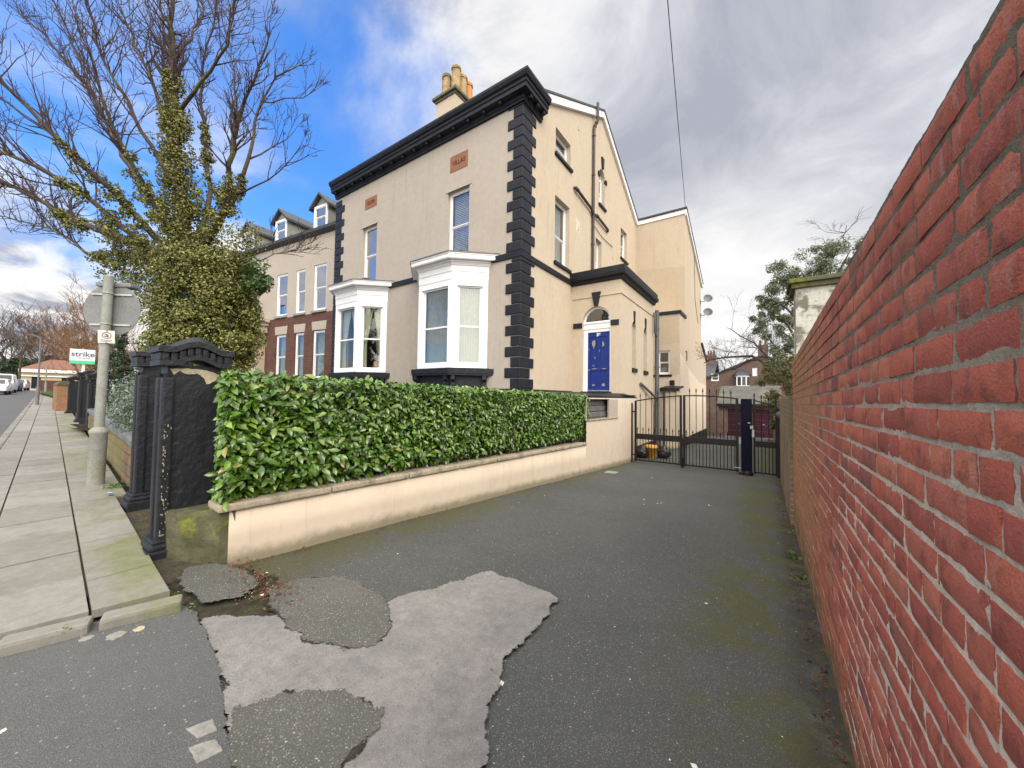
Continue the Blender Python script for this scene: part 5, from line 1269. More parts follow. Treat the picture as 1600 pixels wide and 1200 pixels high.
# ------------------------------------------------------------------ drive gates
GY = 11.4
def zg(x): return G(GY)+.0
def archz(x):    # top rail height across the double gate
    u = clampf((x+3.34)/2.75, 0, 1); return -.22+.30*math.sin(math.pi*(.12+.62*u))/1.0+.02
def gate_leaf(name, label, x0, x1, grp):
    r = thing(name, label, 'gate', ((x0+x1)/2, GY, G(GY)), grp)
    zb = G(GY)+.06
    mb = MB()
    for x in (x0+.03, x1-.03): mb.bbox((x-.03, GY-.025, zb-.02), (x+.03, GY+.025, archz(x)+.02), .006)
    mb.bbox((x0+.06, GY-.02, zb), (x1-.06, GY+.02, zb+.04), .004)
    mb.build('frame', 'iron', r)
    mb = MB(); mb.bbox((x0+.06, GY-.03, -1.225+.03*0), (x1-.06, GY+.03, -1.06), .006); mb.build('lock_rail', 'iron', r)
    mb = MB(); n = 16; mb.tube([(x0+.03+(x1-x0-.06)*i/n, GY, archz(x0+.03+(x1-x0-.06)*i/n)) for i in range(n+1)], .018, 6); mb.build('top_rail', 'iron', r)
    nb = int((x1-x0)/.155)
    for i in range(1, nb):
        x = x0+(x1-x0)*i/nb; mb = MB(); zt = archz(x)+.11
        mb.tube([(x, GY, zb+.02), (x, GY, zt)], .0105, 6); mb.lathe([(.011, 0), (.022, .012), (.018, .03), (.004, .11)], 6, (x, GY, zt)); mb.build('bar', 'iron', r)
    for i in range(nb):
        x = x0+(x1-x0)*(i+.5)/nb; mb = MB()
        mb.tube([(x, GY, zb+.02), (x, GY, -.95)], .0105, 6); mb.lathe([(.011, 0), (.02, .012), (.016, .025), (.004, .09)], 6, (x, GY, -.95)); mb.build('short_bar', 'iron', r)
    return r
g1 = gate_leaf('driveway_gate', 'black iron gate leaf hinged on the cream wall, the left of the pair', -3.33, -2.0, 'pair of spiked drive gates')
g2 = gate_leaf('driveway_gate', 'black iron gate leaf next to the thick navy post, the right of the pair', -1.97, -.63, 'pair of spiked drive gates')
mb = MB(); mb.bbox((-2.02, GY-.05, G(GY)-.02), (-1.95, GY+.03, G(GY)+.3), .006); mb.tube([(-1.985, GY-.05, G(GY)+.02), (-1.985, GY-.05, -1.0)], .012, 6); mb.build('drop_bolt', 'galvanised' if False else 'iron', g2)
gpz = thing('gate_hinge_post', 'slim black iron hinge post fixed against the end of the cream wall', 'post', (-3.42, GY, G(GY)))
mb = MB(); mb.bbox((-3.45, GY-.03, G(GY)-.05), (-3.39, GY+.03, -.18), .006); mb.lathe([(.035, 0), (.03, .03), (.0, .05)], 8, (-3.42, GY, -.18)); mb.build('upright', 'iron', gpz)
mb = MB(); 
for z in (-.4, -1.7): mb.tube([(-3.42, GY-.02, z), (-3.30, GY-.02, z)], .02, 6)
mb.build('hinge', 'iron', gpz)
np_ = thing('gate_post', 'thick navy blue square gate post standing between the wide gate and the side gate', 'post', (-.43, GY-.05, G(GY)))
mb = MB(); mb.bbox((-.57, GY-.10, G(GY)-.1), (-.33, GY+.10, .03), .008); mb.add([], []); mb.build('upright', 'navy_paint', np_)
mb = MB(); mb.lathe([(.10, 0), (.13, .05), (.11, .12), (.0, .14)], 8, (-.43, GY-.17, G(GY)-.01)); mb.lathe([(.06, 0), (.08, .05), (.0, .1)], 8, (-.55, GY-.15, G(GY))); mb.build('operator_foot', 'iron', np_)
mb = MB(); mb.bbox((-.37, GY-.115, -.74), (-.30, GY-.10, -.66), .004); mb.bbox((-.33, GY-.13, -.95), (-.275, GY-.09, -.76), .01); mb.bbox((-.42, GY-.112, -.60), (-.36, GY-.10, -.58), .002); mb.build('lock', 'galvanised', np_)
mb = MB(); mb.bbox((-.62, GY-.03, -1.15), (-.57, GY+.02, -1.0), .004); mb.tube([(-.72, GY-.04, G(GY)+.16), (-.56, GY-.04, G(GY)+.16)], .015, 6); mb.build('latch', 'galvanised', np_)
def sideg():
    r = thing('side_gate', 'narrow black iron pedestrian gate beside the old brick wall', 'gate', (-.05, GY, G(GY)))
    x0, x1 = -.30, .20; zb = G(GY)+.06; tz = lambda x: .0-.30*(x-x0)
    mb = MB()
    for x in (x0+.02, x1-.02): mb.bbox((x-.022, GY-.02, zb-.02), (x+.022, GY+.02, tz(x)+(.05 if x < 0 else .0)), .005)
    mb.bbox((x0+.04, GY-.018, zb), (x1-.04, GY+.018, zb+.04), .004); mb.build('frame', 'iron', r)
    mb = MB(); mb.bbox((x0+.04, GY-.028, -1.2), (x1-.04, GY+.028, -1.05), .005); mb.build('lock_rail', 'iron', r)
    mb = MB(); mb.tube([(x0, GY, tz(x0)), (x1, GY, tz(x1))], .016, 6); mb.build('top_rail', 'iron', r)
    for i in range(4):
        x = x0+.02+(x1-x0-.04)*i/3; mb = MB(); mb.tube([(x, GY, zb), (x, GY, tz(x)+.1)], .0105, 6); mb.lathe([(.011, 0), (.02, .012), (.004, .10)], 6, (x, GY, tz(x)+.1)); mb.build('bar', 'iron', r)
    for i in range(5):
        x = x0+.06+(x1-x0-.12)*(i+.5)/5; mb = MB(); mb.tube([(x, GY, zb), (x, GY, -1.1)], .010, 6); mb.build('short_bar', 'iron', r)
sideg()
rp = thing('gate_jamb_post', 'black iron jamb post with a dark domed lamp beside the old brick wall', 'post', (.26, GY, G(GY)))
mb = MB(); mb.bbox((.20, GY-.06, G(GY)-.05), (.32, GY+.06, -.20), .008); mb.build('upright', 'iron', rp)
mb = MB(); mb.T = Matrix.Translation((.255, GY-.09, -.36)) @ Matrix.Rotation(rad(90), 4, 'X'); mb.lathe([(.09, 0), (.09, .02), (.07, .05), (.035, .075), (.0, .08)], 16); mb.build('lamp', 'pvc_grey', rp)

# ------------------------------------------------------------------ behind the gate
tb = thing('grit_tub', 'yellow plastic tub standing against the wall behind the gate', 'tub', (-3.22, 12.9, G(12.9)))
mb = MB(); z0 = G(12.9); mb.lathe([(.12, 0), (.14, .02), (.19, .33), (.22, .34), (.22, .40), (.19, .40), (.17, .3)], 18, (-3.22, 12.9, z0)); mb.build('body', 'yellow_plastic', tb)
mb = MB(); mb.lathe([(.215, .395), (.20, .43), (.06, .45), (.0, .45)], 18, (-3.22, 12.9, z0)); mb.build('lid', 'yellow_plastic', tb)
for (x, y, lb) in ((-3.48, 12.75, 'slumped black rubbish bag on the wall side of the yellow tub'), (-2.88, 13.2, 'slumped black rubbish bag on the drive side of the yellow tub')):
    bm = bmesh.new(); bmesh.ops.create_icosphere(bm, subdivisions=4, radius=1)
    vs = []
    for v in bm.verts:
        d = 1+.18*noise.noise(v.co*2.2+Vector((x*3, y, 0)))+.06*noise.noise(v.co*7); vs.append((x+v.co.x*.22*d, y+v.co.y*.22*d, G(y)+.17+v.co.z*.19*d+(.1*max(0, v.co.z-.8)*4)))
    o = link_mesh('rubbish_bag', vs, [[v.index for v in f.verts] for f in bm.faces], 'bin_bag', sm=True); bm.free(); tag(o, lb, 'bag', 'black rubbish bags behind the gate')
gz32 = G(32)
ga = thing('garage_block', 'low brick garage block with two maroon doors and a mossy slate roof', 'garage', (-1.1, 33, gz32))
mb = MB(); mb.T = TR(0, 32, 0); wall(mb, -3.05, .75, gz32-.1, -.40, [(-2.45, gz32-.1, -1.08, -.66), (-.90, gz32-.1, .42, -.66)], (), .12); mb.T = Matrix.Identity(4); mb.box((-3.05, 32.2, gz32-.1), (-2.85, 37, -.4)); mb.box((.6, 32.2, gz32-.1), (.75, 37, -.4)); mb.build('brickwork', 'far_brick', ga)
mb = MB(); slab(mb, -3.15, .85, 31.85, -.36, 35.0, 1.05, .08); slab(mb, -3.15, .85, 35.0, 1.05, 38, -.3, .08); mb.build('roof', 'old_slate', ga)
mb = MB(); mb.box((-3.2, 31.75, -.50), (.9, 31.86, -.30)); mb.build('fascia', 'black_paint', ga)
for (a, b) in ((-2.45, -1.08), (-.90, .42)):
    mb = MB()
    for k in range(5): mb.bbox((a, 32.08, gz32+.42*k), (b, 32.12, gz32+.42*(k+1)-.012), .01)
    mb.build('garage_door', 'maroon_door', ga)
    mb = MB(); mb.box((a+.62, 32.06, gz32+.9), (a+.74, 32.085, gz32+.95)); mb.build('handle', 'galvanised', ga)
mb = MB(); mb.box((.43, 31.97, gz32), (.50, 31.999, -.66)); mb.build('door_post', 'white_paint', ga)
# side brick wing wall by the garages
yw = thing('yard_wall', 'short red brick yard wall at the left end of the garages', 'wall', (-3.3, 30, G(30)))
mb = MB(); mb.box((-3.75, 29.8, G(30)-.1), (-2.5, 30.05, -.85)); mb.build('brickwork', 'far_brick', yw)
# terrace of houses behind
bh = thing('brick_house', 'brown brick house with a gable and a bay window rising behind the garages', 'house', (-2, 46, -2.7))
mb = MB(); mb.T = TR(0, 44, 0)
wall(mb, -7.5, 3.5, -3, 5.2, [(-4.85, 1.95, -4.15, 2.75), (-1.2, 2.4, -.8, 3.2)], [(-.42, 1, 2.0+.42*5.8), (.42, 1, 4.45+.42*-.4)], .1); mb.build('front_wall', 'far_brick', bh)
mb = MB(); mb.box((-7.4, 44.2, -3), (3.4, 50, 1.5)); mb.build('side_wall', 'far_brick', bh)
sash(bh, TR(0, 44, 0), -4.85, 1.95, -4.15, 2.75, d=.02, glass='window_glass', back='net', fr=.08); sash(bh, TR(0, 44, 0), -1.2, 2.4, -.8, 3.2, d=.02, glass='window_glass', fr=.06)
mb = MB(); A = [(-2.75, 44), (-2.5, 43.3), (-1.7, 43.3), (-1.45, 44)]; mb.prism(A, .5, 1.45, 'z'); mb.prism(A, 2.3, 2.5, 'z')
for (x, y) in ((-2.5, 43.3), (-1.7, 43.3), (-2.1, 43.28)): mb.box((x-.05, y, 1.45), (x+.05, y+.1, 2.3))
bay_ = mb.build('bay_window', 'white_paint', bh)
mb = MB(); mb.prism([(-2.65, 44), (-2.45, 43.36), (-1.75, 43.36), (-1.55, 44)], 1.45, 2.3, 'z'); mb.build('pane', 'dark_glass', bay_)
mb = MB(); mb.add([(-2.95, 44, 2.5), (-2.6, 43.15, 2.5), (-1.6, 43.15, 2.5), (-1.25, 44, 2.5), (-2.4, 44, 3.1), (-1.8, 44, 3.1)], [(0, 1, 4), (1, 2, 5, 4), (2, 3, 5)]); mb.build('bay_roof', 'slate', bay_)
mb = MB(); slab(mb, -7.6, 3.6, 0, 0, 0, 0, 0) if False else None
mb.add([(-5.9, 43.8, 1.95), (-.4+.0, 43.8, 4.45-.05), (-.4, 50, 4.4), (-5.9, 50, 1.95), (-5.9, 43.8, 2.12), (-.4, 43.8, 4.55), (-.4, 50, 4.55), (-5.9, 50, 2.12), (3.7, 43.8, 2.85), (3.7, 50, 2.85), (3.7, 43.8, 2.7)], [(4, 5, 6, 7), (0, 1, 5, 4), (5, 8, 9, 6), (1, 10, 8, 5)]); mb.build('roof', 'slate', bh)
mb = MB(); mb.box((-.75, 45, 3.8), (.1, 45.8, 5.6)); chm = mb.build('chimney', 'far_brick', bh); mb = MB()
for x in (-.55, -.1): mb.lathe([(.12, 0), (.09, .45), (.12, .5)], 8, (x, 45.4, 5.6))
mb.build('chimney_pot', 'red_tile', chm)
b2 = thing('terrace_house', 'distant brick terrace with chimney pots just right of the rear wing', 'house', (-8, 60, -2.7))
mb = MB(); mb.box((-16, 58, -3), (-6.2, 66, 3.2)); mb.build('wall', 'far_brick', b2)
mb = MB(); slab(mb, -16.2, -6.0, 57.8, 3.2, 62, 5.6, .1); slab(mb, -16.2, -6.0, 62, 5.6, 66.2, 3.2, .1); mb.build('roof', 'slate', b2)
mb = MB(); mb.box((-7.4, 61, 4.5), (-6.2, 62.2, 6.6)); c2 = mb.build('chimney', 'far_brick', b2); mb = MB()
for x in (-7.15, -6.8, -6.45): mb.lathe([(.15, 0), (.11, .55), (.14, .6)], 8, (x, 61.6, 6.6))
mb.build('chimney_pot', 'red_tile', c2)
# rendered pier rising behind the boundary wall
wp = thing('rendered_pier', 'tall flaking white rendered pier with stone cap rising behind the red brick wall', 'pier', (.8, 9.3, -1.8))
mb = MB(); mb.box((.47, 9.0, -2), (1.10, 9.7, 2.18)); mb.build('shaft', 'white_plaster', wp)
mb = MB(); mb.bbox((.40, 8.92, 2.18), (1.18, 9.8, 2.27), .015); mb.bbox((.35, 8.86, 2.27), (1.24, 9.86, 2.36), .02); mb.build('cap', 'mossy_stone', wp)

# overhead cable
oc = MB(); pts = []
for i in range(25):
    t = i/24; p = Vector((-3.26, 19.6, 9.40)).lerp(Vector((1.42, -15.0, 7.9)), t); pts.append((p.x, p.y, p.z-.9*t*(1-t)))
oc.tube(pts, .011, 5); tag(oc.build('overhead_cable', 'iron'), 'thin black overhead cable running from the top of the rear wing across the sky', 'cable')

# ------------------------------------------------------------------ trees
def grow(mb, p, d, L, r, lvl, rr, up=.25, spread=.6, wig=.12, n=4, kids=(2, 4), minr=.0022, tips=None):
    """one crooked branch with side shoots, appended to mb"""
    pts = [Vector(p)]; d = Vector(d).normalized(); rs = [r]
    for k in range(n):
        d = (d+Vector((rr.gauss(0, wig), rr.gauss(0, wig), rr.gauss(0, wig)+up*.12))).normalized()
        pts.append(pts[-1]+d*(L/n)); rs.append(max(minr, r*(1-.8*(k+1)/n)))
    mb.tube([tuple(q) for q in pts], rs, 6 if r > .03 else (4 if r > .008 else 3), False)
    if tips is not None: tips.append(pts[-1])
    if lvl <= 0: return
    for _ in range(rr.randint(*kids)):
        t = rr.uniform(.25, 1.0)*n; i = min(n-1, int(t)); q = pts[i].lerp(pts[i+1], t-i)
        side = d.orthogonal().normalized(); side.rotate(Matrix.Rotation(rr.uniform(0, 6.28), 3, d))
        nd = (d+side*rr.uniform(.5, 1.1)*spread/.6+Vector((0, 0, up*.6))).normalized()
        grow(mb, q, nd, L*rr.uniform(.42, .7), max(minr, rs[i]*.6), lvl-1, rr, up, spread, wig, max(3, n-1), kids, minr, tips)
def wander(pts, rr, step=.28, amp=.045):
    """bend a limb through its knots so that it is crooked like real wood"""
    P = [Vector(p) for p in pts]; res = []
    for i in range(len(P)-1):
        a, b, c, d = P[max(i-1, 0)], P[i], P[i+1], P[min(i+2, len(P)-1)]; n = max(2, int((c-b).length/step))
        for k in range(n):
            t = k/n; q = .5*((2*b)+(c-a)*t+(2*a-5*b+4*c-d)*t*t+(3*b-a-3*c+d)*t**3); res.append(q+Vector((rr.gauss(0, amp), rr.gauss(0, amp), rr.gauss(0, amp)))*(0 if i == 0 and k == 0 else 1))
    res.append(P[-1]); return res
TL = {
'C': ([(-10.14, 2.58, .38), (-10.16, 2.52, 1.82), (-10.24, 2.4, 3.19), (-10.36, 2.26, 4.56), (-10.42, 2.17, 5.66), (-10.43, 2.12, 6.62), (-10.45, 2.07, 7.58), (-10.46, 2.01, 8.81)], .26, .03),
'C2': ([(-10.33, 2.22, 6.0), (-9.67, 2.3, 6.2), (-9.18, 2.39, 6.47), (-8.66, 2.49, 6.85), (-8.43, 2.52, 7.21), (-8.25, 2.5, 7.58)], .06, .012),
'C3': ([(-10.42, 2.12, 7.03), (-10.6, 2.44, 7.94), (-10.7, 2.58, 8.82), (-10.63, 2.61, 9.34)], .05, .012),
'C4': ([(-10.38, 2.22, 5.11), (-10.9, 2.20, 6.0), (-11.37, 2.19, 6.82), (-11.8, 2.21, 8.13), (-12.26, 2.18, 9.99)], .08, .014),
'L1': ([(-10.47, 2.27, 2.5), (-11.64, 1.67, 3.34), (-12.86, 1.17, 3.82), (-14.12, .63, 4.49), (-15.21, .1, 5.04), (-16.33, -.45, 5.46)], .13, .03),
'L2': ([(-10.41, 2.31, 2.64), (-10.49, 1.62, 3.15), (-10.68, .98, 3.72), (-10.76, .42, 4.04), (-10.94, .05, 4.12), (-11.21, -.27, 4.3)], .10, .022),
'L3': ([(-10.35, 2.34, 2.78), (-10.55, 1.94, 3.29), (-10.79, 1.38, 4.0), (-10.9, .92, 4.4), (-11.09, .52, 4.93), (-11.4, .17, 5.45), (-11.44, .0, 5.8), (-11.62, -.15, 6.38)], .10, .016),
'L4': ([(-10.29, 2.36, 3.19), (-10.92, 2.27, 3.76), (-11.85, 1.95, 4.8), (-13.01, 1.57, 6.27), (-13.82, 1.32, 7.47), (-14.61, .98, 8.34), (-15.25, .63, 9.15), (-15.96, .23, 9.82)], .11, .016),
'L4b': ([(-13.82, 1.32, 7.47), (-13.9, 1.12, 8.19), (-14.23, .85, 9.05), (-14.47, .66, 9.79)], .04, .012),
'L5': ([(-10.12, 2.49, 2.99), (-9.92, 1.87, 3.64), (-9.67, 1.4, 4.38), (-9.57, 1.08, 5.09), (-9.55, .95, 5.56), (-9.6, .78, 6.13)], .075, .012),
'L6': ([(-10.07, 2.49, 3.74), (-10.19, 2.01, 4.69), (-10.31, 1.66, 5.22), (-10.4, 1.46, 5.75), (-10.51, 1.1, 6.4), (-10.51, .96, 6.97), (-10.58, .89, 7.54)], .075, .012),
'L7': ([(-10.28, 2.32, 4.42), (-10.91, 2.2, 5.58), (-11.57, 2.05, 6.98), (-12.11, 1.88, 7.97), (-12.66, 1.71, 8.87), (-13.09, 1.49, 9.86)], .08, .014),
'L8': ([(-10.69, 2.11, 2.63), (-11.54, 1.75, 3.08), (-12.57, 1.4, 3.07), (-13.54, .95, 3.65), (-14.48, .53, 3.96), (-15.21, .13, 4.18)], .07, .012),
'R1': ([(-10.12, 2.48, 3.19), (-10.07, 2.72, 4.23), (-10.35, 2.72, 5.41), (-10.56, 2.65, 6.53), (-10.63, 2.68, 7.69), (-10.4, 2.79, 8.73), (-10.33, 2.81, 9.35)], .08, .014),
'R2': ([(-10.01, 2.57, 2.92), (-9.19, 2.74, 3.74), (-8.68, 2.68, 4.76), (-8.33, 2.66, 5.31), (-7.87, 2.71, 5.83), (-7.39, 2.77, 6.59)], .12, .012),
'R3': ([(-9.19, 2.74, 3.74), (-9.12, 2.89, 4.14), (-9.1, 3.11, 5.01), (-9.12, 3.29, 6.42), (-8.92, 3.52, 7.03), (-8.55, 3.88, 7.44)], .075, .012),
'R4': ([(-9.12, 3.29, 6.42), (-8.76, 3.65, 6.48), (-8.35, 4.04, 6.81)], .025, .008),
'R5': ([(-9.17, 2.75, 3.81), (-9.75, 3.01, 5.5), (-9.93, 3.07, 6.92), (-10.1, 3.03, 8.02)], .07, .012),
'R6': ([(-9.12, 2.89, 4.14), (-8.76, 3.14, 4.33), (-8.21, 3.39, 4.62), (-7.9, 3.58, 5.08)], .035, .008),
'R7': ([(-8.9, 3.0, 2.62), (-8.11, 3.29, 2.76), (-7.63, 3.49, 2.88)], .02, .006),
'R8': ([(-9.1, 3.11, 5.01), (-8.86, 3.51, 5.41), (-8.61, 3.78, 5.84)], .03, .008)}
tr = thing('street_tree', 'big bare tree with an ivy-smothered trunk rising behind the gateposts', 'tree', (-10.14, 2.6, -1.1))
rr = random.Random(11)
trunk = MB(); twg = MB(); limbs = {}
trunk.tube([(-10.14, 2.6, -1.2), (-10.14, 2.59, -.5), (-10.14, 2.58, .4)], [.42, .34, .30], 14, False)
for k, (pts, r0, r1) in TL.items():
    Wd = wander(pts, rr, .28, .02 if r0 > .2 else .022); r0 = r0 if r0 > .2 else r0*.74; r1 = r1*.8; limbs[k] = Wd; n = len(Wd)
    rs = [r0+(r1-r0)*(i/(n-1))**.8 for i in range(n)]; trunk.tube([tuple(p) for p in Wd], rs, 9 if r0 > .05 else 6, False)
    L = sum((Wd[i+1]-Wd[i]).length for i in range(n-1))
    nk = int(L*(7.4 if k != 'C' else 4)*(.6 if k in ('R3', 'R4', 'R6', 'R8') else 1))
    for _ in range(nk):
        t = rr.uniform(.34 if k != 'C' else .62, 1)**.8*(n-1); i = min(n-2, int(t)); p = Wd[i].lerp(Wd[i+1], t-i); d = (Wd[i+1]-Wd[i]).normalized()
        side = d.orthogonal().normalized(); side.rotate(Matrix.Rotation(rr.uniform(0, 6.28), 3, d))
        grow(twg, p, d*.9+side*rr.uniform(.45, .95)+Vector((0, 0, .25)), rr.uniform(.5, 1.35)*(1.15-.45*t/(n-1))*(.62 if k[0] == 'R' else 1), rs[i]*.36+.005, 2 if rr.random() < .5 else 1, rr, .6, .6, .16, 4, (2, 3), .0042)
    grow(twg, Wd[-1], Wd[-1]-Wd[-2], .8 if k[0] != 'R' else .35, r1, 2, rr, .6, .5, .13, 4, (3, 5), .0042)
trunk.build('trunk', 'bark', tr)
twg.build('crown', 'twig', tr)
# ivy: clumps of small leaves round the trunk and the lower limbs
P = []; Q = []
def ivy(c, r, n, flat=(1, 1, 1)):
    for _ in range(n):
        v = Vector((rr.gauss(0, 1), rr.gauss(0, 1), rr.gauss(0, 1))).normalized(); s_ = r*(1-.35*rr.random()**2)
        P.append((c[0]+v.x*s_*flat[0], c[1]+v.y*s_*flat[1], c[2]+v.z*s_*flat[2])); Q.append((v.x+rr.gauss(0, .45), v.y+rr.gauss(0, .45), v.z*.6+.35+rr.gauss(0, .4)))
VX = Vector((.822, .569, 0)); VD = Vector((-.569, .822, 0))      # across and along the line of sight
ctr = Vector((-10.14, 2.58, 0))
for _ in range(640):         # broad skirt round the bole
    z = rr.uniform(-.9, 2.9); hw = 1.02 if z < 2.0 else 1.02-.28*(z-2.0); hw *= 1+.18*noise.noise((z*2.2, 3, 1))
    a = rr.uniform(0, 2*math.pi); rad_ = (rr.random()**.22); off = VX*math.cos(a)*hw*rad_+VD*math.sin(a)*.75*rad_
    c = ctr+VX*.24+off+Vector((0, 0, z)); ivy(c, rr.uniform(.12, .25), 115, (1, 1, .8))
for _ in range(190):
    z = rr.uniform(2.3, 6.75); w_ = .46*(1-(z-2.3)/4.7)+.10; a = rr.uniform(0, 6.28); i = min(range(len(limbs['C'])), key=lambda q: abs(limbs['C'][q].z-z)); q = limbs['C'][i]
    c = Vector((q.x, q.y, z))+VX*math.cos(a)*w_*.75+VD*math.sin(a)*w_*.6; ivy(c, rr.uniform(.10, .2), 64, (1, 1, 1.3))
for (k, t0, t1, w0, w1, n) in (('L1', 0, .58, .42, .09, 58), ('L2', 0, .6, .28, .05, 34), ('L3', 0, .55, .30, .09, 40), ('L4', 0, .34, .32, .10, 34), ('L5', 0, .5, .2, .07, 22), ('L8', 0, .5, .30, .10, 34), ('R1', 0, .5, .24, .07, 30), ('R2', 0, .42, .36, .10, 40), ('R5', 0, .2, .2, .1, 14), ('R3', 0, .25, .25, .08, 14), ('L7', 0, .3, .22, .07, 16), ('L6', 0, .3, .2, .07, 14)):
    Wd = limbs[k]
    for _ in range(n):
        t = rr.uniform(t0, t1); i = min(len(Wd)-2, int(t*(len(Wd)-1))); p = Wd[i].lerp(Wd[i+1], t*(len(Wd)-1)-i); w_ = w0+(w1-w0)*(t-t0)/(t1-t0)
        c = p+Vector((rr.gauss(0, w_*.42), rr.gauss(0, w_*.42), rr.gauss(0, w_*.4)-.03)); ivy(c, rr.uniform(.07, .07+w_*.38), 62)
for _ in range(26):          # lobe reaching towards the dormers
    t = rr.random(); c = Vector((-9.45, 2.9, 2.7)).lerp(Vector((-8.78, 3.25, 3.35)), t)+Vector((rr.gauss(0, .14), rr.gauss(0, .14), rr.gauss(0, .14))); ivy(c, rr.uniform(.1, .2), 52)
for _ in range(34):
    t = rr.random(); c = Vector((-11.0, 2.0, 2.2)).lerp(Vector((-11.9, 1.5, 2.95)), t)+Vector((rr.gauss(0, .16), rr.gauss(0, .16), rr.gauss(0, .12))); ivy(c, rr.uniform(.1, .2), 52)
cloud('ivy', P, Q, rng.uniform(.035, .062, len(P)), 'ivy_leaf', tr, 'diamond', .8, fold=.12, droop=.4)
P = []; Q = []
for _ in range(20):
    c = Vector((-8.95, 3.25, 2.35))+Vector((rr.gauss(0, .13), rr.gauss(0, .13), rr.gauss(0, .17))); ivy(c, rr.uniform(.1, .2), 50)
for _ in range(60):
    z = rr.uniform(-.6, 2.6); a = rr.uniform(0, 6.28); c = ctr+VX*math.cos(a)*.8+VD*math.sin(a)*.6+Vector((0, 0, z)); ivy(c, .15, 24)
cloud('ivy', P, Q, rng.uniform(.05, .085, len(P)), 'dark_ivy_leaf', tr, 'diamond', .8, fold=.12, droop=.4)
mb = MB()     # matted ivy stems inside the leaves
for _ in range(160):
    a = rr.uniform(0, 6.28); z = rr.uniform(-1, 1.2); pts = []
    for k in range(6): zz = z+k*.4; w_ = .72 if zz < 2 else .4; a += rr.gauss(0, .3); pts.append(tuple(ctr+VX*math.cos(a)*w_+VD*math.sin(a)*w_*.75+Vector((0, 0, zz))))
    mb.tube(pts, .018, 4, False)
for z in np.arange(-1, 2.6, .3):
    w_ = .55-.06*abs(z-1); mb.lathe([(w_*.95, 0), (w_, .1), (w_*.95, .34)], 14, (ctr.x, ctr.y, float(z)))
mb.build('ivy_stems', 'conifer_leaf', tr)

def bare_tree(name, label, base, h, m, seed, group=None, r=.18, crown=1.0, lean=(0, 0), mult=1, lvl=3, minr=.01, spread=.6, up=.4):
    t = thing(name, label, 'tree', base, group); q = random.Random(seed); tk = MB(); tw = MB()
    p = Vector(base); d = Vector((lean[0], lean[1], 1)); pts = [p-Vector((0, 0, .3)), p, p+d*h*.2, p+d*h*.38]
    tk.tube([tuple(x) for x in pts], [r*1.2, r, r*.8, r*.6], 8, False)
    for k in range(int(9*mult)):
        z = q.uniform(.14, .38); o = p+d*h*z; a = q.uniform(0, 6.28)
        grow(tw, o, (math.cos(a)*.7*crown, math.sin(a)*.7*crown, 1), h*q.uniform(.35, .6), r*.4, lvl, q, up, spread, .14, 5, (3, 5), minr)
    tk.build('trunk', 'bark', t); tw.build('crown', m, t); return t
def leafy_tree(name, label, base, blobs, m, seed, n_per, size, group=None, r=.15, shape='diamond', asp=.5, cone=False):
    t = thing(name, label, 'tree', base, group); q = random.Random(seed); tk = MB(); P = []; Q = []
    top = max(b[0][2] for b in blobs)
    tk.tube([(base[0], base[1], base[2]-.3), (base[0]+.05, base[1], base[2]+(top-base[2])*.4), (base[0], base[1]+.05, top)], [r, r*.75, r*.25], 8, False)
    for (c, rad_, fl) in blobs:
        z0 = base[2]+(c[2]-base[2])*.5; tk.tube([(base[0], base[1], z0), (c[0]*.6+base[0]*.4, c[1]*.6+base[1]*.4, c[2]*.8+z0*.2), c], [r*.4, r*.25, .01], 5, False)
        for _ in range(max(4, int(9*rad_/.5))):      # sub-clumps so the outline is uneven and light shows through
            v = Vector((q.gauss(0, 1), q.gauss(0, 1), q.gauss(0, 1)*fl)).normalized()*rad_*q.uniform(.35, 1.0); cc = Vector(c)+v; rs = rad_*q.uniform(.18, .38)
            for _ in range(n_per):
                u = Vector((q.gauss(0, 1), q.gauss(0, 1), q.gauss(0, 1))).normalized()*rs*q.random()**.4; P.append(tuple(cc+u)); Q.append((u.x/rs+q.gauss(0, .5), u.y/rs+q.gauss(0, .5), u.z/rs+.4+q.gauss(0, .5)))
    tk.build('trunk', 'bark', t); cloud('crown', P, Q, rng.uniform(size*.6, size*1.3, len(P)), m, t, shape, asp, droop=.5); return t
# right: evergreen and bare tree over the old wall
leafy_tree('evergreen_tree', 'grey green evergreen tree with open clumps behind the rendered pier', (1.5, 16, -2.2),
    [((.35, 15.4, 4.2), .62, .8), ((.15, 15.2, 3.55), .6, .8), ((.95, 15.6, 4.45), .7, .8), ((1.6, 16, 4.9), .75, .8), ((2.3, 16.2, 5.0), .7, .8), ((.1, 15.2, 2.6), .6, .9), ((.35, 15.4, 1.9), .6, .9), ((1.0, 16, 3.2), .7, .9), ((.6, 15.6, 2.8), .5, .9), ((1.7, 16, 3.9), .8, .9), ((2.9, 16.4, 4.7), .6, .9), ((.0, 15.3, 3.1), .5, .9), ((1.2, 15.8, 4.0), .7, .9), ((.5, 15.3, 1.2), .5, .9)], 'evergreen_leaf', 21, 125, .105, r=.16, shape='leaf', asp=.3)
leafy_tree('overgrown_shrub', 'tangled olive shrub spilling over the old brick wall', (.9, 14.2, -2.0), [((.62, 14, .6), .55, .9), ((.75, 14.2, 1.3), .55, .9), ((.35, 15.6, .2), .45, .9), ((.55, 15.2, -.4), .45, .9), ((.8, 13.2, .1), .4, .9), ((.45, 16.5, .9), .5, .9), ((.15, 15.0, .9), .45, .9), ((.3, 14.6, -.1), .4, .9), ((.45, 13.6, -.7), .35, .9), ((.7, 13.0, .9), .4, .9)], 'scrub_leaf', 22, 95, .085, r=.08)
bt = thing('bare_tree', 'leafless crooked tree reaching left over the drive from behind the old wall', 'tree', (.95, 18.5, -2.2))
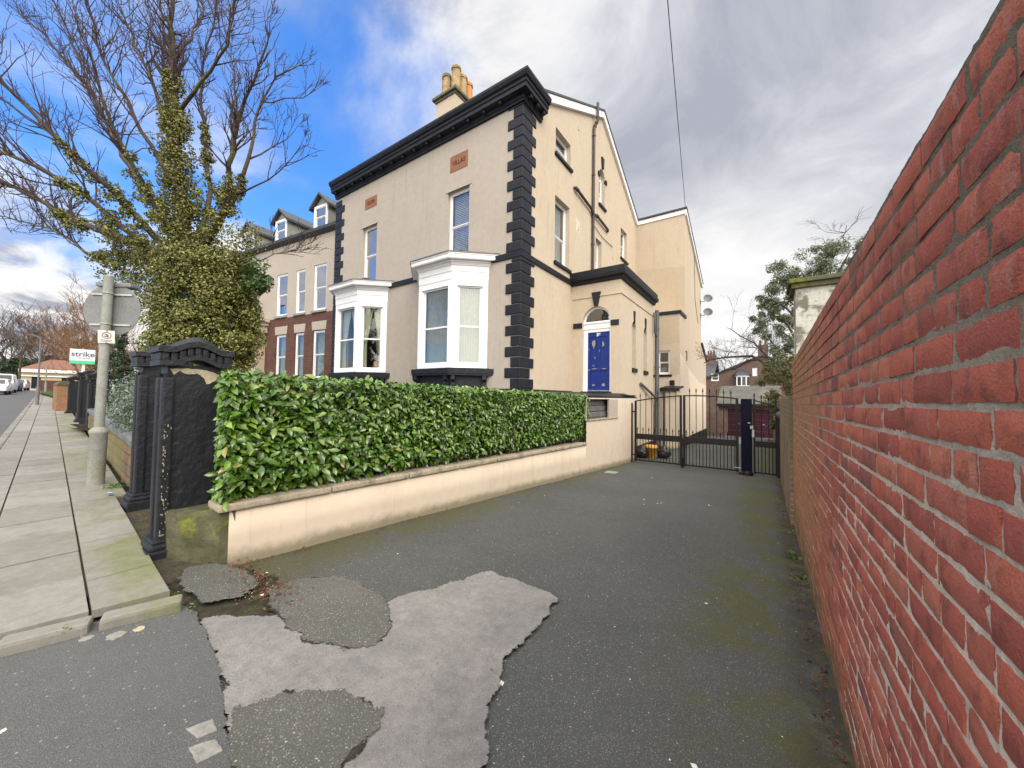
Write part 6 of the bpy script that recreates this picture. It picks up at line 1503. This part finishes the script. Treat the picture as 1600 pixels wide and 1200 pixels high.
q = random.Random(5); tk = MB(); tw = MB()
main = [(.95, 18.5, -2.3), (.8, 18.6, .2), (.35, 18.8, 1.0), (-.35, 19, 1.75), (-1.0, 19.3, 2.0), (-1.9, 19.6, 1.9), (-2.5, 19.9, 1.75)]
Wd = wander(main, q, .4, .05); tk.tube([tuple(p) for p in Wd], list(np.linspace(.13, .02, len(Wd))), 7, False)
b2_ = [[(.35, 18.8, 1.0), (-.2, 18.9, 2.2), (-.9, 19.2, 2.9), (-1.5, 19.4, 3.3)], [(-.35, 19, 1.75), (-1.2, 19.2, 1.4), (-1.9, 19.4, 1.15)], [(.8, 18.6, .3), (.2, 18.4, 2.2), (-.3, 18.3, 3.4)], [(.8, 18.6, 0), (1.2, 18.4, 2.8), (1.9, 18.3, 5.1), (2.5, 18.3, 6.6)]]
for l_ in [main]+b2_:
    Wl = wander(l_, q, .35, .05)
    if l_ is not main: tk.tube([tuple(p) for p in Wl], list(np.linspace(.05, .01, len(Wl))), 5, False)
    for _ in range(30 if l_ is main else 15):
        i = q.randint(len(Wl)//3, len(Wl)-2); p = Wl[i]; grow(tw, p, Vector((q.gauss(-.3, .7), q.gauss(0, .5), q.gauss(.7, .4))), q.uniform(.5, 1.1), .014, 2, q, .2, .7, .2, 4, (2, 4), .0045)
tk.build('trunk', 'bark', bt); tw.build('crown', 'dull_twig', bt)

# left: trees down the street
leafy_tree('conifer_tree', 'dense dark green conical conifer behind the sign pole', (-23, 3.4, -1.1),
    [((-23+.0, 3.35, z), .15+.95*(1-(z+.8)/3.6), .6) for z in np.arange(-.7, 2.5, .3)]+[((-23, 3.3, 2.6), .2, 1.4)], 'conifer_leaf', 31, 75, .12, r=.14, asp=.35)
leafy_tree('clipped_hedge', 'bright green clipped garden hedge seen left of the juniper', (-17.5, 3.1, -1.0), [((-17.5-.6*k, 3.0+.04*k, -.15), .42, .8) for k in range(-3, 4)], 'hedge_leaf', 32, 70, .07, r=.04)
bare_tree('rust_tree', 'spreading rust coloured bare tree beyond the estate agent board', (-44, 5.6, -.7), 6.2, 'rust_twig', 41, None, .2, 1.5, mult=2.2, lvl=3, minr=.012, spread=.8)
bare_tree('rust_tree', 'upright rust coloured bare tree behind the orange brick pier', (-52, 5.6, -.6), 8.6, 'rust_twig', 42, None, .2, .9, mult=1.8, lvl=3, minr=.014)
for i, (x, y, h, lb) in enumerate(((-112, 6.8, 13, 'tall grey bare tree behind the far cream house'), (-124, 3.2, 15, 'tall grey bare tree at the left edge of the picture, farthest down the street'), (-118, 11, 13, 'grey bare tree rising right of the far lamp posts'))):
    bare_tree('far_tree', lb, (x, y, 0), h, 'dull_twig', 50+i, 'grey bare trees at the end of the street', .3, .9, mult=1.6, lvl=3, minr=.03)
leafy_tree('dark_tree', 'dark evergreen at the far end of the street behind the parked cars', (-108, 2.6, 0), [((-108, 2.0+.5*k, 2.2+.9*(k % 3)), 1.5, .9) for k in range(6)], 'conifer_leaf', 61, 45, .4, r=.25)

# ------------------------------------------------------------------ street things down the left
eb = thing('estate_board', 'white and green estate agent board on a white post, lettered strike', 'sign', (-19.6, 2.0, -1.1))
mb = MB(); mb.box((-19.64, 2.0, -1.1), (-19.57, 2.07, .92)); mb.build('post', 'white_paint', eb)
TB = TR(-19.55, 2.0, 1.16, rad(90)-.10)
mb = MB(); mb.T = TB; mb.bbox((-.29, -.02, -.13), (.29, .02, .27), .004); brd = mb.build('board', 'sign_white', eb)
mb = MB(); mb.T = TB; mb.bbox((-.292, -.022, -.24), (.292, .022, -.13), .004); mb.build('green_strip', 'sign_green', eb)
text_mesh('strike', .235, TB @ Matrix.Translation((.01, -.0205, .09)), 'lettering', 'sign_ink', brd, .002, bold=.004)
mb = MB(); mb.T = TB; mb.box((-.12, -.0225, -.045), (.17, -.0205, -.03)); mb.build('small_print', 'sign_ink', brd)
pf = thing('panel_fence', 'dark panel fence at the side of the neighbouring front garden', 'fence', (-15, 2.6, -1.2))
mb = MB()
for k in range(7): mb.bbox((-14.9-.02*k, 2.02+.16*k, PV(-15)-.1), (-14.86-.02*k, 2.17+.16*k, -.02), .006)
mb.bbox((-15.05, 2.0, -.02), (-14.83, 3.15, .02), .005); mb.build('boards', 'black_paint', pf)
for (y, lb) in ((2.28, 'left of two black finials on the dark panel fence'), (2.42, 'right of two black finials on the dark panel fence')):
    f_ = MB(); f_.lathe([(.03, 0), (.045, .03), (.02, .06), (.05, .14), (.03, .2), (.0, .24)], 10, (-14.95, y, .02)); tag(f_.build('fence_finial', 'iron'), lb, 'finial', 'finials on the panel fence')
def lamp(x, y, h, arm, label, m='galvanised'):
    r = thing('street_lamp', label, 'street lamp', (x, y, PV(x)), 'street lamps along the pavement')
    z = PV(x); mb = MB(); mb.tube([(x, y, z), (x, y, z+1.0)], .085*arm, 10); mb.tube([(x, y, z+1.0), (x, y, z+h-.25*arm), (x, y-.03*arm, z+h-.1*arm), (x, y-.12*arm, z+h), (x, y-.34*arm, z+h+.03)], .045*arm, 10); mb.build('column', m, r)
    mb = MB(); mb.bbox((x-.08*arm, y-.62*arm, z+h+.0), (x+.08*arm, y-.30*arm, z+h+.07*arm), .02); mb.build('lantern', 'pvc_grey', r)
lamp(-32.8, 1.82, 3.75, .85, 'near grey street lamp standing at the kerb', 'dish_grey')
lamp(-64, 4.05, 3.1, 1.1, 'farther pale street lamp beyond the tall one', 'weathered_grey')
# telegraph pole far away
tp = MB(); tp.tube([(-85, 3.1, 0), (-85, 3.1, 4.8)], [.13, .10], 8); tp.tube([(-85.0, 2.7, 4.4), (-85, 3.5, 4.4)], .04, 6); tag(tp.build('telegraph_pole', 'bark'), 'brown telegraph pole far down the street at the left', 'pole')
# far cream house with red hipped roof
fh = thing('far_cream_house', 'far cream low house with a red hipped roof at the end of the pavement', 'house', (-97, 7, 0))
mb = MB(); mb.T = TR(-95, 3.6, 0, math.pi/2); wall(mb, 0, 8.5, -.6, 3.2, [(1.0, .2, 1.9, 2.3), (4, 1, 5.4, 2.3)], (), .1); mb.T = Matrix.Identity(4); mb.box((-103, 3.62, -.6), (-95.1, 3.8, 3.2)); mb.build('wall', 'cream_wall', fh)
mb = MB(); mb.T = TR(-95, 3.6, 0, math.pi/2); mb.box((1.0, .1, .2), (1.9, .14, 2.3)); mb.box((4, .1, 1), (5.4, .14, 2.3)); mb.build('window', 'dark_glass', fh)
mb = MB(); mb.add([(-94.6, 3.2, 3.2), (-94.6, 12.5, 3.2), (-104, 12.5, 3.2), (-104, 3.2, 3.2), (-98.5, 6.6, 5.1), (-98.5, 9, 5.1)], [(0, 1, 5, 4), (1, 2, 5), (2, 3, 4, 5), (3, 0, 4)]); mb.build('roof', 'red_tile', fh)
mb = MB(); mb.box((-94.8, 3.3, 2.75), (-94.6, 12.4, 3.25)); mb.box((-94.9, 3.5, 2.1), (-94.75, 12, 2.25)); mb.build('fascia', 'white_paint', fh)
fg = thing('far_brick_wall', 'dark brown garden wall in front of the far cream house', 'wall', (-86, 6, -.1))
mb = MB(); mb.box((-86, 4.9, -.4), (-85.7, 9.5, 1.4)); mb.build('brickwork', 'brown_brick', fg)
f2 = thing('far_brick_house', 'distant dark brick house behind the far cream house roof', 'house', (-125, 8, 0))
mb = MB(); mb.box((-134, 4.4, -.5), (-125, 12, 5.2)); mb.build('wall', 'brown_brick', f2); mb = MB(); mb.prism([(4.0, 5.2), (12.4, 5.2), (8.2, 7.4)], -134.4, -124.6, 'x'); mb.build('roof', 'slate', f2)
mb = MB()
for y in (5.2, 7.4, 9.6):
    mb.box((-124.95, y, 2.8), (-124.9, y+1.0, 4.2)); mb.box((-124.95, y, .4), (-124.9, y+1.0, 1.8))
mb.build('window', 'weathered_grey', f2)
f3_ = thing('far_gable_house', 'sliver of a distant cream gable at the left edge of the picture', 'house', (-118, 1, 0))
mb = MB(); mb.box((-124, -4, -.5), (-118, 2.7, 3.6)); mb.build('wall', 'cream_wall', f3_); mb = MB(); mb.prism([(-4.4, 3.6), (3.0, 3.6), (-.7, 5.4)], -124.3, -117.7, 'x'); mb.build('roof', 'slate', f3_)

def make_car(m, label, loc, ang, van=False):
    r = thing('parked_car', label, 'car', loc, 'cars parked far down the street'); r.rotation_euler = (0, 0, ang)
    def B(mb, name, mm, parent=r):
        o = mb.build(name, mm, None, (0, 0, 0)); o.parent = parent; o.location = (0, 0, 0); return o
    L, W = 4.2, .86; hgt = 1.95 if van else 1.46
    side = [(-2.1, .35), (2.05, .35), (2.1, .62), (2.0, .80), (1.15, .95), (.62, hgt-.06), (.2, hgt), (-1.3, hgt-.02), (-1.95, .98), (-2.1, .85)] if not van else [(-2.1, .35), (2.1, .35), (2.12, .7), (1.95, 1.0), (1.45, 1.15), (.95, hgt-.08), (.6, hgt), (-2.05, hgt), (-2.1, 1.0)]
    bm = bmesh.new(); n = len(side); secs = []
    for y, k, ins in ((-W, .93, .10), (-W*.93, 1, 0), (W*.93, 1, 0), (W, .93, .10)):
        secs.append([bm.verts.new((x*k if abs(y) > W*.95 else x, y*(1-.16*max(0, (z-.95)/(hgt-.95))), z-(ins if z > hgt-.1 else 0)*.5)) for x, z in side])
    for a, b in zip(secs[:-1], secs[1:]):
        for i in range(n): bm.faces.new((a[i], a[(i+1) % n], b[(i+1) % n], b[i]))
    bm.faces.new(secs[0][::-1]); bm.faces.new(secs[-1]); bm.verts.index_update()
    mb = MB(); mb.add([v.co[:] for v in bm.verts], [[v.index for v in f.verts] for f in bm.faces]); bm.free(); B(mb, 'body', m)
    mb = MB()
    if not van:
        mb.add([(1.12, -.66, .99), (1.12, .66, .99), (.66, .60, hgt-.1), (.66, -.60, hgt-.1)], [(0, 1, 2, 3)]); mb.add([(-1.93, -.64, 1.03), (-1.93, .64, 1.03), (-1.38, .58, hgt-.08), (-1.38, -.58, hgt-.08)], [(1, 0, 3, 2)])
        mb.v = [(x+(.03 if x > 0 else -.03), y, z+.02) for x, y, z in mb.v]
        for s_ in (-1, 1): mb.add([(1.0, s_*.835, .98), (-1.6, s_*.835, .98), (-1.2, s_*.755, hgt-.12), (.5, s_*.755, hgt-.12)], [(0, 1, 2, 3)])
    else:
        mb.add([(1.47, -.70, 1.18), (1.47, .70, 1.18), (1.0, .66, hgt-.14), (1.0, -.66, hgt-.14)], [(0, 1, 2, 3)]); mb.v = [(x+.03, y, z+.02) for x, y, z in mb.v]
        for s_ in (-1, 1): mb.add([(1.3, s_*.86, 1.1), (.3, s_*.86, 1.1), (.3, s_*.79, hgt-.2), (.85, s_*.79, hgt-.2)], [(0, 1, 2, 3)])
    B(mb, 'windows', 'dark_glass')
    for x in (-1.3, 1.3):
        for s_ in (-1, 1):
            mb = MB(); mb.T = Matrix.Translation((x, s_*.74, .31)) @ Matrix.Rotation(rad(90), 4, 'X'); mb.lathe([(.22, -.1), (.31, -.1), (.32, -.06), (.32, .06), (.31, .1), (.22, .1)], 18); o = B(mb, 'wheel', 'rubber')
            mb = MB(); mb.T = Matrix.Translation((x, s_*.74, .31)) @ Matrix.Rotation(rad(90), 4, 'X'); mb.lathe([(.0, -.105), (.2, -.103), (.2, .103), (.0, .105)], 14); B(mb, 'rim', 'car_silver', o)
    for s_ in (-1, 1):
        mb = MB(); mb.bbox((1.98, s_*.5-.17, .64), (2.10, s_*.5+.17, .78), .03); B(mb, 'headlight', 'sign_white')
    return r
make_car('car_white', 'white car nearest in the row parked at the left edge', (-58, .78, PV(-58)-.1), rad(-6))
make_car('car_white', 'white van second in the row parked at the left edge', (-65, 1.3, PV(-65)-.1), rad(-6), True)
make_car('car_blue', 'dark car behind the white van at the left edge', (-72, 1.95, PV(-72)-.1), rad(-6))
make_car('car_silver', 'silver car farthest in the parked row at the left edge', (-79, 2.75, PV(-79)-.1), rad(-8))

# ------------------------------------------------------------------ small things on the ground
def blob(name, m, label, cat, x, y, r, h, seed, group=None, zoff=0.0, sq=None):
    q = random.Random(seed); n = 14; mb = MB()
    ring = [(x+r*(q.uniform(.75, 1.15))*math.cos(t), y+r*q.uniform(.75, 1.15)*math.sin(t)) for t in np.linspace(0, 2*math.pi, n+1)[:-1]] if sq is None else ragged(sq, .02, .006, seed)
    z = dz(x, y)+zoff; n = len(ring); cx = sum(p[0] for p in ring)/n; cy = sum(p[1] for p in ring)/n
    vs = [(px, py, z-.02) for px, py in ring]+[(px, py, z+h*.7) for px, py in ring]+[(cx+(px-cx)*.82, cy+(py-cy)*.82, z+h*q.uniform(.9, 1.05)) for px, py in ring]
    mb.add(vs, [(i, (i+1) % n, n+(i+1) % n, n+i) for i in range(n)]+[(n+i, n+(i+1) % n, 2*n+(i+1) % n, 2*n+i) for i in range(n)]+[tuple(range(2*n, 3*n))]); return tag(mb.build(name, m), label, cat, group)
blob('stone_sett', 'water_stone', 'pale worn stone sett set in the crossover, upper of two at the bottom edge', 'sett', -1.95, .58, .05, .006, 1, 'pale stone setts in the crossover', .026, [(-2.02, .545), (-1.985, .625), (-1.905, .618), (-1.925, .555)])
blob('stone_sett', 'water_stone', 'pale worn stone sett set in the crossover, lower of two at the bottom edge', 'sett', -1.84, .56, .05, .006, 2, 'pale stone setts in the crossover', .026, [(-1.905, .525), (-1.865, .60), (-1.785, .60), (-1.80, .525)])
blob('stone_chunk', 'water_stone', 'pale flat stone lying at the foot of the kerb', 'stone', -3.10, .50, .045, .009, 3, 'broken stones by the kerb', .024)
blob('stone_chunk', 'water_stone', 'smaller pale stone chip left along the kerb foot', 'stone', -3.20, .40, .03, .010, 4, 'broken stones by the kerb', .024)
blob('stone_chunk', 'bare_stone', 'tan stone chip beside the pale flat stone at the kerb', 'stone', -3.08, .59, .028, .009, 5, 'broken stones by the kerb', .024)
blob('drain_cover', 'weathered_grey', 'small pale drain cover by the cream wall short of the gate', 'cover', -3.15, 8.9, .1, .008, 6, None, .004, [(-3.28, 8.70), (-3.02, 8.74), (-3.02, 9.02), (-3.28, 9.0)])
lt = MB(); q = random.Random(9)
vs = [(-6.72+q.gauss(0, .05), .98+q.gauss(0, .035), PV(-6.7)+q.uniform(.005, .05)) for _ in range(16)]
lt.add(vs, [(0, 1, 2), (2, 3, 4), (4, 5, 6), (6, 7, 8), (8, 9, 10), (10, 11, 12), (12, 13, 14), (0, 5, 9), (3, 8, 12)]); tag(lt.build('crisp_packet', 'litter_blue'), 'crumpled blue and white wrapper lying by the sign pole', 'litter')
# fallen leaves and grit: too many to count
P = []; Q = []; q = random.Random(10)
for _ in range(260):
    x = q.uniform(-5.6, -4.5); y = q.uniform(.98, 1.45); P.append((x, y, PV(x)-.01+q.uniform(0, .02))); Q.append((q.gauss(0, .4), q.gauss(0, .4), 1))
for _ in range(420):
    t = q.random(); a = Vector((-3.75, 1.27)).lerp(Vector((-2.8, 1.25)), t); x = a.x+q.gauss(0, .10); y = a.y+q.gauss(0, .09); P.append((x, y, dz(x, y)+.022+q.uniform(0, .03))); Q.append((q.gauss(0, .5), q.gauss(0, .5), 1))
for _ in range(420):
    y = q.uniform(1.4, 11); x = WX-.015-abs(q.gauss(0, .07)); P.append((x, y, dz(x, y)+q.uniform(.002, .015))); Q.append((q.gauss(0, .4), q.gauss(0, .4), 1))
for _ in range(200):
    y = q.uniform(1.3, 11); x = px_(y)+.02+abs(q.gauss(0, .06)); P.append((x, y, dz(x, y)+q.uniform(.002, .012))); Q.append((q.gauss(0, .4), q.gauss(0, .4), 1))
o = cloud('fallen_leaves', P, Q, rng.uniform(.012, .035, len(P)), 'dead_leaf', None, 'diamond', .6, loc=(-2, 2, -1.5)); o['kind'] = 'stuff'; tag(o, 'scattered brown leaf litter along the edges of the drive', 'leaf litter')
P = []; Q = []
for _ in range(420):
    y = q.uniform(1.0, 9); x = q.uniform(-3.3, .2)
    P.append((x, y, dz(x, y)+.004)); Q.append((q.gauss(0, .15), q.gauss(0, .15), 1))
for _ in range(120):
    x = q.gauss(-3.2, .14); y = q.gauss(1.2, .12); P.append((x, y, dz(x, y)+.03)); Q.append((0, 0, 1))
o = cloud('white_grit', P, Q, np.where(rng.random(len(P)) < .06, rng.uniform(.02, .045, len(P)), rng.uniform(.004, .012, len(P))), 'litter_white', None, 'diamond', .7, loc=(-2, 2, -1.5), fold=.02); o['kind'] = 'stuff'; tag(o, 'white grit and chips scattered over the dark drive', 'grit')
# weeds
def weed(x, y, z, s, n, label, seed):
    q = random.Random(seed); P = [(x+q.gauss(0, s*.35), y+q.gauss(0, s*.35), z+abs(q.gauss(0, s*.25))) for _ in range(n)]; Q = [(q.gauss(0, .5), q.gauss(0, .5), 1) for _ in range(n)]
    r = thing('weed', label, 'weed', (x, y, z), 'small weeds in the cracks'); cloud('leaves', P, Q, rng.uniform(s*.2, s*.4, n), 'weed_leaf', r, 'leaf', .6)
weed(-3.29, .32, -1.36, .05, 12, 'tiny weed sprouting from the gap between the two kerb stones', 1)
weed(-3.09, .84, -1.42, .06, 14, 'small weed at the inner corner of the kerb by the gravel', 2)
weed(.20, 4.9, G(4.9), .13, 40, 'leafy weed at the foot of the red wall, halfway to the gate', 3)
weed(.22, 4.3, G(4.3), .10, 34, 'leafy weed at the foot of the red wall, the nearer clump', 4)
weed(.23, 5.9, G(5.9), .08, 24, 'leafy weed at the foot of the red wall, the farther clump', 5)
weed(-7.2, 1.08, PV(-7.2), .13, 60, 'low green weeds between the sign pole and the mossy sandstone wall', 6)
lsp = thing('laurel_sprig', 'laurel sprig poking between the two big gateposts', 'plant', (-5.0, 1.3, -1.3)); q = random.Random(8)
P = [(-4.98+q.gauss(0, .07), 1.22+q.gauss(0, .05), -.72+q.gauss(0, .17)) for _ in range(60)]; cloud('leaves', P, [(q.gauss(.5, .5), q.gauss(-.4, .5), q.gauss(.5, .4)) for _ in P], rng.uniform(.05, .09, 60), 'laurel_leaf', lsp, 'leaf', .46)
mb = MB(); mb.tube([(-5.0, 1.3, -1.32), (-4.99, 1.25, -.9), (-4.97, 1.2, -.55)], .008, 5); mb.build('stem', 'bark', lsp)
